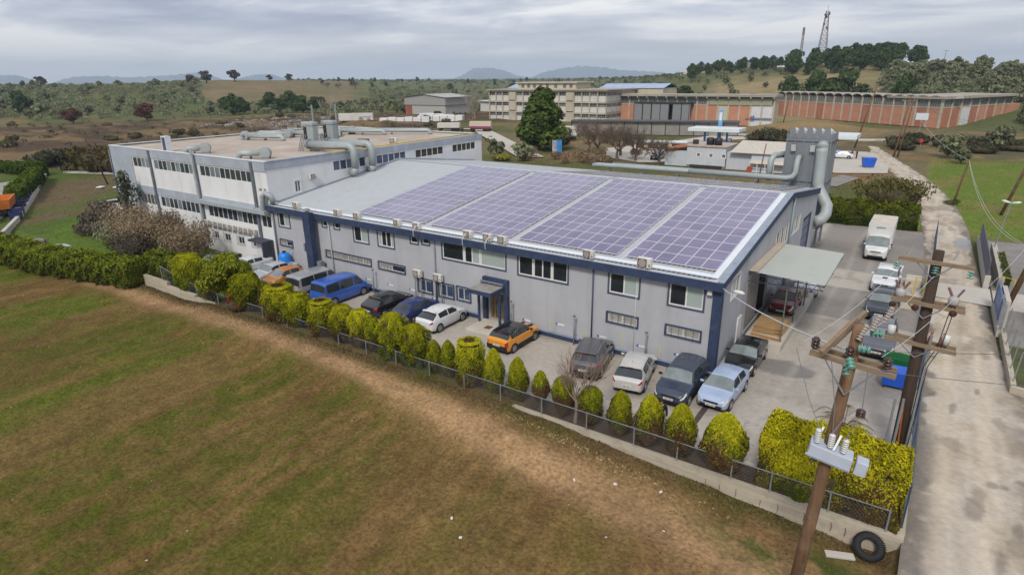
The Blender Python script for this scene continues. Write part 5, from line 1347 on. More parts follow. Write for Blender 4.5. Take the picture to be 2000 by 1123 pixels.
def thuja(x, y, h, w, kind, label, brown=.35, yellow=.8, n=2300, stem=.12, seed=0, cat="shrub"):
    g = np.random.default_rng(seed + 1000)
    t_ = thing("thuja", label, cat, (x, y, .03), 0, "clipped conifers along the fence")
    n_s = n
    t = g.random(n_s) ** .9; th = g.random(n_s) * 2 * math.pi
    lump = 1 + .10 * np.sin(th * 3 + 7 * t + seed) + .07 * np.sin(th * 5 - 11 * t + 2 * seed)
    if kind == 'bushy': lump = 1 + .20 * np.sin(th * 4 + 9 * t + seed) + .12 * np.sin(th * 7 - 13 * t)
    depth = 1 - .22 * g.random(n_s) ** 2 + (g.random(n_s) < .10) * .14 * g.random(n_s)
    rr = prof(kind, t) * w / 2 * lump * depth
    zz = stem + t * (h - stem)
    P = np.stack([rr * np.cos(th), rr * np.sin(th), zz], 1)
    N = np.stack([np.cos(th), np.sin(th), .35 + .8 * (t > .75)], 1)
    # cap
    nt = int(n * .18); ra = np.sqrt(g.random(nt)) * w / 2 * (.55 if kind != 'flat' else .85); tha = g.random(nt) * 6.283
    tt = np.interp(ra / (w / 2), prof(kind, np.linspace(1, .3, 40)), np.linspace(1, .3, 40)) if kind != 'flat' else np.full(nt, .98)
    P = np.vstack([P, np.stack([ra * np.cos(tha), ra * np.sin(tha), stem + tt * (h - stem)], 1)]); N = np.vstack([N, np.stack([.3 * np.cos(tha), .3 * np.sin(tha), np.ones(nt)], 1)])
    tall = np.concatenate([t, tt]); thall = np.concatenate([th, tha]); m = len(P)
    k = np.clip(yellow * (-.16 + 1.05 * tall) + .65 * (g.random(m) - .5) + .12 * np.sin(thall * 6 + tall * 14 + seed), 0, 1)[:, None]
    K = GRN * (1 - k) + YEL * k
    patch = np.sin(thall * 2 + seed * 1.7) * .5 + np.sin(thall * 3.1 + tall * 5 + seed) * .5
    bz = np.clip((brown * (1.25 - 1.7 * tall) + .30 * patch * brown - .06) * 3.0, 0, 1)
    if kind == 'flat': bz = np.where((tall > .96) & (np.hypot(P[:, 0], P[:, 1]) < w * .22), 1, bz)
    bz = np.where(g.random(m) < bz, 1.0, 0.0)[:, None]
    K = K * (1 - bz) + (BRN * (.7 + .6 * g.random((m, 1)))) * bz
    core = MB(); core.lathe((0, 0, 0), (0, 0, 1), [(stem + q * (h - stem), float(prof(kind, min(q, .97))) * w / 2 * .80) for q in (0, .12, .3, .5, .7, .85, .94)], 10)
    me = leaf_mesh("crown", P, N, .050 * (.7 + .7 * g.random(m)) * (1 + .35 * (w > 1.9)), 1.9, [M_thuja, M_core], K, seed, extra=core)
    link_obj("crown", me, t_)
    MB().tube([(0, 0, -.1), (0, 0, stem + .35)], [.06, .045], 6).build("trunk", M_bark, t_, world=False)
    return t_
TH = [  # x, h, width, kind, brown, yellow, label
    (-40.6, 3.2, 2.5, 'round', .15, .62, "round yellow-green clipped conifer at the left end of the fence row"),
    (-32.6, 2.9, 2.3, 'round', .2, .55, "round green conifer between the pine and the dead brown one"),
    (-28.6, 2.75, 2.2, 'flat', .35, .85, "flat-topped yellow conifer in front of the grey minibus"),
    (-26.6, 2.5, 2.0, 'round', .3, .75, "round yellow-green conifer in front of the blue van's tail"),
    (-24.0, 2.55, 1.75, 'flat', .4, .85, "flat-topped yellow conifer just right of the blue van"),
    (-21.9, 2.55, 1.8, 'round', .45, .85, "domed yellow conifer in front of the black hatchback's tail"),
    (-20.2, 2.6, 1.6, 'round', .5, .85, "domed yellow conifer with a dark gap on its right side"),
    (-19.0, 2.3, 1.1, 'round', .55, .45, "small olive-brown conifer squeezed left of the two bushy ones"),
    (-17.2, 3.1, 1.9, 'bushy', .12, .80, "tall bushy unclipped yellow-green conifer in front of the dark blue hatchback"),
    (-15.4, 2.75, 1.8, 'bushy', .15, .78, "bushy yellow-green conifer in front of the white hatchback"),
    (-13.9, 2.1, 1.05, 'bullet', .2, .7, "small pointed conifer right of the bushy pair"),
    (-12.8, 2.35, 1.05, 'bullet', .35, .45, "slim olive-brown conifer left of the big flat-topped one"),
    (-11.2, 2.75, 1.6, 'flat', .3, .85, "big flat-topped yellow conifer with a bare brown crown"),
    (-9.55, 2.65, 1.25, 'bullet', .2, .75, "pointed yellow-green conifer in front of the orange car"),
    (-7.95, 2.55, 1.2, 'bullet', .3, .75, "pointed yellow-green conifer right of the orange car"),
    (-6.5, 2.15, .95, 'bullet', .8, .55, "half-brown slim conifer on a bare stem left of the sapling"),
    (-5.1, 2.1, 1.15, 'round', .85, .5, "mostly brown rounded conifer beside the bare sapling"),
    (-3.55, 2.0, 1.2, 'round', .6, .35, "dark green rounded conifer behind the bare sapling"),
    (-1.95, 2.35, 1.25, 'bullet', .35, .75, "pointed yellow conifer in front of the silver hatchback"),
    (-.45, 2.6, 1.4, 'bullet', .55, .85, "pointed yellow conifer hiding the person in black"),
    (1.05, 2.6, 1.45, 'bullet', .55, .9, "pointed bright yellow conifer left of the largest one"),
    (3.0, 2.75, 1.95, 'bullet', .55, .95, "largest pointed yellow conifer next to the square hedge")]
for k, (x, h, w, kd, br, yl, lab) in enumerate(TH):
    thuja(x, -8.45, h, w, kd, lab, br, yl, n=int(6300 * (w * h) / 3.2) + 900, seed=k + 1, stem=.5 if 'bare stem' in lab else .12)
# dead brown one and the red photinia under it
t_ = thuja(-30.5, -8.3, 2.7, 1.3, 'bullet', "dead rust-brown conifer between the red shrub and the flat-topped yellow one", 1.6, .2, 1800, seed=77)
def bush(name, label, x, y, z, rx, ry, h, c_lo, c_hi, n=900, leaf=.16, seed=0, cat="shrub", group=None, core=True, trans=.2, mname=None, ncl=9, stem=True):
    g = np.random.default_rng(seed); o = thing(name, label, cat, (x, y, z), 0, group)
    P, N = [], []
    for k in range(ncl):
        a = g.random() * 6.283; q = g.random() ** .5 * .62
        c = np.array([rx * q * math.cos(a), ry * q * math.sin(a), h * (.35 + .40 * g.random())]); s = np.array([rx, ry, h * .62]) * (.42 + .2 * g.random())
        m = n // ncl; d = g.normal(size=(m, 3)); d /= np.linalg.norm(d, axis=1)[:, None]
        p = c + d * s * (1 - .3 * g.random((m, 1)) ** 2); keep = p[:, 2] > .02
        P.append(p[keep]); N.append(d[keep])
    P, N = np.vstack(P), np.vstack(N)
    cm = None
    if core:
        cm = MB()
        for k in range(5):
            a = k * 1.256; cm.lathe((rx * .3 * math.cos(a), ry * .3 * math.sin(a), h * .12), (0, 0, 1), [(0, .3 * rx), (.3 * h, .42 * rx), (.5 * h, .3 * rx), (.6 * h, .08 * rx)], 7)
    mm = leafmat(mname or ("leaf_%.3f_%.3f_%.3f" % c_lo), c_lo, c_hi, trans=trans)
    me = leaf_mesh("foliage", P, N, leaf * (.6 + .8 * g.random(len(P))), 1.3, [mm, M_core], None, seed, extra=cm)
    link_obj("foliage", me, o)
    if stem: MB().tube([(0, 0, -.2), (.05, 0, h * .4)], [.07, .03], 5).build("stem", M_bark, o, world=False)
    return o
bush("photinia_shrub", "red-leaved shrub growing through the fence below the round green conifer", -33.2, -8.9, .0, 1.5, .7, 1.5, (.20, .035, .015), (.40, .07, .03), 1100, .12, 5)
def hedge(label, pts, width, h, tints, z=0, n_per_m2=150, leaf=.10, seed=0, wob=.12, name="clipped_hedge", stemless=True, brown=.2, lean=0):
    """hedge along a polyline; tints = (low colour, top colour)"""
    g = np.random.default_rng(seed); o = thing(name, label, "hedge", (pts[0][0], pts[0][1], z), 0, "hedges")
    Ps, Ns, Ts = [], [], []; core = MB()
    for (a, c) in zip(pts[:-1], pts[1:]):
        a, c = np.array(a, float), np.array(c, float); L_ = np.linalg.norm(c - a); d = (c - a) / L_; nrm = np.array([-d[1], d[0]])
        for (kind, area) in (('f', L_ * h), ('b', L_ * h), ('t', L_ * width), ('e', width * h), ('e2', width * h)):
            m = int(area * n_per_m2); u = g.random(m) * L_; v = g.random(m); q = g.random(m) - .5
            if kind in 'fb':
                sgn = 1 if kind == 'f' else -1; wv = sgn * (width / 2) * (1 + wob * np.sin(u * 2.3 + v * 4 + seed) + wob * .7 * np.sin(u * 5.1 - v * 7)) - sgn * .15 * g.random(m) ** 2; zz = v * h
                P = a[None] + d[None] * u[:, None] + nrm[None] * wv[:, None]; N = np.stack([nrm[0] * sgn + 0 * u, nrm[1] * sgn + 0 * u, .4 + 0 * u], 1)
            elif kind == 't':
                wv = q * width; zz = h * (1 + wob * .5 * np.sin(u * 1.7 + seed) + wob * .4 * np.sin(u * 4.3)) - .1 * g.random(m) ** 2 - np.abs(q) ** 3 * .8 + (g.random(m) < .25) * g.random(m) * .10 * h
                P = a[None] + d[None] * u[:, None] + nrm[None] * wv[:, None]; N = np.stack([0 * u, 0 * u, 1 + 0 * u], 1)
            else:
                e_ = 0 if kind == 'e' else L_; sg = -1 if kind == 'e' else 1
                P = a[None] + d[None] * (e_ + sg * .05 * np.sin(v * 9))[:, None] + nrm[None] * (q * width)[:, None]; zz = v * h; N = np.stack([d[0] * sg + 0 * u, d[1] * sg + 0 * u, .3 + 0 * u], 1)
            Ps.append(np.concatenate([P, zz[:, None]], 1)); Ns.append(N); Ts.append(np.clip(zz / h, 0, 1))
        s0 = Vector((*a, 0.02)) + Vector((*nrm, 0)) * (-width * .40); core.obox(s0 + Vector((*d, 0)) * .08, Vector((*d, 0)) * (L_ - .16), Vector((*nrm, 0)) * width * .80, (0, 0, h * .84))
    P, N, T = np.vstack(Ps), np.vstack(Ns), np.concatenate(Ts); m = len(P)
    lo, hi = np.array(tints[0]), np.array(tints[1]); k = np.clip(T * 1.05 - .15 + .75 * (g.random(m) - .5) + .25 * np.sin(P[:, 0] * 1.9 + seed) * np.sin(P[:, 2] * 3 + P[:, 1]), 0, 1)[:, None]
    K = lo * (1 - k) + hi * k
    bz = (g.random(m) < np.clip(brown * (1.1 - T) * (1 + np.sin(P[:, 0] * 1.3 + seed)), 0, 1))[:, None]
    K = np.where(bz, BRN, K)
    P[:, 0] -= pts[0][0]; P[:, 1] -= pts[0][1]
    core.v = [(x - pts[0][0], y - pts[0][1], zq) for x, y, zq in core.v]
    me = leaf_mesh("foliage", P, N, leaf * (.65 + .7 * g.random(m)), 1.7, [M_thuja, M_core], K, seed, extra=core)
    link_obj("foliage", me, o)
    return o
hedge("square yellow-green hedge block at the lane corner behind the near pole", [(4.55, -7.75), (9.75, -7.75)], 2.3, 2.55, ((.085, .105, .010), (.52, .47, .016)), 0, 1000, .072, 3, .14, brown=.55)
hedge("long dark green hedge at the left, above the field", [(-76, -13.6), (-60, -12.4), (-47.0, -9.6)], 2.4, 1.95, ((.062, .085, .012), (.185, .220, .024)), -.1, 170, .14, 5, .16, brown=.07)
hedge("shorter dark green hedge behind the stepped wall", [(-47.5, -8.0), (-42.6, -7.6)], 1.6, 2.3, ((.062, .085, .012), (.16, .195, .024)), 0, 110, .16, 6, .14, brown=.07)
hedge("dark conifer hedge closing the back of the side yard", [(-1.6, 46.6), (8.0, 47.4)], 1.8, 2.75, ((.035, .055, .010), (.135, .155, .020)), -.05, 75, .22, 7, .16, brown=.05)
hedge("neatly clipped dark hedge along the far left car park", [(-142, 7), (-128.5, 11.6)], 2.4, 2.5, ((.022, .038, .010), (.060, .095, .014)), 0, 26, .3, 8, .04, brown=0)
for k, (x, y) in enumerate(((-124, 9.4), (-117.5, 6.6), (-111, 3.6), (-105, .8))):
    hedge(f"stepped block of clipped hedge on the far left, {ORD[k]} from the back", [(x, y), (x + 6, y - 2.8)], 2.0, 2.3 + .2 * (k % 2), ((.03, .05, .012), (.095, .135, .02)), 0, 26, .3, 20 + k, .04, brown=0)

# trees ---------------------------------------------------------
def tube_branch(b, p, d, L_, r, depth, q, spread, kids, up=.12):
    n = 3; pts = [Vector(p)]; dd = Vector(d).normalized()
    for k in range(n):
        dd = (dd + Vector((q.gauss(0, .12), q.gauss(0, .12), q.gauss(up, .08)))).normalized(); pts.append(pts[-1] + dd * L_ / n)
    b.tube(pts, [r * (1 - .55 * k / n) for k in range(n + 1)], 5 if r > .04 else 3, cap=False)
    tips = [pts[-1]]
    if depth > 0:
        for k in range(kids):
            f_ = q.uniform(.35, 1.0); i = min(n - 1, int(f_ * n)); base = pts[i].lerp(pts[i + 1], f_ * n - i)
            a = q.uniform(0, 6.283); ax = dd.orthogonal().normalized(); ax.rotate(Matrix.Rotation(a, 3, dd)); nd = (dd * math.cos(spread) + ax * math.sin(spread) * q.uniform(.6, 1.2))
            tips += tube_branch(b, base, nd, L_ * q.uniform(.5, .75), r * .5, depth - 1, q, spread, kids, up)
    return tips
def bare_mesh(h, r, seed, depth=4, kids=4, spread=.62, m=None, trunk=.28, up=.12, wide=.75):
    q = random.Random(seed); b = MB()
    tr_ = MB(); tr_.tube([(0, 0, -.2), (.02 * h, 0, h * trunk * .6), (0, .01 * h, h * trunk)], [r * 1.25, r, r * .85], 7)
    for k in range(5):
        a = k * 1.2566 + q.uniform(-.3, .3); tube_branch(b, (0, .01 * h, h * trunk * q.uniform(.75, 1)), (math.cos(a) * wide, math.sin(a) * wide, 1.0), h * .33, r * .55, depth - 1, q, spread, kids, up)
    return tr_.mesh("trunk", m or M_barkp), b.mesh("branches", m or M_barkp)
def tree_from(name, label, meshes, loc, rz, s, group, cat="tree", names=("trunk", "crown")):
    o = thing(name, label, cat, loc, rz, group); o.scale = (s,) * 3 if isinstance(s, (int, float)) else s
    for nm, me in zip(names, meshes): link_obj(nm, me, o)
    return o
def crown_mesh(name, rx, rz, n, leaf, mname, c_lo, c_hi, seed, ncl=10, base=.3, trans=.2, cone=0.0, aspect=1.2, trunk_h=1.0, trunk_r=.15, droop=0, core=None, gap=.25, inner=.45):
    """crown = clumps of leaf faces spread through the volume; trunk with limbs"""
    g = np.random.default_rng(seed); P, N = [], []; tm = MB(); ht = trunk_h + 2 * rz
    tm.tube([(0, 0, -.3), (.05, 0, trunk_h), (0, .03, trunk_h + rz)], [trunk_r, trunk_r * .8, trunk_r * .35], 6)
    for k in range(ncl):
        a = g.random() * 6.283; v = (k + .5) / ncl * 2 - 1; q = (.25 + .55 * g.random())
        rad = math.sqrt(max(.05, 1 - v * v)) if not cone else max(.1, (1 - (v + 1) / 2) * cone + (1 - cone) * math.sqrt(max(.05, 1 - v * v)))
        c = np.array([rx * rad * q * math.cos(a), rx * rad * q * math.sin(a), trunk_h + rz + rz * v * .78])
        s = np.array([rx, rx, rz * .8]) * (.34 + .2 * g.random()) * (.55 + .45 * rad)
        tm.tube([(0, 0, max(.3, c[2] - rz * .7)), tuple(c * .5 + np.array([0, 0, c[2] * .3])), tuple(c)], [trunk_r * .4, trunk_r * .25, trunk_r * .1], 4, cap=False)
        m = n // ncl; d = g.normal(size=(m, 3)); d /= np.linalg.norm(d, axis=1)[:, None]
        P.append(c + d * s * (inner + (1 - inner) * g.random((m, 1)) ** .4)); N.append(d + np.array([0, 0, .25]))
    P, N = np.vstack(P), np.vstack(N); keep = P[:, 2] > .15; P, N = P[keep], N[keep]
    mm = leafmat(mname, c_lo, c_hi, trans=trans)
    me = leaf_mesh(name, P, N, leaf * (.6 + .8 * g.random(len(P))), aspect, [mm], None, seed, droop)
    return tm.mesh("trunk", M_bark), me
OL = [crown_mesh("olive_crown", 2.0, 1.4, 520, .46, "olive_leaf", (.105, .122, .062), (.27, .285, .165), 40 + k, ncl=9, trunk_h=.7, trunk_r=.18) for k in range(4)]
OL2 = [crown_mesh("olive_crown_dark", 1.9, 1.6, 520, .46, "olive_leaf_dark", (.080, .094, .048), (.19, .20, .11), 50 + k, ncl=9, trunk_h=.6, trunk_r=.18) for k in range(3)]
PNE = [crown_mesh("pine_crown", 3.6, 3.3, 1500, .55, "pine_leaf", (.030, .052, .022), (.085, .125, .045), 60 + k, ncl=18, trunk_h=.7, trunk_r=.22, cone=.35) for k in range(4)]
OAK = [crown_mesh("oak_crown", 3.0, 1.9, 900, .5, "oak_leaf", (.060, .052, .045), (.125, .10, .085), 70 + k, ncl=10, trunk_h=1.4, trunk_r=.3) for k in range(2)]
RED = [crown_mesh("rust_crown", 4.0, 2.5, 1300, .5, "rust_leaf", (.085, .040, .028), (.185, .085, .06), 75, ncl=12, trunk_h=1.0, trunk_r=.3)]
M_twig = mat('bark_twig', (.13, .092, .07), rough=.95, var=.2)
BR1 = bare_mesh(7.5, .19, 3, 4, 6, .72, M_twig, .22, .05, 1.1); BR2 = bare_mesh(7.0, .19, 8, 4, 6, .72, M_twig, .24, .05, 1.15); BR3 = bare_mesh(6.0, .20, 12, 4, 6, .8, M_twig, .24, .03, 1.2)
PLM = bare_mesh(13, .16, 21, 4, 4, .35, mat("bark_silver", (.30, .26, .215), rough=.95, var=.2), .12, .22)

def polar(azd, r):
    a = R(azd); x, y = CAM.x - math.sin(a) * r, CAM.y + math.cos(a) * r
    return x, y, ground_z(x, y)
q = random.Random(11); ntree = 0
# olive grove on the left slope
placed = []
def grove(n, a0, a1, r0, r1, meshes, name, label, group, smin, smax, mind, seed, test=None):
    q = random.Random(seed); k = 0; tries = 0
    while k < n and tries < n * 30:
        tries += 1
        a = q.uniform(a0, a1); r = math.sqrt(q.uniform(r0 * r0, r1 * r1)); x, y, z = polar(a, r)
        if test and not test(a, r, x, y): continue
        md = mind * (.7 + r / 600)
        if any((x - u) ** 2 + (y - v) ** 2 < md * md for u, v in placed): continue
        placed.append((x, y)); k += 1
        tree_from(name, label, meshes[q.randrange(len(meshes))], (x, y, z - .1), q.uniform(0, 6.28), q.uniform(smin, smax), group)
    return k
knoll = lambda a, r, x, y: not (47 < a < 60.5 and r > 430)
grove(110, 36, 77, 345, 640, OL, "olive_tree", "grey-green olive tree in the grove on the left slope", "olive trees on the left slope", .9, 1.9, 7, 1, knoll)
grove(40, 30, 50, 300, 480, OL2, "olive_tree", "dark olive tree in the grove behind the grey shed", "olive trees behind the shed", .9, 1.7, 7, 2, knoll)
grove(90, -9, 4.2, 235, 440, OL + OL2, "olive_tree", "olive tree on the right hillside behind the brick hall", "olive trees on the right hillside", 1.1, 2.1, 7, 3, lambda a, r, x, y: a < -4.8 or r > 302)
grove(30, 11, 21, 290, 470, OL, "olive_tree", "small olive tree on the pale slope below the pines", "olive trees on the pale slope", .8, 1.4, 11, 4, None)
grove(46, 2.2, 11.5, 420, 520, PNE, "pine_tree", "dark pine in the wood on the right hilltop", "pines on the right hilltop", 1.2, 1.75, 7.5, 5, None)
grove(44, 11, 19, 470, 620, PNE, "pine_tree", "dark pine on the far ridge left of the masts", "pines on the far ridge", .9, 1.4, 9, 6, None)
grove(12, 19, 23.6, 285, 345, PNE, "pine_tree", "pine in the clump behind the brick hall's left wing", "pines behind the brick hall", 1.2, 1.7, 6, 7, None)
grove(16, 51, 59, 345, 385, PNE, "pine_tree", "dark pine in the belt below the brown knoll", "pines below the knoll", 1.0, 1.6, 6.5, 8, None)
grove(50, 24, 50, 700, 1200, PNE + OL2, "distant_tree", "tiny tree on the far plain horizon", "trees on the horizon", .6, 1.2, 14, 9, None)
grove(20, 70, 77, 560, 680, OL2, "distant_tree", "dark tree on the left skyline", "trees on the left skyline", .8, 1.6, 12, 10, None)
def solo(name, label, meshes, azd, r, s, group, rz=0):
    x, y, z = polar(azd, r); return tree_from(name, label, meshes, (x, y, z - .1), rz, s, group)

def mass(name, pts, nq, mname, c_lo, c_hi, seed):
    """a wood seen as one mass: many small crowns in one mesh"""
    g = np.random.default_rng(seed); P, N, S = [], [], []
    for (x, y, z, r) in pts:
        d = g.normal(size=(nq, 3)); d /= np.linalg.norm(d, axis=1)[:, None]; d[:, 2] = np.abs(d[:, 2]) * .9 - .15
        P.append(np.array([x, y, z + r * .55]) + d * np.array([r, r, r * .8]) * (.6 + .4 * g.random((nq, 1)))); N.append(d); S.append(np.full(nq, r * (.42 if nq < 60 else .30)))
    P, N, S = np.vstack(P), np.vstack(N), np.concatenate(S)
    return stuff(link_obj(name, leaf_mesh(name, P, N, S * (.6 + .8 * g.random(len(P))), 1.1, [leafmat(mname, c_lo, c_hi)], None, seed)))
def mass_pts(n, a0, a1, r0, r1, rmin, rmax, seed, test=None):
    q = random.Random(seed); out_ = []
    while len(out_) < n:
        a = q.uniform(a0, a1); r = math.sqrt(q.uniform(r0 * r0, r1 * r1))
        if test and not test(a, r, 0, 0): continue
        x, y = CAM.x - math.sin(R(a)) * r, CAM.y + math.cos(R(a)) * r; out_.append((x, y, q.uniform(rmin, rmax)))
    Z = height(np.array([p[0] for p in out_]), np.array([p[1] for p in out_]))
    return [(p[0], p[1], float(z) - .2, p[2]) for p, z in zip(out_, Z)]
mass("olive_grove", mass_pts(1300, 40, 78, 338, 690, 1.3, 2.9, 61, lambda a, r, x, y: not (47 < a < 60.5 and r > 425)), 64, "olive_leaf", (0, 0, 0), (0, 0, 0), 61)
mass("olive_grove", mass_pts(420, 29, 52, 330, 560, 1.4, 2.8, 62, lambda a, r, x, y: not (a > 47 and r > 425)), 46, "olive_leaf", (0, 0, 0), (0, 0, 0), 62)
mass("olive_grove", mass_pts(620, -10, 4.5, 225, 450, 1.5, 3.2, 63, lambda a, r, x, y: a < -4.8 or r > 300), 95, "olive_leaf", (0, 0, 0), (0, 0, 0), 63)
mass("hillside_scrub", mass_pts(260, 10, 26, 430, 760, 1.3, 3.2, 64), 40, "olive_leaf_dark", (0, 0, 0), (0, 0, 0), 64)
mass("plain_scrub", mass_pts(700, 22, 54, 620, 1500, 1.5, 4.0, 65, lambda a, r, x, y: not (a > 47 and r < 900)), 24, "olive_leaf_dark", (0, 0, 0), (0, 0, 0), 65)
mass("bank_scrub", mass_pts(240, 36, 75, 150, 335, .5, 1.3, 66, lambda a, r, x, y: r > 170), 24, "bank_leaf", (.075, .065, .035), (.19, .155, .085), 66)
# lone trees that can be told apart
for k, (a, r, s, lab) in enumerate([(10.9, 300, 2.0, "tall pine behind the brick hall roof, leftmost of the row"), (9.0, 302, 2.2, "broad pine behind the brick hall roof, second of the row"), (6.9, 300, 2.3, "tall tiered pine behind the brick hall roof, third of the row"),
                                    (5.6, 296, 1.5, "low spreading pine behind the brick hall roof, right end of the row"), (2.9, 290, 2.0, "solitary dark pine standing right of the row behind the brick hall"),
                                    (8.0, 306, 1.7, "smaller pine between the broad and the tiered pine"), (72.4, 400, 1.6, "dark round tree low on the far left slope")]):
    solo("pine_tree", lab, PNE[k % 4], a, r, (s * (.8 if k in (0, 4) else 1), s * (.8 if k in (0, 4) else 1), s), "large pines standing alone", k)
for k, (a, r, s, lab) in enumerate([(57.9, 620, 2.0, "wide oak on the brown knoll, largest of the lone oaks"), (55.2, 640, 1.2, "small oak on the knoll right of the largest"), (53.7, 690, 1.5, "oak on the knoll skyline, third from the left"),
                                    (51.0, 700, 1.0, "little oak on the right shoulder of the knoll"), (60.0, 600, 2.0, "oak clump crowning the left of the knoll"), (70.9, 650, 1.7, "round oak on the left skyline before the blue hills"), (61.2, 590, 1.6, "oak left below the knoll clump")]):
    solo("oak_tree", lab, OAK[k % 2], a, r, s, "oaks on the knoll", k * 1.3)
solo("rust_tree", "rust-brown tree between olives on the left bank, larger right one", RED[0], 64.7, 318, 1.35, "rust-brown trees")
solo("rust_tree", "rust-brown tree on the left bank, smaller left one", RED[0], 69.5, 322, 1.1, "rust-brown trees", 2)
for k, (a, r, s) in enumerate([(49.7, 640, 1.5), (48.3, 660, 1.9), (50.6, 650, 1.2)]):
    solo("bare_tree", ["bare tree on the skyline right of the knoll, left one", "bare tree on the skyline right of the knoll, tallest", "bare tree on the skyline right of the knoll, smallest"][k], BR3, a, r, s, "bare trees on the skyline", k)
tree_from("poplar_tree", "pale bare poplar clump left of the white trailer", PLM, (-196, 134, ground_z(-196, 134) - .1), 0, 1.15, "bare poplars", names=("trunk", "branches"))
tree_from("poplar_tree", "pale bare poplar in front of the three storey factory's left corner", PLM, (-148, 168, ground_z(-148, 168) - .1), 1, 1.25, "bare poplars", names=("trunk", "branches"))
tree_from("poplar_tree", "second pale bare poplar beside the one at the factory's left corner", PLM, (-152, 172, ground_z(-152, 172) - .1), 2, 1.2, "bare poplars", names=("trunk", "branches"))
# big conifer in the middle distance
bigc = crown_mesh("conifer_crown", 4.5, 6.6, 11000, .55, "conifer_leaf", (.040, .068, .015), (.12, .165, .035), 90, ncl=46, trunk_h=.3, trunk_r=.35, cone=.85)
tree_from("conifer_tree", "large dense green conifer standing alone behind the factory roof", bigc, (-71.5, 96.8, 0), 0, (1.75, 1.75, 1.06), "middle-distance trees")
for k, (x, y, s, lab) in enumerate([(-70.5, 75.5, 1.15, "dark rounded olive beside the end of the white hall"), (-62.6, 75, 1.2, "pale green olive behind the factory ridge"), (-66, 81, .8, "small olive left of the pale green one"),
                                    (10.4, 121, 1.4, "olive at the meadow's far edge, left one"), (18.5, 135, 1.7, "big olive at the meadow's far edge"), (12.6, 113, 1.0, "low olive at the meadow's far edge, nearest the lane")]):
    tree_from("olive_tree", lab, (OL2 if k in (0, 5) else OL)[k % 3], (x, y, ground_z(x, y) - .1), k, s, "middle-distance olives")
bush("broom_shrub", "bright yellow-green low shrub at the hall's far corner", -67.5, 73.5, 0, 3.0, 1.6, 1.2, (.22, .22, .02), (.36, .34, .04), 900, .2, 31)
for k, (x, y, m_, s) in enumerate([(-56.8, 93, BR1, 1.35), (-52, 88, BR2, 1.45), (-45.6, 84.3, BR1, 1.4), (-42.4, 86, BR2, 1.25), (-35.9, 82.0, BR3, 1.25), (-49, 93, BR3, 1.4)]):
    tree_from("bare_tree", f"bare brown roadside tree behind the factory ridge, {ORD[k]} of the row", m_, (x, y, 0), k * 1.7, s, "bare trees behind the factory", names=("trunk", "branches"))
q = random.Random(5)
for k in range(12):
    x, y = q.uniform(-66, -44), q.uniform(76, 92)
    bush("dry_shrub", "dry tan shrub in the thicket under the bare trees", x, y, 0, q.uniform(1.3, 2.4), q.uniform(1.3, 2.2), q.uniform(1.3, 2.6), (.16, .115, .07), (.33, .24, .155), 420, .22, 200 + k, group="dry shrubs under the bare trees", core=False, ncl=6)
for k in range(10):
    x, y = q.uniform(-34, -14), q.uniform(128, 142)
    bush("scrub_bush", "dark scrub bush in the thicket behind the filling station", x, y, 0, q.uniform(2, 3.4), q.uniform(2, 3), q.uniform(2.2, 3.8), (.050, .055, .03), (.12, .12, .065), 420, .4, 220 + k, group="scrub behind the filling station", ncl=7)
for k in range(16):
    x, y = q.uniform(0, 24), q.uniform(126, 150)
    bush("scrub_bush", "dark scrub bush along the meadow's upper edge", x, y, ground_z(x, y), q.uniform(2, 4), q.uniform(1.5, 3), q.uniform(1.2, 3), (.042, .046, .026), (.105, .105, .055), 380, .4, 250 + k, group="scrub above the meadow", ncl=6)
for k in range(34):
    x, y, z = polar(q.uniform(37, 74), q.uniform(150, 318))
    if x > -125: continue
    bush("bank_bush", "low bush scattered on the churned earth bank", x, y, z, q.uniform(1.2, 3), q.uniform(1.2, 3), q.uniform(1, 2.2), (.06, .06, .03), (.15, .14, .07), 260, .45, 300 + k, group="bushes on the earth bank", ncl=5, stem=False)
for k, (x, y, rx, h, lab, c1, c2) in enumerate([(-143, 17, 4.5, 3.4, "dark bush behind the far left car park hedge, left one", (.03, .035, .02), (.08, .085, .045)), (-139.5, 20.5, 4, 3.3, "dark bush behind the far left car park hedge, right one", (.03, .035, .02), (.08, .08, .045)),
                                            (-127, 20.5, 5.0, 4.8, "broad reddish green bush beside the far end of the hall", (.06, .05, .018), (.14, .115, .04)), (-122, 22, 4.2, 4.4, "reddish bush touching the hall's left edge", (.07, .05, .02), (.15, .10, .04)), (-146, 26, 4, 3, "dark bush on the far lane bend", (.03, .035, .02), (.075, .08, .04))]):
    bush("broad_bush", lab, x, y, ground_z(x, y), rx, rx * .8, h, c1, c2, 800, .5, 400 + k, ncl=10, group="bushes left of the hall")
# dead and silvery shrubs in front of the white hall
SH = [(-60.3, -3.6, 3.4, 4.8, (.18, .13, .08), (.38, .295, .19), "big faded beige dead shrub in front of the hall, left"), (-57.2, -4.2, 2.8, 3.7, (.18, .135, .085), (.36, .28, .18), "faded beige dead shrub right beside the biggest one"), (-49.4, -3.7, 3.0, 3.9, (.19, .14, .085), (.39, .30, .195), "beige dead shrub near the row of air conditioners"),
      (-53.4, -3.2, 1.9, 4.3, (.17, .125, .08), (.31, .24, .16), "thin dead shrub against the hall's lower windows"), (-63.8, -4.4, 1.9, 2.3, (.14, .155, .09), (.30, .32, .20), "pale silvery olive shrub left of the dead ones"), (-56, -6.0, 2.3, 2.4, (.055, .045, .035), (.12, .10, .075), "dark brown thicket under the dead shrubs")]
for k, (x, y, rx, h, c1, c2, lab) in enumerate(SH):
    bush("dead_shrub" if c1[0] > .15 else "shrub", lab, x, y, 0, rx, rx * .85, h, c1, c2, 5200, .125, 500 + k, ncl=22, group="shrubs before the hall", core=k == 5)
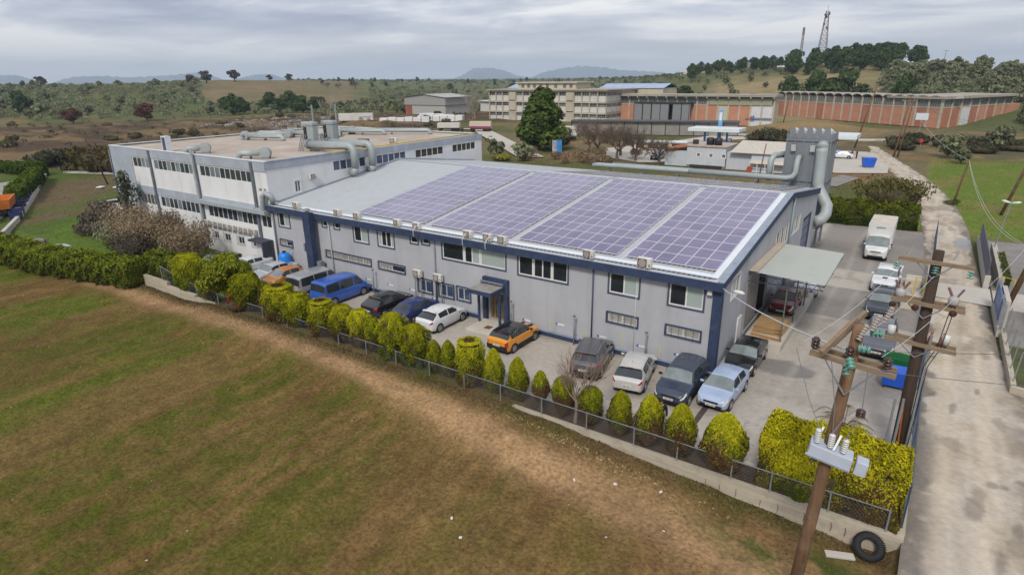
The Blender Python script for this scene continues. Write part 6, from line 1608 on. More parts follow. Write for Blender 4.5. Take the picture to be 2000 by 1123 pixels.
slim = crown_mesh("slim_crown", 1.3, 2.9, 900, .26, "grey_leaf", (.070, .078, .05), (.17, .18, .115), 95, ncl=12, trunk_h=1.6, trunk_r=.1, cone=.3)
tree_from("slim_tree", "slim grey-green tree rising before the hall's left window band", slim, (-64.8, -1.8, 0), 0, 1.05, "shrubs before the hall")
for k, (x, y, rx, h) in enumerate([(-75, -1.2, 3, 3.6), (-78.5, 1, 3, 3.0), (-73, -2.6, 2.4, 2.6), (-70.5, -5, 2.5, 1.8)]):
    tree_from("bare_shrub", f"leafless brown shrub left of the hall, {ORD[k]} from the left", BR3, (x, y, -.2), k * 2.1, (h / 6, h / 6, h / 7), "leafless shrubs left of the hall", names=("stem", "twigs"), cat="shrub")
    bush("twiggy_shrub", f"grey-brown twiggy shrub left of the hall, {ORD[k]} of four", x + .6, y + .4, 0, rx, rx * .8, h * .8, (.075, .06, .048), (.16, .135, .105), 700, .22, 540 + k, ncl=9, group="twiggy shrubs left of the hall", core=False)
# pine inside the fence row
spine = crown_mesh("young_pine_crown", 1.9, 1.75, 12000, .105, "young_pine_leaf", (.085, .120, .012), (.30, .31, .030), 97, ncl=26, trunk_h=.5, trunk_r=.1, aspect=2.2)
tree_from("young_pine", "loose green young pine rising above the fence row, leaning right", spine, (-35.6, -8.3, 0), 0, 1.05, "trees in the fence row")
bush("olive_conifer", "green bush at the foot of the young pine", -37.2, -8.5, 0, 1.4, 1.0, 2.0, (.085, .11, .015), (.22, .23, .025), 1500, .12, 561)
# bare sapling in front of the dark grey SUV
sap = bare_mesh(4.5, .085, 33, 4, 5, .42, mat("bark_sapling", (.24, .18, .14), rough=.9, var=.2), .33, .12, .95)
tree_from("bare_sapling", "leafless sapling with fanned twigs in front of the dark grey SUV", sap, (-4.25, -8.75, 0), 0, 1.0, "trees in the fence row", names=("trunk", "twigs"))
# bush by the lane at the back, weeds at the wall
bush("broad_bush", "broad olive-brown bush beside the lane behind the side yard", 4.6, 60.5, 0, 4.6, 3.6, 3.6, (.055, .055, .018), (.145, .13, .04), 3000, .24, 571, ncl=18)
for k, (x, y) in enumerate([(16.6, 19.5), (17.8, 17.2), (16.9, 21.2), (18.2, 13.5)]):
    bush("garden_shrub", f"dark green shrub inside the fence across the lane, {ORD[k]} along", x, y, 0, 1.3, 1.5, 1.3, (.03, .05, .012), (.085, .12, .025), 900, .14, 580 + k, group="shrubs across the lane")
hedge("narrow ivy hedge along the grey fence across the lane", [(14.9, 27.8), (14.9, 36.5)], .5, 1.1, ((.05, .07, .02), (.13, .15, .04)), 0, 90, .12, 41, .1, brown=.1)
for k, (x, y, r_) in enumerate([(11.2, 65.3, .9), (11.6, 66.3, .7), (20, 52, 1.3)]):
    bush("lane_weed", f"tuft of weeds by the leaning lane pole, {ORD[k]}", x, y, ground_z(x, y), r_, r_, .7, (.06, .075, .02), (.16, .16, .05), 350, .13, 590 + k, group="weeds by the lane pole", core=False, stem=False)
# palm behind the hedge block
pa = thing("palm_plant", "small palm with dry fronds behind the square hedge", "palm", (7.2, -5.0, 0))
MB().tube([(7.2, -5.0, 0), (7.2, -5.0, 1.7)], [.16, .13], 7).build("trunk", M_bark, pa)
g_ = random.Random(4)
for k in range(13):
    a = k * .483 + g_.uniform(-.15, .15); b = MB(); e0 = g_.uniform(.3, 1.1); pts = []
    for s_ in range(7): t = s_ / 6; pts.append(Vector((7.2 + math.cos(a) * 1.25 * t, -5.0 + math.sin(a) * 1.25 * t, 1.7 + e0 * math.sin(t * 2.2) - .35 * t * t)))
    b.tube(pts, [.02 - .0025 * i for i in range(7)], 4, cap=False)
    sd_ = Vector((-math.sin(a), math.cos(a), 0))
    for s_ in range(1, 26):
        t = s_ / 26; i = min(5, int(t * 6)); p = pts[i].lerp(pts[i + 1], t * 6 - i); l_ = .30 * math.sin(math.pi * (t * .85 + .1))
        for sg in (-1, 1): tip = p + sd_ * sg * l_ + Vector((math.cos(a) * .1, math.sin(a) * .1, -.10)); b.add([p - Vector((0, 0, .012)), p + Vector((0, 0, .012)), tip], [(0, 1, 2)])
    b.build("frond", leafmat("palm_frond", (.12, .10, .05), (.26, .18, .09)), pa)

# grass tufts, clods and rubbish of the field
def scatter_quads(name, pts, size, m, seed, flat=False):
    g = np.random.default_rng(seed); P = np.array(pts); n = len(P)
    th = g.random(n) * 6.283
    if flat:
        a = np.stack([np.cos(th), np.sin(th), .25 * g.normal(size=n)], 1); c = np.stack([-np.sin(th), np.cos(th), .25 * g.normal(size=n)], 1)
        s = (size * (.5 + g.random(n)))[:, None]; V = np.stack([P - a * s - c * s * .6, P + a * s - c * s * .7, P + a * s * .8 + c * s * .6, P - a * s * .7 + c * s * .7], 1)
    else:
        a = np.stack([np.cos(th), np.sin(th), 0 * th], 1); s = (size * (.5 + g.random(n)))[:, None]; lean = .5 * g.normal(size=(n, 3)); lean[:, 2] = 1
        V = np.stack([P - a * s * .35, P + a * s * .35, P + a * s * .12 + lean * s, P - a * s * .12 + lean * s * .9], 1)
    me = bpy.data.meshes.new(name); me.vertices.add(n * 4); me.vertices.foreach_set("co", V.reshape(-1)); me.loops.add(n * 4); me.loops.foreach_set("vertex_index", np.arange(n * 4, dtype=np.int32))
    me.polygons.add(n); me.polygons.foreach_set("loop_start", np.arange(0, n * 4, 4, dtype=np.int32)); me.materials.append(m); me.update(calc_edges=True); me.validate()
    o = bpy.data.objects.new(name, me); COL.objects.link(o); return stuff(o)
g = np.random.default_rng(3)
n = 260000; X = g.uniform(-62, 9.6, n); Y = g.uniform(-33, -9.3, n)
gr = cover(X, Y); gness = (gr[:, 1] / (gr[:, 0] + 1e-6)); keep = (gness > .92) & (g.random(n) < np.clip((gness - .9) * 3.0, 0, 1)); X1, Y1 = X[keep], Y[keep]
ks = (g.random(n) < .22) & (np.abs(Y - _pathy(X)) > 1.0); X2, Y2 = X[ks], Y[ks]; scatter_quads("straw_stubble", np.stack([X2, Y2, height(X2, Y2) - .01], 1), .040, leafmat("straw_blade", (.10, .068, .028), (.27, .19, .085)), 21)
scatter_quads("field_grass", np.stack([X1, Y1, height(X1, Y1) - .01], 1), .045, leafmat("field_grass_blade", (.062, .078, .010), (.125, .145, .026)), 1)
n = 9000; X = g.uniform(-48, 9.6, n); Y = -9.32 - np.abs(g.normal(0, .45, n)); scatter_quads("dry_weeds", np.stack([X, Y, height(X, Y) - .01], 1), .075, leafmat("dry_weed_blade", (.11, .082, .042), (.26, .20, .11)), 2)
n = 42000; X = g.uniform(-60, 9.6, n); Y = g.uniform(-33, -9.4, n); k_ = np.abs(Y - _pathy(X)) > .9; X, Y = X[k_], Y[k_]
def clods(name, X, Y, s0, m, seed):
    g = np.random.default_rng(seed); n = len(X); Z = height(X, Y)
    base = np.array([(1, 0, 0), (0, 1, 0), (-1, 0, 0), (0, -1, 0), (0, 0, 1)], float); V = np.repeat(base[None], n, 0) * (1 + .5 * g.normal(size=(n, 5, 1)) * .6)
    s = s0 * (.4 + g.random(n) ** 2 * 1.6); V = V * s[:, None, None] * np.array([1, 1, .7]); a = g.random(n) * 6.283
    x = V[..., 0] * np.cos(a)[:, None] - V[..., 1] * np.sin(a)[:, None]; y = V[..., 0] * np.sin(a)[:, None] + V[..., 1] * np.cos(a)[:, None]
    V = np.stack([x + X[:, None], y + Y[:, None], V[..., 2] + Z[:, None] - .01], -1)
    tri = np.array([(0, 1, 4), (1, 2, 4), (2, 3, 4), (3, 0, 4)]); F = (tri[None] + (np.arange(n) * 5)[:, None, None]).reshape(-1)
    me = bpy.data.meshes.new(name); me.vertices.add(n * 5); me.vertices.foreach_set("co", V.reshape(-1)); me.loops.add(len(F)); me.loops.foreach_set("vertex_index", F.astype(np.int32)); me.polygons.add(n * 4); me.polygons.foreach_set("loop_start", np.arange(0, n * 12, 3, dtype=np.int32))
    me.materials.append(m); me.update(calc_edges=True); me.validate(); o = bpy.data.objects.new(name, me); COL.objects.link(o); return stuff(o)
clods("soil_clods", X, Y, .030, leafmat("clod_soil", (.085, .053, .023), (.20, .128, .06), trans=0), 4)
n = 900; X = g.uniform(-55, 9.4, n); Y = g.uniform(-32, -9.5, n); clods("pale_stones", X, Y, .026, leafmat("pale_stone", (.30, .26, .22), (.58, .52, .46), trans=0), 5)
n = 900; X = np.clip(g.normal(-2.5, 3.0, n), -9, 4); Y = -10.1 - np.abs(g.normal(0, .45, n)) - .06 * (X + 2); clods("fallen_leaves", X, Y, .034, leafmat("leaf_litter", (.24, .15, .07), (.46, .34, .19), trans=0), 6)
for k, (x, y, s) in enumerate([(-.7, -11.7, .16), (1.2, -11.0, .14), (-2.2, -12.4, .15), (2.2, -13.0, .10), (.4, -14.6, .09), (-5.4, -17.2, .16), (-4.4, -17.9, .13)]):
    b = MB(); a = k * 1.1; b.obox((x, y, ground_z(x, y) + .0), (s * math.cos(a), s * math.sin(a), 0.02), (-s * .6 * math.sin(a), s * .6 * math.cos(a), .02), (0, 0, .05))
    tag(b.build("litter_scrap", mat("litter_white", (.62, .60, .56), rough=.8, var=.1), bevel=.01), f"pale scrap of litter lying on the field, {ORD[k]} from the wall", "litter", "litter on the field")
# tractor tyre leaning on the wall and a broken slab beside it
ty = thing("old_tyre", "big black tyre leaning on the wall end by the lane", "tyre", (9.0, -9.75, -.9))
ax = Vector((.12, -.70, .70)).normalized(); ce = Vector((8.98, -9.66, -.42))
b = MB(); nseg, R0, r0 = 28, .40, .135
u_ = ax.orthogonal().normalized(); v_ = ax.cross(u_); vs = []
for i in range(nseg):
    t = 2 * math.pi * i / nseg; rd = u_ * math.cos(t) + v_ * math.sin(t)
    for j in range(10): p = 2 * math.pi * j / 10; vs.append(ce + rd * (R0 + r0 * math.cos(p)) + ax * r0 * .95 * math.sin(p))
b.add(vs, [(i * 10 + j, ((i + 1) % nseg) * 10 + j, ((i + 1) % nseg) * 10 + (j + 1) % 10, i * 10 + (j + 1) % 10) for i in range(nseg) for j in range(10)])
b.build("carcass", M_tyre, ty, smooth=True)
b = MB()
for i in range(44):
    t = 2 * math.pi * i / 44; rd = u_ * math.cos(t) + v_ * math.sin(t); tg = -u_ * math.sin(t) + v_ * math.cos(t)
    b.obox(ce + rd * (R0 + r0 * .93) - tg * .018 - ax * .12, tg * .036, ax * .24, rd * .035)
b.build("tread", M_tyre, ty)
tag(MB().obox((7.7, -10.6, ground_z(7.8, -10.5) + .02), (.95, .35, .03), (-.12, .28, .02), (0, .0, .1)).build("broken_slab", M_conc_pale, bevel=.02), "broken pale concrete slab on the grass left of the tyre", "slab")

# ================================================================== UTILITY POLES
M_wood = mat("pole_wood_brown", (.155, .088, .048), rough=.9, var=.25, scale=2.0, bump=.5, bscale=5, stretch=(6, 6, .5), wear=((.30, .21, .13), .5, 1.5))
M_woodd = mat("pole_wood_dark", (.055, .035, .026), rough=.9, var=.3, scale=2.0, bump=.5, bscale=5, stretch=(6, 6, .5))
M_arm = mat("crossarm_wood", (.235, .17, .11), rough=.9, var=.2, scale=3, stretch=(1, 1, 4), bump=.3)
M_ins = mat("insulator_glass", (.12, .31, .265), rough=.12, var=.15, scale=6, spec=.8); M_insb = mat("insulator_brown", (.055, .022, .016), rough=.2, var=.2, spec=.7); M_insw = mat("insulator_white", (.60, .60, .58), rough=.25, var=.08)
M_can_ = mat("transformer_grey", (.42, .46, .54), rough=.5, var=.08, scale=2)
def disc_ins(b, p, d, n=3, r=.13, gap=.13):
    r *= .85; gap *= .85
    d = Vector(d).normalized(); prof_ = []
    for k in range(n): o_ = k * gap; prof_ += [(o_, .03), (o_ + .02, r), (o_ + .05, r * .9), (o_ + .07, .03)]
    b.lathe(p, d, prof_, 12); return Vector(p) + d * (n * gap)
def stack_ins(b, p, d, n, r, h): 
    pr_ = []
    for k in range(n): pr_ += [(h * k / n, r), (h * (k + .45) / n, r * .95), (h * (k + .5) / n, r * .6), (h * (k + .95) / n, r * .6)]
    b.lathe(p, d, pr_, 10)
# near pole with the switch box
pA = thing("utility_pole", "near brown utility pole with crossarms and a pale switch box", "utility pole", (7.15, -14.0, -.9))
axp = lambda z: Vector((7.06 + .048 * z, -14.02 + .006 * z, z))
MB().tube([axp(-1.0), axp(3), axp(6.5), axp(9.9)], [.20, .19, .175, .155], 14).build("shaft", M_wood, pA, smooth=True)
b = MB()
for dy_ in (-.24, .24): c_ = axp(8.68); b.obox((c_.x - 1.08, c_.y + dy_ - .07, 8.78), (2.22, .10, -.24), (0, .11, 0), (.02, 0, .14))
b.build("lower_crossarm", M_arm, pA)
b = MB()
for dy_, zz, xx in ((-.30, 9.30, -.42), (.30, 9.36, -.24)): c_ = axp(9.5); b.obox((c_.x + xx - .32, c_.y + dy_ - 1.05, zz), (.55, 2.0, .42), (.11, -.03, 0), (-.02, -.04, .14))
b.build("upper_crossarm", M_arm, pA)
b = MB(); c_ = axp(8.6)
for sx in (-1, 1): b.tube([(c_.x + sx * .62, c_.y - .3, 8.68 - sx * .06), (c_.x, c_.y - .25, 7.75)], .025, 5)
b.build("brace", M_galv, pA)
for dx_ in (-.95, -.05, .9):
    b = MB(); stack_ins(b, (c_.x + dx_, c_.y - .22, 8.95 - dx_ * .1), (0, 0, 1), 3, .12, .3); b.build("pin_insulator", M_insb, pA, smooth=True)
for (x, y, z, d) in ((.0, -.75, 9.1, (.35, -.75, -.5)), (.15, -.3, 9.3, (.8, -.2, .1)), (.35, .3, 9.6, (.9, .5, -.1)), (-.05, -.7, 8.9, (.2, -.5, -.9))):
    b = MB(); disc_ins(b, (c_.x + x, c_.y + y, z), d, 3, .135, .14); b.build("disc_insulator", M_ins, pA, smooth=True)
for (x, y, z) in ((.1, -.2, 9.5), (.35, .2, 9.7), (.6, .5, 9.9)):
    b = MB(); stack_ins(b, (c_.x + x, c_.y + y, z), (.25, .3, .8), 6, .085, .5); b.build("arrester", mat("arrester_grey", (.34, .29, .25), rough=.5), pA, smooth=True)
sw_ = MB().obox((6.80, -14.45, 5.55), (1.18, .12, -.24), (-.04, .55, .02), (.06, 0, .46)).build("switch_box", M_can_, pA, bevel=.03)
MB().obox((6.77, -14.47, 5.64), (1.22, .12, -.24), (0, -.03, 0), (.0, 0, .06)).build("box_rib", M_can_, sw_)
MB().obox((8.08, -14.42, 5.38), (.32, .05, -.06), (-.02, .42, .0), (.05, 0, .46)).build("control_box", M_can_, sw_, bevel=.03)
for k in range(3):
    b = MB(); stack_ins(b, (7.02 + k * .36, -14.28 + .03 * k, 6.05 - .07 * k), (-.02 + .04 * k, -.05, 1), 6, .095, .46); b.build("bushing", M_insw, sw_, smooth=True)
b = MB()
for k in range(3): b.tube([(7.02 + k * .36, -14.28, 6.5 - .07 * k), (6.6 + k * .7, -14.3, 7.4), (6.05 + k * .95, -14.25, 8.9 - .1 * k)], .012, 4)
b.tube([(7.3, -14.2, 6.2), (7.6, -14.1, 7.0), (7.9, -14.05, 7.35)], .02, 5)
b.build("jumper_wire", M_galv, pA)
b = MB(); stack_ins(b, (7.98, -14.2, 7.2), (0, 0, 1), 3, .13, .22); b.build("line_insulator", M_insb, pA, smooth=True)
for x_ in (6.95, 7.45): MB().obox((x_, -14.3, 5.98 - (x_ - 6.95) * .26), (.12, .3, .4), (.06, 0, 0), (0, 0, .06)).build("hanger_bar", M_galv, pA)
# dark pole with three crossarms behind the hedge
pB = thing("utility_pole", "dark utility pole with three crossarms beside the lane fence", "utility pole", (9.35, -3.3, 0))
ax2 = lambda z: Vector((9.33 - .008 * z, -3.3 + .01 * z, z))
MB().tube([ax2(-.5), ax2(4), ax2(9.75)], [.27, .24, .19], 14).build("shaft", M_woodd, pB, smooth=True)
for k, (z0, z1, dbl) in enumerate(((9.28, 9.2, 0), (7.52, 7.36, 1), (5.74, 5.56, 1))):
    b = MB()
    for dy_ in ((-.28, .28) if dbl else (-.26,)): b.obox((7.92 + .03 * k, -3.3 + dy_ - .07, z0), (2.6, 0, z1 - z0), (0, .12, 0), (0, 0, .15))
    b.build("crossarm", M_arm, pB)
    b = MB()
    for sx in (-1, 1): b.tube([(9.2 + sx * .6, -3.58, (z0 + z1) / 2), (9.2, -3.5, z0 - .65)], .025, 5)
    b.build("brace", M_galv, pB)
for dx_ in (-1.3, .05, 1.2):
    b = MB(); disc_ins(b, (9.22 + dx_, -3.56, 9.15), (-.05, -.35, -1), 3, .15, .13); b.build("disc_insulator", M_ins, pB, smooth=True)
for dx_ in (-1.0, .55): MB().obox((9.2 + dx_, -3.5, 9.5), (.08, 0, 0), (0, .08, 0), (.10, .08, .34)).build("arm_clamp", mat('clamp_grey', (.26, .25, .23), rough=.6), pB)
for dx_ in (-.95, .9):
    tk = MB().lathe((9.2 + dx_, -3.3, 7.62), (0, 0, 1), [(0, .15), (.05, .19), (.28, .19), (.34, .13), (.36, .05)], 14).build("fuse_can", mat('can_grey', (.40, .37, .36), rough=.5), pB, smooth=True)
    b = MB()
    for sx in (-1, 1): stack_ins(b, (9.2 + dx_ + sx * .1, -3.3, 8.0), (sx * .5, 0, 1), 5, .06, .36)
    b.build("bushing", mat("bushing_maroon", (.20, .10, .095), rough=.3), tk, smooth=True)
for dx_ in (-1.15, -.35, .95): MB().lathe((9.2 + dx_, -3.62, 7.35), (0, -1, 0), [(0, .05), (.02, .14), (.08, .14), (.1, .05)], 12).build("post_insulator", M_insb, pB)
for dx_ in (-.95, 1.0): MB().lathe((9.15 + dx_, -3.3, 5.85), (0, 0, 1), [(0, .15), (.42, .15), (.44, .05)], 14).build("arrester_can", M_insw, pB, smooth=True)
for dx_ in (.35, .75):
    b = MB(); stack_ins(b, (9.2 + dx_, -3.3, 5.85), (.25, 0, 1), 5, .05, .5); b.build("fuse_holder", mat("fuse_red", (.42, .05, .04), rough=.35), pB, smooth=True)
for (x, y) in ((9.62, -3.45), (9.15, -3.75), (8.85, -3.9)): MB().tube([(x, y, 0), (x + .02, y, 6.2 if x > 9.5 else 3.2)], .055, 7).build("cable_conduit", M_galv, pB)
b = MB()
for (x, c) in ((9.55, 0), (9.68, 1)): b.tube([(x, -3.52, .2), (x + .06, -3.5, 4.8), (x + .35, -3.5, 5.7), (x + .5, -3.6, 7.6)], .018, 5)
b.build("riser_cable", M_trim, pB)
b = MB(); b.tube([(9.35, -3.55, .4), (9.2, -3.6, 3.0)], .03, 5); b.build("orange_cable", mat("cable_orange", (.45, .11, .02), rough=.6), pB)
# guy of the pole: a second slender grey mast beside it
def simple_pole(label, base, topp, r, m=M_wood, arms=(), group="poles along the lane"):
    t = thing("utility_pole", label, "utility pole", base, 0, group); b0, t0 = Vector(base), Vector(topp)
    MB().tube([b0 - Vector((0, 0, .4)), b0.lerp(t0, .5), t0], [r, r * .88, r * .72], 9).build("shaft", m, t, smooth=True)
    for (f_, w_, dx_, dy_) in arms:
        c = b0.lerp(t0, f_); d = Vector((dx_, dy_, 0)).normalized(); MB().obox(c - d * w_ - Vector((.06, .06, 0)), d * 2 * w_, Vector((-d.y, d.x, 0)) * .12, (0, 0, .14)).build("crossarm", M_arm, t)
        b = MB()
        for s_ in (-.9, 0, .9): stack_ins(b, c + d * w_ * s_ + Vector((0, 0, .14)), (0, 0, 1), 2, .09, .2)
        b.build("insulator", M_ins, t)
    return t
simple_pole("tall brown pole with stub insulators at the right edge beyond the gate", (16.2, 61.5, 0), (18.6, 61.2, 10.9), .19)
simple_pole("brown pole leaning at the right edge behind the blue panel", (14.7, 22.9, 0), (16.9, 23.1, 11.5), .20)
simple_pole("brown pole with tangled wires cut by the right edge of the view", (16.0, 17.0, 0), (17.5, 17.5, 8.0), .17)
simple_pole("short brown pole leaning at the meadow's edge", (11.4, 65.8, 0), (12.1, 65.8, 5.9), .14)
simple_pole("twin dark poles at the lane bend, left one", (1.2, 117, 0), (2.3, 117, 12.0), .18, arms=((.93, 1.3, 1, .2),))
simple_pole("twin dark poles at the lane bend, right one", (1.9, 117.6, 0), (2.9, 117.5, 11.6), .17)
simple_pole("dark pole with crossarm left of the filling station's second canopy", (-7.6, 131, 0), (-5.0, 131, 14.3), .19, arms=((.93, 1.6, 1, .1),))
simple_pole("slim rusty pole behind the factory in front of the white shed", (-14.6, 71, 0), (-14.0, 71, 6.2), .1, mat("pole_rust", (.17, .075, .05), rough=.8))
simple_pole("thin dark pole left of the white hall", (-108, 14, 0), (-110.4, 13, 7.6), .13, M_woodd)
simple_pole("brown pole on the bank before the recessed brick wing", (-33, 178, 2), (-32, 178, 10.5), .16)
simple_pole("slender pole on the right ridge skyline", polar(.8, 420)[:2] + (polar(.8, 420)[2],), tuple(Vector(polar(.8, 420)) + Vector((.6, 0, 10))), .14, arms=((.95, 1.3, 1, .2),))
# lamp standard by the gate
ls = thing("street_lamp", "twin-headed lamp standard by the gate across the lane", "street lamp", (14.4, 38.5, 0))
MB().tube([(14.4, 38.5, 0), (14.9, 38.5, 5.2)], .05, 7).build("mast", M_galv, ls)
for sx in (-.3, .45): MB().lathe((14.9, 38.5, 5.2), (sx * 2, 0, .15), [(0, .05), (.2, .1), (.55, .13), (.75, .04)], 9).build("lamp_head", M_insw, ls, smooth=True)
# wires
M_wirep = mat("wire_pale", (.52, .53, .54), rough=.5); M_wired = mat("wire_dark", (.10, .10, .105), rough=.6)
def wire(label, a, c, sag, r=.012, m=M_wirep, n=14):
    a, c = Vector(a), Vector(c); pts = [a.lerp(c, k / n) - Vector((0, 0, sag * 4 * (k / n) * (1 - k / n))) for k in range(n + 1)]
    return tag(MB().tube(pts, r, 4, cap=False).build("overhead_wire", m), label, "wire", "overhead wires")
wire("thick white cable from the factory corner to the near pole", (.2, -.45, 5.6), (7.5, -13.9, 9.0), .25, .028)
for k, (x0, z0) in enumerate(((7.9, 9.0), (9.25, 9.0), (10.4, 8.9))):
    wire(f"line from the dark pole to the near pole, {ORD[k]} from the left", (x0, -3.7, z0 - .2), (6.2 + k * 1.0, -14.1, 9.1), .25, .010)
wire("line from the near pole across the lane to the lower right", (8.5, -13.9, 8.6), (30, -2, 8.5), .5, .009, M_wired)
wire("second line from the near pole across the lane to the right", (8.3, -13.9, 9.2), (30, 4, 9.0), .5, .009, M_wired)
wire("drop line from the dark pole to the pole behind the blue panel", (10.4, -3.3, 7.4), (16.6, 22.9, 9.5), .8, .010)
wire("service line from the pole behind the blue panel to the short leaning pole", (14.95, 24, 4.6), (12.1, 65.8, 5.8), 1.6, .016)
wire("second service line to the short leaning pole", (15.0, 24, 4.5), (12.1, 65.9, 5.7), 1.9, .016)
wire("line from the short leaning pole to the lane bend poles", (12.1, 65.8, 5.8), (2.3, 117, 11.0), 1.4, .02)
for k in range(2): wire(f"line from the tall right pole to the lane bend poles, {ORD[k]}", (18.3, 61.2, 10.3 - k * .8), (2.4 + .4 * k, 117, 11.2), 1.2, .018, M_wired)
for k in range(3): wire(f"slack line falling from the tall right pole to the right, {ORD[k]}", (18.2 + .1 * k, 61.2, 10.3 - k), (30, 40, 9.0 - k * .4), 2.2, .02)
wire("line over the brick hall's front yard", (-5.2, 131, 13.5), (-62, 150, 11), 1.0, .03, M_wired)
wire("second line over the brick hall's front yard", (-5.2, 131, 12.8), (20, 190, 11), 1.2, .03, M_wired)
wire("line hanging from the pole behind the blue panel to the ground anchor", (15.6, 22.9, 6.6), (16.6, 26.8, .1), 0, .014)
# ================================================================== BUILDINGS BEYOND
M_pil = mat("pillar_concrete", (.46, .41, .32), rough=.9, var=.1, scale=.5, wear=((.28, .25, .20), .5, .8))
def brickmat(name, c1, c2, mortar):
    m = bpy.data.materials.new(name); m.use_nodes = True; N, L = m.node_tree.nodes, m.node_tree.links; bs = N["Principled BSDF"]; bs.inputs["Roughness"].default_value = .9
    geo = N.new("ShaderNodeNewGeometry"); sp = N.new("ShaderNodeSeparateXYZ"); L.new(geo.outputs["Position"], sp.inputs[0])
    ad = N.new("ShaderNodeMath"); L.new(sp.outputs["X"], ad.inputs[0]); L.new(sp.outputs["Y"], ad.inputs[1]); cb = N.new("ShaderNodeCombineXYZ"); L.new(ad.outputs[0], cb.inputs[0]); L.new(sp.outputs["Z"], cb.inputs[1])
    br = N.new("ShaderNodeTexBrick"); br.inputs["Scale"].default_value = 1.0; br.inputs["Brick Width"].default_value = .5; br.inputs["Row Height"].default_value = .22; br.inputs["Mortar Size"].default_value = .02
    br.inputs["Color1"].default_value = (*c1, 1); br.inputs["Color2"].default_value = (*c2, 1); br.inputs["Mortar"].default_value = (*mortar, 1); L.new(cb.outputs[0], br.inputs["Vector"])
    t = N.new("ShaderNodeTexNoise"); t.inputs["Scale"].default_value = .35; t.inputs["Detail"].default_value = 5; L.new(geo.outputs["Position"], t.inputs["Vector"])
    mr = N.new("ShaderNodeMapRange"); mr.inputs["To Min"].default_value = .75; mr.inputs["To Max"].default_value = 1.2; L.new(t.outputs["Fac"], mr.inputs["Value"])
    hs = N.new("ShaderNodeHueSaturation"); L.new(mr.outputs[0], hs.inputs["Value"]); L.new(br.outputs["Color"], hs.inputs["Color"]); L.new(hs.outputs[0], bs.inputs["Base Color"])
    return m
M_brick = brickmat("hall_brick", (.56, .235, .14), (.48, .19, .115), (.42, .29, .21)); M_brick2 = brickmat("hall_brick_dark", (.44, .155, .08), (.38, .125, .07), (.34, .22, .15))
M_win_grey = mat("steel_window_grey", (.12, .13, .135), rough=.3, var=.3, scale=.8, spec=.6)
M_slab = mat("roof_slab_concrete", (.34, .31, .26), rough=.9, var=.12, scale=.3)
M_cream = mat("cream_panel", (.52, .46, .33), rough=.85, var=.06); M_shut = mat("shutter_grey", (.21, .215, .225), rough=.7, var=.08, scale=.8, stretch=(1, 1, 5)); M_blk = mat("black_steel_and_shade", (.03, .032, .038), rough=.6)
def bay_wall(par, p0, p1, z0, h, nb, arched=False, special=None, zb=None):
    """row of bays between pillars: brick panel below, window strip above; outward side is to the right of p0->p1"""
    p0, p1 = Vector((*p0, 0)), Vector((*p1, 0)); d = (p1 - p0); L_ = d.length; d.normalize(); nrm = Vector((d.y, -d.x, 0)); w = L_ / nb
    for k in range(nb + 1):
        o_ = p0 + d * (w * k - .28) + nrm * .0; MB().obox(o_ + Vector((0, 0, z0)), d * .56, nrm * .35, (0, 0, h)).build("pillar", M_pil, par)
    for k in range(nb):
        a = p0 + d * (w * k + .28); u = d * (w - .56); sp_ = (special or {}).get(k)
        zl = z0 + h * .69
        if sp_ != 'open':
            MB().obox(a + Vector((0, 0, z0)), u, nrm * .12, (0, 0, h * .69 - .02)).build("brick_panel", sp_ if sp_ and not isinstance(sp_, str) else (M_brick if k % 5 else M_brick2) if par.get("mixed") else M_brick, par)
        MB().obox(a + Vector((0, 0, zl)), u, nrm * .22, (0, 0, .3)).build("lintel", M_pil, par)
        wn_ = MB().obox(a + Vector((0, 0, zl + .3)), u, nrm * .06, (0, 0, h * .31 - .4)).build("window", M_win_grey, par)
        b = MB()
        for q_ in range(1, 5): b.obox(a + u * (q_ / 5) + nrm * .06 + Vector((0, 0, zl + .3)), d * .06, nrm * .05, (0, 0, h * .31 - .4))
        b.build("mullion", M_pil, wn_)
        if arched:
            b = MB(); n_ = 9; c = a + u * .5; rad = w / 2
            pts = [(-math.cos(math.pi * i / n_) * rad, math.sin(math.pi * i / n_) * rad * .42) for i in range(n_ + 1)]
            for (xa, za), (xb, zb_) in zip(pts[:-1], pts[1:]):
                q0 = c + d * xa + Vector((0, 0, z0 + h + za)) + nrm * .8; b.obox(q0, d * (xb - xa) + Vector((0, 0, zb_ - za)), -nrm * 9.0, (0, 0, .22))
            b.build("roof_vault", M_slab, par)
bl = thing("brick_hall_wing", "brick hall with flat overhanging roof and grey shutter porch behind the filling station", "building", (-67, 200, 0)); bl["mixed"] = 0
M_whited = mat("door_white_metal", (.58, .60, .62), rough=.6, var=.06, scale=.7)
bay_wall(bl, (-97, 188), (-38.4, 188), 0, 9.4, 16, special={11: M_cream, 14: M_whited, 15: M_whited})
MB().box(-97.2, -38.2, 188.3, 194, 0, 9.35).build("hall_body", M_pil, bl)
b = MB(); b.box(-98, -37.6, 186.3, 196, 9.42, 10.15); b.build("roof", M_slab, bl)
b = MB()
for k in range(17): x = -97 + k * 58.6 / 16; b.box(x - .2, x + .2, 186.4, 188, 8.9, 9.41)
b.build("roof_bracket", M_pil, bl)
po = MB(); po.box(-85.6, -65.0, 182.6, 187.6, 7.0, 7.5); po = po.build("porch_roof", M_blk, bl)
for k, x in enumerate((-85.4, -82.0, -78.6, -75.4, -70.9, -67.6)):
    MB().box(x, x + 2.95, 182.75, 182.9, .2, 6.95).build("shutter", M_shut, bl)
b = MB()
for x in (-85.6, -82.2, -78.8, -75.6, -72.3, -71.1, -67.8, -65.1): b.box(x, x + .16, 182.7, 182.95, 0, 7.0)
b.build("shutter_post", M_blk, bl)
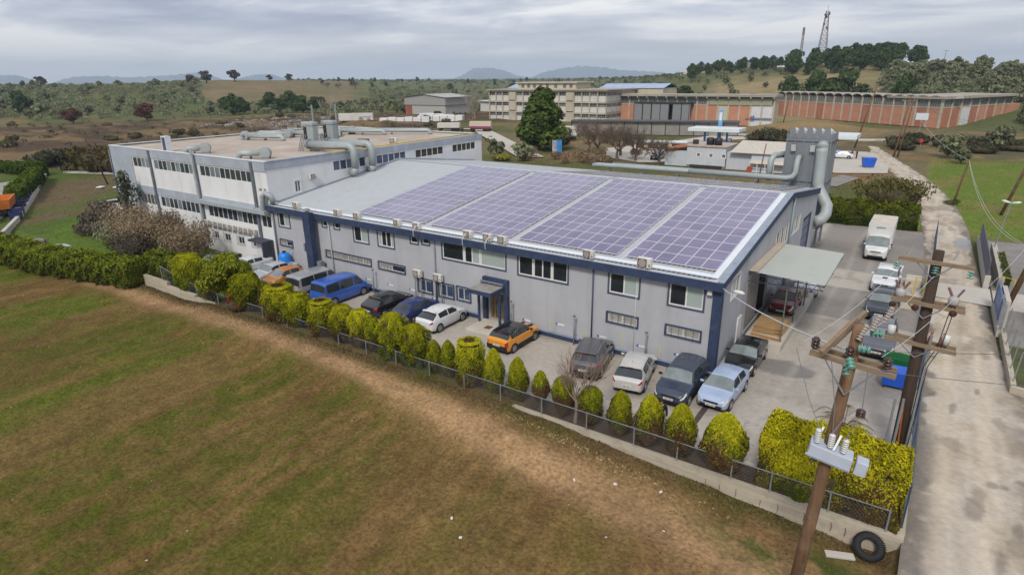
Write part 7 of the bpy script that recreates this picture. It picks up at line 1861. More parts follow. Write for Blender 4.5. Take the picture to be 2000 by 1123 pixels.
MB().box(-76, -71, 186.9, 187.3, 0, 6).build("porch_shade_box", M_blk, bl)  # solid black box in place of the shade inside the porch
MB().box(-47.0, -38.6, 187.5, 187.62, 2.2, 2.75).build("door_lettering_band", M_shut, bl)
b = MB(); b.box(-45.4, -44.9, 187.42, 187.49, 1.9, 3.2); b.build("door_mark", mat("mark_red", (.4, .05, .04), rough=.6), bl); b = MB(); b.box(-44.7, -44.2, 187.42, 187.49, 1.9, 3.4); b.build("door_mark", mat("mark_blue", (.05, .1, .4), rough=.6), bl)
MB().box(-60, -39, 187.55, 187.62, 6.7, 8.8).build("clerestory_strip", mat("strip_olive", (.30, .30, .21), rough=.8, var=.15, stretch=(2, 1, 1)), bl)
br_ = thing("brick_hall", "long brick hall with scalloped vault roof below the right hillside", "building", (0, 225, 0)); br_["mixed"] = 1
PA, PC, PB = (-50, 250.0), (7.3, 203.2), (26.5, 243.8)
bay_wall(br_, PA, PC, 0, 8.6, 17, arched=True)
bay_wall(br_, PC, PB, 0, 8.6, 8, special={1: M_brick2, 3: M_brick2})
o_ = Vector((*PC, 0)); dA = (Vector((*PA, 0)) - o_); dB = (Vector((*PB, 0)) - o_)
MB().prism([(PC[0], PC[1] + .6), (PB[0] - .5, PB[1]), (PB[0] + PA[0] - PC[0], PB[1] + PA[1] - PC[1]), (PA[0] + .5, PA[1] + .5)], 0, 8.5).build("hall_body", M_pil, br_)
MB().prism([(PC[0] + .4, PC[1] - 1.6), (PB[0] + 1.6, PB[1] - .4), (PB[0] - 14, PB[1] + 12), (PC[0] - 16, PC[1] + 12)], 8.62, 9.3).build("roof", M_slab, br_)
MB().obox((PC[0] + 5.2, PC[1] + 11.0, .4), (dB.normalized() * 4.2).to_tuple(), (.55, -.24, 0), (0, 0, 5.4)).build("metal_door", M_whited, br_)
MB().obox((PB[0] - 1.0, PB[1] - 3.0, 0), (dB.normalized() * 9).to_tuple(), (-6, 4, 0), (0, 0, 6.0)).build("annex", M_brick, br_)
# three storey factory
ts = thing("three_storey_factory", "pale three storey concrete factory with white panels left of the brick hall", "building", (-119, 190, 0))
M_wp = mat("white_panel_far", (.56, .55, .51), rough=.85, var=.06, scale=.4, wear=((.42, .40, .36), .4, .6)); M_tan = mat("tan_concrete_far", (.45, .40, .32), rough=.9, var=.1, scale=.4)
MB().box(-145, -93, 175.0, 200, 0, 11.6).build("frame_body", M_tan, ts)
for fl in range(3):
    z0 = fl * 3.85
    MB().box(-145.2, -92.8, 174.2, 174.98, z0 + 3.35, z0 + 3.85).build("floor_band", M_tan, ts)
    for k in range(16):
        x0 = -145 + k * 3.25
        MB().box(x0 - .16, x0 + .16, 174.3, 174.98, z0, z0 + 3.34).build("pillar", M_pil, ts)
        kind = (k * 7 + fl * 3) % 5
        if k in (3, 11): MB().box(x0 + .2, x0 + 3.05, 174.1, 174.9, z0 + .4, z0 + 3.3).build("stair_bay", M_tan, ts); continue
        hw = 1.25
        MB().box(x0 + .2, x0 + 3.05, 174.75, 174.95, z0 + .05, z0 + 3.3 - hw).build("white_panel", M_wp, ts)
        w_ = MB().box(x0 + .2, x0 + 3.05, 174.8, 174.93, z0 + 3.3 - hw, z0 + 3.3).build("window", M_glass if kind < 3 else M_win_grey, ts)
        b = MB()
        for q_ in range(1, 4): b.box(x0 + .2 + q_ * .71 - .03, x0 + .2 + q_ * .71 + .03, 174.74, 174.8, z0 + 3.3 - hw, z0 + 3.3)
        b.box(x0 + .2, x0 + 3.05, 174.735, 174.74, z0 + 2.6, z0 + 2.66); b.build("mullion", M_wp, w_)
MB().box(-146, -92, 173.6, 200.5, 11.61, 12.0).build("roof", M_slab, ts)
for fl in range(3):
    for k in range(3): y0 = 175.6 + k * 4.2; MB().box(-92.98, -92.9, y0, y0 + 3.6, fl * 3.85 + 2.1, fl * 3.85 + 3.3).build("window", M_win_grey, ts); MB().box(-92.98, -92.92, y0, y0 + 3.6, fl * 3.85 + .2, fl * 3.85 + 2.05).build("white_panel", M_wp, ts)
ph = MB().box(-136, -109.5, 182, 194, 12.01, 14.2).build("penthouse", M_cream, ts); MB().box(-137, -108.5, 181.2, 195, 14.21, 14.6).build("penthouse_roof", M_tan, ph)
for k, x in enumerate((-134.3, -131.6, -128.8, -125.8, -122.8, -119.0, -115.0, -112.2)): MB().box(x, x + 1.3, 181.9, 181.99, 12.5, 13.8).build("window", M_win_grey, ph)
for k, (x0, x1) in enumerate(((-154, -138), (-108.5, -82))):
    sh_ = thing("rooftop_shed", ("long blue-grey sheet roof left of the penthouse", "long blue-grey sheet roof right of the penthouse")[k], "shed", (x0, 200, 0), 0, "sheet roofs behind the three storey factory")
    MB().box(x0, x1, 201, 216, 0, 11.9).build("wall", M_cream, sh_); b = MB(); b.add([(x0 - .5, 200.6, 11.95), (x1 + .5, 200.6, 11.95), (x1 + .5, 208, 13.6), (x0 - .5, 208, 13.6), (x1 + .5, 216, 11.95), (x0 - .5, 216, 11.95)], [(0, 1, 2, 3), (3, 2, 4, 5)]); b.build("roof", mat("sheet_blue", (.33, .40, .55), rough=.5, var=.12, scale=.6), sh_)
# grey shed
gs = thing("grey_shed", "two-tone grey corrugated shed left of the three storey factory", "building", (-191, 192, 0))
M_shed = mat("shed_sheet", (.30, .30, .285), rough=.7, var=.06, stretch=(3, 3, .2), scale=1.5); M_shed2 = mat("shed_sheet_light", (.38, .375, .355), rough=.7, var=.06)
MB().box(-203, -178.5, 186, 204, 0, 4.8).build("lower_wall", M_shed2, gs)
b = MB(); b.add([(-203.4, 185.6, 4.81), (-178.1, 185.6, 4.81), (-178.1, 204.4, 4.81), (-203.4, 204.4, 4.81), (-203.4, 185.6, 8.2), (-178.1, 185.6, 8.2), (-178.1, 204.4, 8.2), (-203.4, 204.4, 8.2), (-190.7, 185.6, 9.5), (-190.7, 204.4, 9.5)], [(0, 1, 5, 8, 4), (1, 2, 6, 5), (2, 3, 7, 9, 6), (3, 0, 4, 7), (0, 3, 2, 1)]); b.build("upper_wall", M_shed, gs)
b = MB(); b.add([(-204, 185, 8.25), (-190.7, 185, 9.6), (-190.7, 205, 9.6), (-204, 205, 8.25), (-177.5, 185, 8.25), (-177.5, 205, 8.25)], [(0, 1, 2, 3), (1, 4, 5, 2)]); b.build("roof", M_shed2, gs)
MB().box(-203.2, -199, 185.85, 185.98, .3, 4.6).build("shed_door", mat("rust_door", (.28, .09, .06), rough=.8, var=.4, scale=.7, stretch=(3, 1, .2)), gs)
gd = thing("far_shed", "low white shed with dark front behind the grey shed", "shed", (-172, 222, 0)); MB().box(-186, -160, 222, 232, 0, 5.2).build("wall", M_wp, gd); MB().box(-176, -160.2, 221.8, 221.98, .2, 4.6).build("opening", M_blk, gd); MB().box(-187, -159, 221, 233, 5.21, 5.6).build("roof", M_whited, gd)
# wrapped stacks, trailers and trucks behind the hall
for k, (x0, y0, x1, y1, lab) in enumerate(((-171, 138, -156, 150, "long low white wrapped stack, nearest of the rows"), (-180, 170, -158, 164, "long low white wrapped stack before the grey shed"), (-168, 156, -150, 163, "white wrapped stack right of the grey shed"))):
    d = Vector((x1 - x0, y1 - y0, 0)); nrm = Vector((-d.y, d.x, 0)).normalized(); t = thing("wrapped_stack", lab, "stack", (x0, y0, 0), 0, "white wrapped stacks")
    n_ = 6
    for i in range(n_): MB().obox(Vector((x0, y0, 0)) + d * (i / n_), d * (.94 / n_), nrm * 3.0, (0, 0, 2.2 + .2 * (i % 2))).build("bale", mat("wrap_white", (.66, .66, .65), rough=.6, var=.06), t, bevel=.15)
def trailer(label, p0, p1, h, m, stripe=None, text=None):
    p0, p1 = Vector((*p0, 0)), Vector((*p1, 0)); d = (p1 - p0); L_ = d.length; d.normalize(); nrm = Vector((-d.y, d.x, 0)); t = thing("truck_trailer", label, "trailer", p0, math.atan2(d.y, d.x), "trailers behind the hall")
    MB().box(0, L_, 0, 2.5, 1.05, h).build("cargo_box", m, t, bevel=.04, world=False); MB().box(.2, L_ - .2, .3, 2.2, .75, 1.04).build("chassis", M_trim, t, world=False)
    for x in (L_ * .68, L_ * .78, L_ * .88, L_ * .12):
        for y in (.05, 2.2): MB().lathe((x, y, .5), (0, 1, 0), [(0, .5), (.25, .5)], 12).build("wheel", M_tyre, t, world=False)
    if stripe: MB().box(.02, L_ - .02, -.012, -.002, 1.1, 1.55).build("stripe", stripe, t, world=False); MB().box(.02, L_ - .02, -.012, -.002, 1.56, 1.75).build("stripe", M_plb, t, world=False)
    if text:
        lettering(text, 1.15, M_plb, t, (L_ * .78, -.02, 2.4), (R(90), 0, 0))
        for sx in (-1, 1): MB().box(L_ * .78 + sx * 1.9 - .5, L_ * .78 + sx * 1.9 + .5, -.014, -.004, 2.3, 2.55).build("red_dash", mat("dash_red", (.5, .02, .05), rough=.5), t, world=False)
trailer("long white trailer with blue lettering behind the hall roof", (-188, 132.5), (-177.3, 140.5), 3.8, M_wp, None, "cretox")
trailer("cream truck body with red and blue stripe by the far lane", (-117.4, 126), (-111, 129), 3.2, M_cream, mat("stripe_red", (.35, .02, .03), rough=.5))
trailer("low white trailer body with grey print left of the far lane", (-128.5, 123), (-122, 126.5), 2.6, M_wp, None, None)
trailer("white lorry half hidden behind the large conifer", (-78, 116), (-74, 118.5), 3.6, M_wp)
# filling station
M_sblue = mat("station_blue", (.03, .17, .52), rough=.4, var=.06); M_swhite = mat("station_white", (.62, .66, .68), rough=.45, var=.04)
def station(label, x0, x1, y0, y1, zc, posts):
    t = thing("filling_station_canopy", label, "canopy", ((x0 + x1) / 2, (y0 + y1) / 2, 0), 0, "filling station canopies")
    MB().box(x0, x1, y0, y1, zc, zc + .85).build("canopy_roof", M_swhite, t, bevel=.05); MB().box(x0 + .05, x1 - .05, y0 + .05, y1 - .05, zc - .06, zc - .004).build("soffit", M_blk, t)
    for (x, y) in posts:
        MB().box(x - .2, x + .2, y - .2, y + .2, .05, zc - .07).build("column", M_sblue, t); pu = MB().box(x + .5, x + 1.2, y - .3, y + .3, .05, 1.6).build("pump", M_sblue, t, bevel=.04); MB().box(x + .55, x + 1.15, y - .32, y - .305, .9, 1.4).build("display", M_swhite, pu)
station("white filling station canopy on blue columns behind the white hut", -44, -31.5, 121.5, 128, 3.3, ((-40.4, 124), (-35.2, 125)))
station("white canopy edge right of the dust silo", -13.5, -5.4, 111, 118, 3.75, ((-9.3, 110.6 + 1.2), (-11.5, 116)))
ss = thing("price_sign", "tall slim blue sign standing by the filling station canopy", "sign", (-38.2, 128.5, 0)); MB().box(-38.6, -37.7, 128.4, 128.7, 0, 8.2).build("sign_body", mat("sign_lightblue", (.12, .36, .68), rough=.4), ss); MB().box(-38.5, -37.8, 128.36, 128.395, 5.6, 7.6).build("sign_face", M_swhite, ss)
bs_ = thing("advert_stand", "blue and white two-sided advert stand by the bare thicket", "sign", (-61.9, 86.9, 0)); MB().obox((-62.7, 86.6, .2), (1.0, .35, 0), (-.06, .16, 0), (0, 0, 3.0)).build("left_panel", mat("ad_mixed", (.30, .42, .58), rough=.5, var=.5, scale=1.1, col2=(.6, .5, .45)), bs_); MB().obox((-61.68, 86.95, .2), (.9, .65, 0), (-.1, .14, 0), (0, 0, 3.0)).build("right_panel", mat("ad_blue", (.04, .22, .55), rough=.5, var=.3, scale=1.5), bs_)
rs = thing("road_sign", "white board on a post at the far lane bend", "sign", (4, 150, 0)); MB().box(2.7, 5.3, 149.9, 150.05, 5.6, 7.2).build("board", M_swhite, rs); MB().tube([(4, 150.1, 0), (4, 150.1, 5.6)], .09, 6).build("post", M_galv, rs)
r2 = thing("stop_sign", "small red round sign on the verge of the lane bend", "sign", (5.3, 128, 0)); MB().lathe((5.3, 127.9, 2.6), (.1, -1, 0), [(0, .42), (.03, .42)], 8).build("disc", mat("sign_red", (.5, .03, .04), rough=.5), r2); MB().tube([(5.3, 128, 0), (5.3, 128, 2.6)], .05, 6).build("post", M_galv, r2)
# white hut and shed behind the factory
wh = thing("white_hut", "white rendered hut with three small windows and water tanks on the roof", "building", (-27, 86, 0))
M_hut = mat("hut_white", (.50, .53, .57), rough=.85, var=.05, scale=.5, wear=((.36, .38, .41), .4, .8))
PHt = lambda u, w, z: (u, 83.2 - w, z)
hr = [(-28.9 + k * 2.35, -28.2 + k * 2.35, 2.0, 2.65) for k in range(3)]
wall_holes(-30.8, -23.6, .4, 3.85, hr, PHt, .15).build("front_wall", M_hut, wh)
for r_ in hr: window(wh, PHt, r_, [(1, M_win_grey)], M_frame)
MB().box(-30.8, -23.6, 83.5, 91, .0, 3.85).build("hut_body", M_hut, wh); MB().box(-31, -23.4, 83.0, 91.2, 3.86, 4.05).build("roof", mat("hut_roof", (.42, .33, .27), rough=.9, var=.2), wh)
MB().box(-35.2, -30.82, 83.6, 90, 0, 2.9).build("lean_to", M_hut, wh)
b = MB()
for k in range(14): y = 83.3 + k * .5; b.tube([(-35.3, y, 3.0), (-30.9, y, 3.75)], .22, 6)
b.build("tile_roof", mat("clay_tile", (.33, .11, .05), rough=.85, var=.35, scale=2), wh)
MB().box(-30.0, -24, 82.95, 83.15, 0, .5).build("base_shade_strip", M_blk, wh)  # solid black strip in place of the shade under the hut front
wt2 = [MB().lathe((x, 85.5, 4.05), (0, 0, 1), [(0, .72), (1.2, .72), (1.35, .5), (1.4, .1)], 14).build("water_tank", mat("tank_black", (.02, .022, .03), rough=.5), wh, smooth=True) for x in (-27.2, -25.7)]
MB().box(-30.4, -29.5, 85, 85.8, 4.05, 4.9).build("chimney", M_blk, wh)
ws_ = thing("white_shed", "white corrugated shed with pale roof right of the hut", "shed", (-18, 86, 0))
MB().box(-23.4, -18.9, 83.6, 90, 0, 3.1).build("left_bay", mat("shed_white", (.48, .50, .54), rough=.7, var=.06, stretch=(1.2, 1, .1), scale=2), ws_); MB().box(-18.85, -12.0, 83.0, 90, 0, 3.0).build("right_bay", M_hut, ws_)
b = MB(); b.obox((-22.6, 82.6, 3.15), (10.8, 0, 0), (0, 8, 1.4), (0, 0, .12)); b.build("roof", mat("roof_cream", (.50, .46, .39), rough=.8, var=.1), ws_); b = MB(); b.obox((-18.9, 81.9, 1.5), (6.9, 0, 0), (0, 1.05, .5), (0, 0, .08)); b.build("lower_roof", MAT["roof_cream"], ws_)
tr_ = thing("playground_frame", "red and white frame with a yellow slide in front of the white shed", "frame", (-17, 78.5, 0)); b = MB(); b.box(-18, -14, 78.4, 78.5, .55, .65); b.box(-18, -14, 78.4, 78.5, 1.2, 1.3)
for x in (-18, -16.7, -15.4, -14): b.box(x - .05, x + .05, 78.38, 78.52, 0, 1.9)
b.build("frame_bars", M_swhite, tr_); MB().obox((-18.6, 78.2, 0), (.9, 0, 0), (0, .4, 0), (.4, 0, 1.5)).build("slide", mat("toy_red_yellow", (.55, .25, .05), rough=.5, var=.6, scale=2.5, col2=(.5, .05, .05)), tr_)
# long dark lean-to behind the bare trees
lt = thing("dark_shelter", "long low shelter with dark roof edge behind the bare trees", "shelter", (-66, 142, 0)); d = Vector((46, 14, 0)).normalized(); nrm = Vector((-d.y, d.x, 0)); o_ = Vector((-85, 135, 0))
MB().obox(o_ + nrm * .6 + Vector((0, 0, 0)), d * 48, nrm * .3, (0, 0, 3.6)).build("wall", mat('shelter_wall', (.27, .255, .235), rough=.9, var=.15, scale=.6), lt); MB().obox(o_ - nrm * .3 + Vector((0, 0, 3.7)), d * 48.5, nrm * 6, (0, 0, .3)).build("roof", mat("shelter_roof", (.085, .08, .082), rough=.8, var=.2, scale=.5), lt)
for k in range(13): MB().obox(o_ + d * (k * 4), d * .2, nrm * .2, (0, 0, 3.7)).build("post", M_blk, lt)
rw_ = thing("rubbish_shelter", "pale low shelter with dark openings beyond the bare trees", "shelter", (-44, 101, 0)); MB().obox((-50.5, 103.5, 0), (11, 3.2, 0), (-.6, 2, 0), (0, 0, 1.9)).build("wall", M_cream, rw_); MB().obox((-50.9, 103, 1.92), (12, 3.5, 0), (-.9, 3, 0), (0, 0, .25)).build("roof", M_swhite, rw_)
for k in range(4): MB().obox(Vector((-50.0, 103.6, .6)) + Vector((11, 3.2, 0)) * (k / 4.2), Vector((11, 3.2, 0)) * .16, (.02, -.06, 0), (0, 0, 1.0)).build("opening", M_blk, rw_)

# ------------------------------------------------ across the lane: low walls, panels
gw = thing("roadside_wall", "cream wall with dark grey fence panels across the lane", "wall", (13.6, 34, 0))
MB().box(13.45, 13.75, 27.3, 44, 0, .75).build("wall_base", M_conc_pale, gw)
for k in range(6): MB().box(13.57, 13.63, 27.5 + k * 2.7, 30.1 + k * 2.7, .76, 2.25).build("fence_panel", mat("fence_panel_grey", (.10, .115, .145), rough=.6, var=.12), gw)
MB().box(13.42, 13.8, 27.0, 27.29, 0, 1.1).build("end_pier", M_conc_pale, gw)
MB().box(14.35, 14.75, 27.6, 40.0, 0, 1.0).build("inner_wall", M_conc_pale, gw)
bp = thing("blue_gate", "bright blue gate panels on a cream plinth across the lane", "gate", (13.95, 19.5, 0)); MB().box(13.8, 14.1, 15.8, 22.0, 0, .5).build("plinth", M_conc_pale, bp)
for (y0, y1) in ((16.9, 18.0), (18.2, 21.8)): MB().box(13.9, 13.97, y0, y1, .55, 2.05).build("gate_panel", mat("gate_blue", (.06, .145, .37), rough=.45, var=.08, wear=((.25, .35, .55), .5, 1.2)), bp)
b = MB()
for y in (15.9, 16.8, 18.1, 21.9): b.box(13.85, 14.02, y - .05, y + .05, .5, 2.3)
b.build("gate_post", M_galv, bp); MB().box(14.12, 14.4, 18.0, 22, 0, 1.9).build("rear_wall", M_conc_pale, bp)
yr = tag(MB().tube([(14.5, 27.2, 0), (14.5, 27.2, 1.2), (15.3, 26.6, 1.2), (15.3, 26.6, 0)], .05, 8).build("yellow_barrier", mat("rail_yellow", (.6, .42, .03), rough=.5)), "yellow hooped barrier rail at the gate across the lane", "barrier")
lw = thing("garden_wall", "low concrete wall with slanted fence posts around the plot across the lane", "wall", (14.5, 10, 0))
MB().box(14.0, 14.25, 7.1, 15.6, -.1, .55).build("wall_run", M_wallconc, lw); MB().obox((14.0, 6.85, -.1), (16, -3.5, 0), (.05, .24, 0), (0, 0, .55)).build("wall_run", M_wallconc, lw)
for y in (7.4, 9.3, 11.2, 13.2, 15.2): MB().tube([(14.12, y, .5), (14.2, y, 2.3)], .035, 6).build("fence_post", M_galv, lw)
sheet("garden_soil", [(14.26, 7.1), (30, 3.6), (60, 3.6), (60, 14.4), (14.26, 14.4)], .06, mat("garden_ground", (.10, .085, .04), rough=.95, var=.4, scale=1.2, col2=(.09, .12, .03)))

# ------------------------------------------------ far left car park
cw = thing("car_park_wall", "pale retaining wall curving along the far left car park", "wall", (-100, 0, 0)); P_ = [(-128.9, 11.9), (-103.5, 1.3), (-87.5, -5.6), (-78.3, -10.1)]
for a, c in zip(P_[:-1], P_[1:]):
    d = Vector((c[0] - a[0], c[1] - a[1], 0)); MB().obox((a[0], a[1], -.3), d, Vector((-d.y, d.x, 0)).normalized() * .4, (0, 0, .85)).build("wall_run", M_conc_pale, cw)
dt = thing("tipper_truck", "orange tipper body with grey side at the left edge of the view", "truck", (-93.5, -5.2, 0), R(156)); b = MB(); b.add([(-2.6, -1.2, 1.0), (2.6, -1.2, 1.0), (2.6, 1.2, 1.0), (-2.6, 1.2, 1.0), (-2.8, -1.35, 2.2), (2.8, -1.35, 2.2), (2.8, 1.35, 2.2), (-2.8, 1.35, 2.2), (-2.65, -1.2, 2.2), (2.65, -1.2, 2.2), (2.65, 1.2, 2.2), (-2.65, 1.2, 2.2), (-2.5, -1.1, 1.2), (2.5, -1.1, 1.2), (2.5, 1.1, 1.2), (-2.5, 1.1, 1.2)],
    [(0, 3, 2, 1), (0, 1, 5, 4), (1, 2, 6, 5), (2, 3, 7, 6), (3, 0, 4, 7), (4, 5, 9, 8), (5, 6, 10, 9), (6, 7, 11, 10), (7, 4, 8, 11), (8, 9, 13, 12), (9, 10, 14, 13), (10, 11, 15, 14), (11, 8, 12, 15), (12, 13, 14, 15)]); b.build("tipper_body", mat("tipper_orange", (.48, .14, .02), rough=.6, var=.2, scale=1.5), dt, world=False)
MB().box(-2.6, 2.6, -.8, .8, .6, .99).build("chassis", M_trim, dt, world=False)
for x in (-1.8, -.7, 1.9):
    for y in (-1.2, .95): MB().lathe((x, y, .5), (0, 1, 0), [(0, .5), (.25, .5)], 12).build("wheel", M_tyre, dt, world=False)
sg_ = tag(MB().obox((-91.6, -6.9, .0), (4.6, -2.0, 0), (.1, .25, 0), (0, 0, 1.7)).build("grey_container", mat("container_bluegrey", (.20, .26, .31), rough=.6, var=.15, stretch=(3, 3, .1)), bevel=.03), "blue-grey ribbed container side in front of the orange tipper", "container")
for k in range(7):
    t = k / 6; x, y = -108 + 20.0 * t, 2.6 - 8.1 * t; r_ = thing("blue_crate", f"dark blue crate in the row along the car park wall, {ORD[k]} from the back", "crate", (x, y, 0), R(-22), "blue crates along the car park wall")
    b = MB(); b.box(-1.1, 1.1, -.6, -.54, 0, 1.0); b.box(-1.1, 1.1, .54, .6, 0, 1.0); b.box(-1.1, -1.04, -.54, .54, 0, 1.0); b.box(1.04, 1.1, -.54, .54, 0, 1.0); b.box(-1.04, 1.04, -.54, .54, .1, .45 + .1 * (k % 3)); b.build("sides", mat("crate_navy", (.018, .028, .095), rough=.6, var=.25), r_, world=False)
    MB().box(-1.0, .9, -.4, .3, .56 + .1 * (k % 3), .62 + .1 * (k % 3)).build("contents", mat("crate_scrap", (.30, .26, .24), rough=.8, var=.5, scale=2), r_, world=False)
bn = MB()
for k in range(5): x = -131 + k * 2.6; y = 24.2 + k * 1.1; tag(MB().obox((x, y, .1), (1.6, .7, 0), (-.5, .9, .5), (0, 0, .12)).build("parking_slab", M_conc_pale), f"pale slab laid along the far left lane, {ORD[k]} from the left", "slab", "slabs along the far lane")
an = thing("west_annex", "low white lean-to at the left foot of the hall", "shed", (-72.5, 2, 0)); MB().box(-74.6, -70.6, .5, 6, 0, 2.6).build("wall", M_lbw, an); b = MB(); b.obox((-75, .2, 2.7), (4.5, 0, .7), (0, 6.2, 0), (0, 0, .12)); b.build("roof", M_whited, an)
# rubbish heaps on the bank
g = np.random.default_rng(9); n = 3000; c = np.array([(-226, 110), (-237, 132), (-219, 152), (-190, 112), (-205, 128)]); idx = g.integers(0, 5, n); X = c[idx, 0] + g.normal(0, 7, n); Y = c[idx, 1] + g.normal(0, 4, n)
clods("rubbish_heap", X, Y, .26, leafmat("rubbish_mixed", (.07, .06, .055), (.50, .47, .44), trans=0), 12)
n = 500; X = g.uniform(-124, -70, n); Y = g.uniform(-4, 20, n); clods("lawn_litter", X, Y, .12, leafmat("lawn_litter_white", (.3, .3, .28), (.7, .7, .68), trans=0), 13) if False else None
for k, (x, y) in enumerate(((-103, 12.5), (-105.5, 11.0), (-99, 15.5))): tag(MB().obox((x, y, 0), (1.2, .3, .05), (-.3, .8, .05), (0, 0, .18)).build("white_sack", M_swhite, bevel=.05), f"white sack lying on the grass left of the hall, {ORD[k]}", "sack", "white sacks on the grass")
n = 6000; X = g.uniform(-130, -46, n); Y = g.uniform(-11, 30, n); kp = (X < -72) | (Y < -4); X, Y = X[kp], Y[kp]; scatter_quads("meadow_grass", np.stack([X, Y, height(X, Y)], 1), .12, leafmat("meadow_blade", (.085, .115, .018), (.17, .19, .05)), 14)
n = 12000; X = g.uniform(8.5, 40, n); Y = g.uniform(48, 120, n); kp = X > np.interp(Y, [r_[0] for r_ in LX], [r_[2] for r_ in LX]) + .4; X, Y = X[kp], Y[kp]; scatter_quads("verge_grass", np.stack([X, Y, height(X, Y)], 1), .10, leafmat("verge_blade", (.11, .15, .02), (.20, .22, .06)), 15)
n = 9000; X = g.uniform(-60, 8, n); Y = g.uniform(48, 90, n); kp = (X < np.interp(Y, [r_[0] for r_ in LX], [r_[1] for r_ in LX]) - .3); X, Y = X[kp], Y[kp]; scatter_quads("backlot_grass", np.stack([X, Y, height(X, Y)], 1), .12, leafmat("backlot_blade", (.06, .085, .014), (.15, .16, .05)), 16)

# ------------------------------------------------ masts, hilltop buildings
def lattice(label, azd, r, z1, w0, w1, nseg, m, nm="lattice_mast"):
    x, y, z0 = polar(azd, r); t = thing(nm, label, "mast", (x, y, z0), 0, "masts on the hilltop")
    legs = [(sx, sy_) for sx in (-1, 1) for sy_ in (-1, 1)]; P = lambda c, f_: Vector((x + c[0] * (w0 * (1 - f_) + w1 * f_) / 2, y + c[1] * (w0 * (1 - f_) + w1 * f_) / 2, z0 - .5 + (z1 - z0) * f_))
    for c in legs: MB().tube([P(c, 0), P(c, 1)], .16 if w0 > 2 else .09, 4).build("leg", m, t)
    b = MB()
    for k in range(nseg):
        f0, f1 = k / nseg, (k + 1) / nseg
        for a, c in ((0, 1), (1, 3), (3, 2), (2, 0)): b.tube([P(legs[a], f0), P(legs[c], f1)], .08, 3, cap=False); b.tube([P(legs[c], f0), P(legs[a], f1)], .08, 3, cap=False); b.tube([P(legs[a], f1), P(legs[c], f1)], .08, 3, cap=False)
    b.build("bracing", m, t)
    return t, Vector((x, y, z1))
M_mast = mat("mast_steel", (.17, .15, .155), rough=.6, var=.3, scale=.25, col2=(.25, .165, .16))
t, tp = lattice("tall lattice radio mast with antenna drums on the hilltop", 8.98, 500, 57, 6.5, 1.6, 12, M_mast)
for k, (z, a) in enumerate(((55, 0), (53, 2), (48.5, 4), (46, 1), (54.2, 4.2))): MB().lathe(tp + Vector((math.cos(a) * 1.2, math.sin(a) * 1.2, z - 57)), (math.cos(a), math.sin(a), 0), [(0, .8), (.5, .9), (.6, .5)], 10).build("antenna_drum", M_mast, t)
b = MB(); b.lathe(tp - Vector((0, 0, 2.6)), (0, 0, 1), [(0, 2.0), (.2, 2.0), (.25, 1.4)], 10); b.tube([tp, tp + Vector((0, 0, 3))], .12, 5); b.build("platform", M_mast, t)
t, tp = lattice("slim lattice mast left of the tall one", 10.5, 500, 46, 1.6, 1.0, 10, M_mast)
MB().lathe(tp + Vector((0, 0, -4)), (0, 0, 1), [(0, .8), (4.5, .8), (5, .2)], 8).build("antenna_drum", M_mast, t)
hb = thing("hilltop_building", "long white building on the slope below the masts", "building", (-83, 428, 18)); MB().obox((-90, 427, 14), (14, 2.6, 0), (-2, 12, 0), (0, 0, 6.6)).build("wall", M_wp, hb); MB().obox((-90.4, 426.2, 20.7), (14.8, 2.8, 0), (-2, 13, .5), (0, 0, .7)).build("roof", M_swhite, hb)
MB().obox((-89.5, 426.7, 16.8), (13, 2.4, 0), (.02, -.1, 0), (0, 0, 1.2)).build("window_band", M_win_grey, hb)
h2 = thing("quarry_building", "long tan roofed works with thin steam plumes on the far slope", "building", (-160, 500, 12)); MB().obox((-178, 495, 9), (36, 11, 0), (-4, 14, 0), (0, 0, 7.8)).build("wall", M_wp, h2); MB().obox((-179, 494, 16.9), (38, 11.6, 0), (-4, 15, 1.8), (0, 0, .6)).build("roof", mat("roof_tan_far", (.40, .33, .25), rough=.9), h2)
for k, x in enumerate((-176, -168, -158)): MB().obox((x, 494.6 + (x + 178) * .3, 11), (5, 1.5, 0), (.05, -.2, 0), (0, 0, 2)).build("blue_opening", M_plb, h2)
# steam from the works
def plume(label, x, y, z, h, r):
    m = bpy.data.materials.new("steam"); m.use_nodes = True; N, L = m.node_tree.nodes, m.node_tree.links
    for n_ in list(N): N.remove(n_)
    o_ = N.new("ShaderNodeOutputMaterial"); vs_ = N.new("ShaderNodeVolumePrincipled"); vs_.inputs["Color"].default_value = (.95, .95, .95, 1)
    tcx = N.new("ShaderNodeNewGeometry"); no = N.new("ShaderNodeTexNoise"); no.inputs["Scale"].default_value = .22; no.inputs["Detail"].default_value = 4; L.new(tcx.outputs["Position"], no.inputs["Vector"])
    mr = N.new("ShaderNodeMapRange"); mr.inputs["From Min"].default_value = .45; mr.inputs["From Max"].default_value = .7; mr.inputs["To Max"].default_value = .32; L.new(no.outputs["Fac"], mr.inputs["Value"]); L.new(mr.outputs[0], vs_.inputs["Density"]); L.new(vs_.outputs[0], o_.inputs["Volume"])
    b = MB(); b.lathe((x, y, z), (.25, .0, 1), [(0, r * .35), (h * .3, r * .7), (h * .6, r), (h * .9, r * .7), (h, r * .1)], 12)
    o = b.build("steam_plume", m); o["label"] = label; return stuff(o)
plume("white steam plume over the works on the far slope", -122, 468, 16, 10, 3.2); plume("thin steam plume left of the larger one", -146, 490, 17, 7, 2.4)

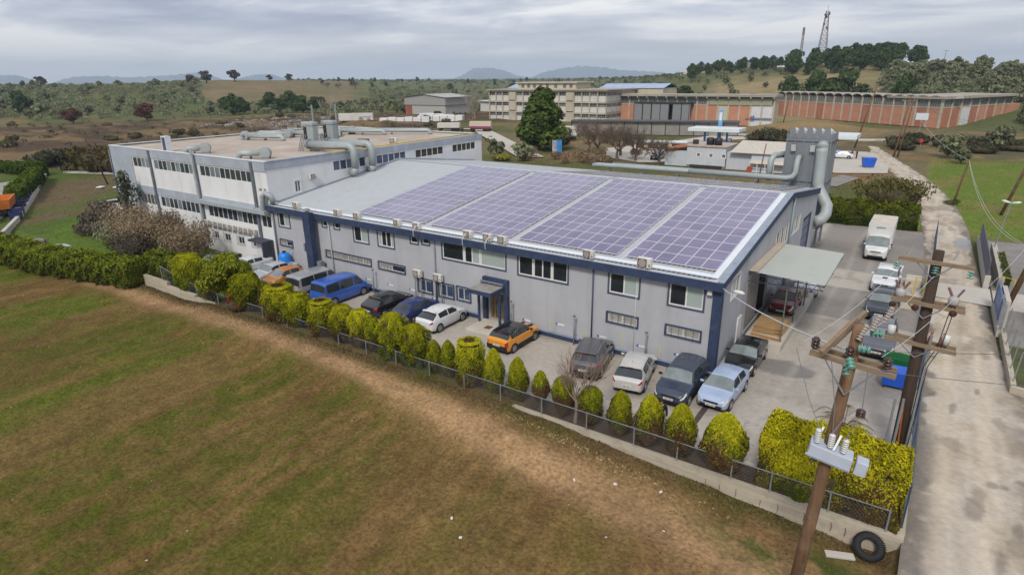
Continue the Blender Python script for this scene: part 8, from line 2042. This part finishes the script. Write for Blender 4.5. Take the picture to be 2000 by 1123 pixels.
# ------------------------------------------------ people
def person(label, loc, rz, top_c, leg_c, hair_c, lean=0.0, arm=.25):
    t = thing("person", label, "person", loc, rz, "people")
    def skin(name, V, E_, Rr, m):
        me = bpy.data.meshes.new(name); me.from_pydata([tuple(p) for p in V], E_, []); o = bpy.data.objects.new(name, me); COL.objects.link(o); o.parent = t; me.materials.append(m)
        o.modifiers.new("skin", 'SKIN'); sv = me.skin_vertices[0].data
        for i, r_ in enumerate(Rr): sv[i].radius = (r_, r_) if not isinstance(r_, tuple) else r_
        sv[0].use_root = True; s_ = o.modifiers.new("subd", 'SUBSURF'); s_.levels = s_.render_levels = 2
        return o
    l_ = lean
    V = [(0, 0, .95), (0, l_ * .3, 1.15), (0, l_ * .7, 1.38), (0, l_, 1.50), (0, l_ + .01, 1.56), (0, l_ + .03, 1.66), (0, l_ + .02, 1.74)]; E_ = [(i, i + 1) for i in range(6)]; Rr = [(.16, .11), (.15, .105), (.19, .12), (.08, .07), .055, (.078, .095), (.07, .085)]
    for sx in (-1, 1):
        k = len(V); V += [(sx * .20, l_ * .7, 1.42), (sx * .26, l_ * .7, 1.14), (sx * .27, l_ * .7 + arm, .95), (sx * .265, l_ * .7 + arm + .07, .90)]; E_ += [(2, k), (k, k + 1), (k + 1, k + 2), (k + 2, k + 3)]; Rr += [.07, .05, .035, (.04, .022)]
        for f_ in range(5): V.append((sx * (.225 + .02 * f_ if f_ else .20), l_ * .7 + arm + (.15 if f_ else .1), .86 - .01 * (f_ == 4))); E_.append((k + 3, len(V) - 1)); Rr.append(.009)
        k = len(V); V += [(sx * .09, 0, .88), (sx * .10, .02, .48), (sx * .10, -.02, .09), (sx * .11, .14, .04)]; E_ += [(0, k), (k, k + 1), (k + 1, k + 2), (k + 2, k + 3)]; Rr += [.095, .062, .042, (.045, .03)]
    skin("body", V, E_, Rr, mat("skin_tone", (.36, .22, .16), rough=.6))
    V = [(0, 0, .92), (0, l_ * .3, 1.15), (0, l_ * .7, 1.40), (0, l_, 1.51)]; E_ = [(0, 1), (1, 2), (2, 3)]; Rr = [(.185, .135), (.175, .13), (.21, .14), (.09, .08)]
    for sx in (-1, 1): k = len(V); V += [(sx * .20, l_ * .7, 1.42), (sx * .26, l_ * .7, 1.14), (sx * .27, l_ * .7 + arm * .9, .965)]; E_ += [(2, k), (k, k + 1), (k + 1, k + 2)]; Rr += [.09, .068, .055]
    skin("jacket", V, E_, Rr, top_c)
    V = [(0, 0, .96)]; E_ = []; Rr = [(.17, .125)]
    for sx in (-1, 1): k = len(V); V += [(sx * .09, 0, .86), (sx * .10, .02, .48), (sx * .10, -.02, .11)]; E_ += [(0, k), (k, k + 1), (k + 1, k + 2)]; Rr += [.115, .082, .065]
    skin("trousers", V, E_, Rr, leg_c)
    MB().lathe((0, l_ + .015, 1.665), (0, -.15, 1), [(0, .088), (.04, .098), (.09, .085), (.125, .03)], 12).build("hair", hair_c, t, smooth=True, world=False)
    b = MB()
    for sx in (-1, 1): b.lathe((sx * .033, l_ + .115, 1.685), (0, 1, 0), [(0, .012), (.008, .008)], 6)
    b.build("eyes", M_trim, t, world=False); MB().obox((-.012, l_ + .115, 1.635), (.024, 0, 0), (0, .03, 0), (0, -.01, .045)).build("nose", MAT["skin_tone"], t, world=False)
    for sx in (-1, 1): MB().box(sx * .105 - .045, sx * .105 + .045, -.07, .21, 0, .085).build("shoe", M_trim, t, bevel=.03, world=False)
    return t
M_clb = mat("cloth_black", (.014, .014, .016), rough=.9); M_cln = mat("cloth_navy", (.02, .025, .05), rough=.9); M_hair = mat("hair_dark", (.02, .014, .01), rough=.8)
person("person in black clothes half hidden behind a pointed conifer by the fence", (-.42, -7.05, 0), R(200), M_clb, M_clb, M_hair, .05)
person("person in dark clothes standing by the white car at the filling station, left one", (-5.7, 110.0, .06), R(70), M_cln, M_clb, M_hair)
person("person in dark clothes standing by the white car at the filling station, right one", (-4.9, 110.9, .06), R(120), M_clb, M_cln, M_hair)

# ================================================================== MOUNTAINS + HAZE
M_mtn = mat("mountain_slope_hazed", (.15, .19, .22), rough=1, var=.2, scale=.004, spec=0)  # pale blue tint: distance haze put into the slope colour itself
def mountain(prof_, r, depth=800):
    b = MB(); az = [p[0] for p in prof_]; n = 90; vs = []
    for k in range(n):
        a = az[0] + (az[-1] - az[0]) * k / (n - 1); z = float(np.interp(-a, [-x for x in az], [p[1] for p in prof_])); z = (16.6 + (z - 16.6) * 2 if z > 0 else 0) + 2.4 * math.sin(k * 1.7)
        for (dr, f_) in ((-depth, 0), (-depth * .6, .42), (-depth * .25, .82), (0, 1), (depth * .5, .6), (depth, 0)):
            rr = (r + dr) * (1 + .012 * math.sin(k * .9 + dr * .01)); x, y = CAM.x - math.sin(R(a)) * rr, CAM.y + math.cos(R(a)) * rr
            vs.append((x, y, -4 + (max(z, 0) + 4) * f_ * (1 + .05 * math.sin(k * 1.3 + f_ * 5))))
    b.add(vs, [(k * 6 + j, (k + 1) * 6 + j, (k + 1) * 6 + j + 1, k * 6 + j + 1) for k in range(n - 1) for j in range(5)])
    return struct(b.build("mountain", M_mtn, smooth=True))
mountain([(74.5, 30), (73.06, 57), (72.2, 59), (71.4, 37), (70.7, 10), (70.2, 0)], 9000)
mountain([(70.6, 0), (69.45, 35), (68.63, 48), (67.03, 50), (65.4, 40), (64.02, 45), (63.32, 47), (62.24, 52), (61.51, 58), (60.27, 69), (59.5, 47), (58.79, 22), (57.6, 0)], 8800)
mountain([(58.9, 0), (57.4, 33), (56.22, 51), (55.02, 54), (54.44, 37), (53.46, 14), (52.4, 0)], 9100)
mountain([(40, 0), (38.82, 37), (37.9, 77), (36.3, 79), (35.17, 61), (34.04, 26), (32.6, 8), (31.5, 0)], 9000)
mountain([(33.2, 0), (31.75, 45), (29.94, 73), (28.37, 85), (26.35, 73), (25.01, 55), (21.49, 38), (18.89, 6), (18, 0)], 9100)
hm = bpy.data.materials.new("haze_air"); hm.use_nodes = True
N, L = hm.node_tree.nodes, hm.node_tree.links
for n_ in list(N): N.remove(n_)
ho = N.new("ShaderNodeOutputMaterial"); hv = N.new("ShaderNodeVolumePrincipled")
hv.inputs["Color"].default_value = (.70, .84, 1.0, 1); hv.inputs["Density"].default_value = 1.5e-4; hv.inputs["Anisotropy"].default_value = 0.0
L.new(hv.outputs[0], ho.inputs["Volume"])
hz_ = MB().box(-10600, 10600, -10600, 10600, -30, 260).build("haze", hm)
stuff(hz_); hz_["label"] = "thin blue haze over the far hills"
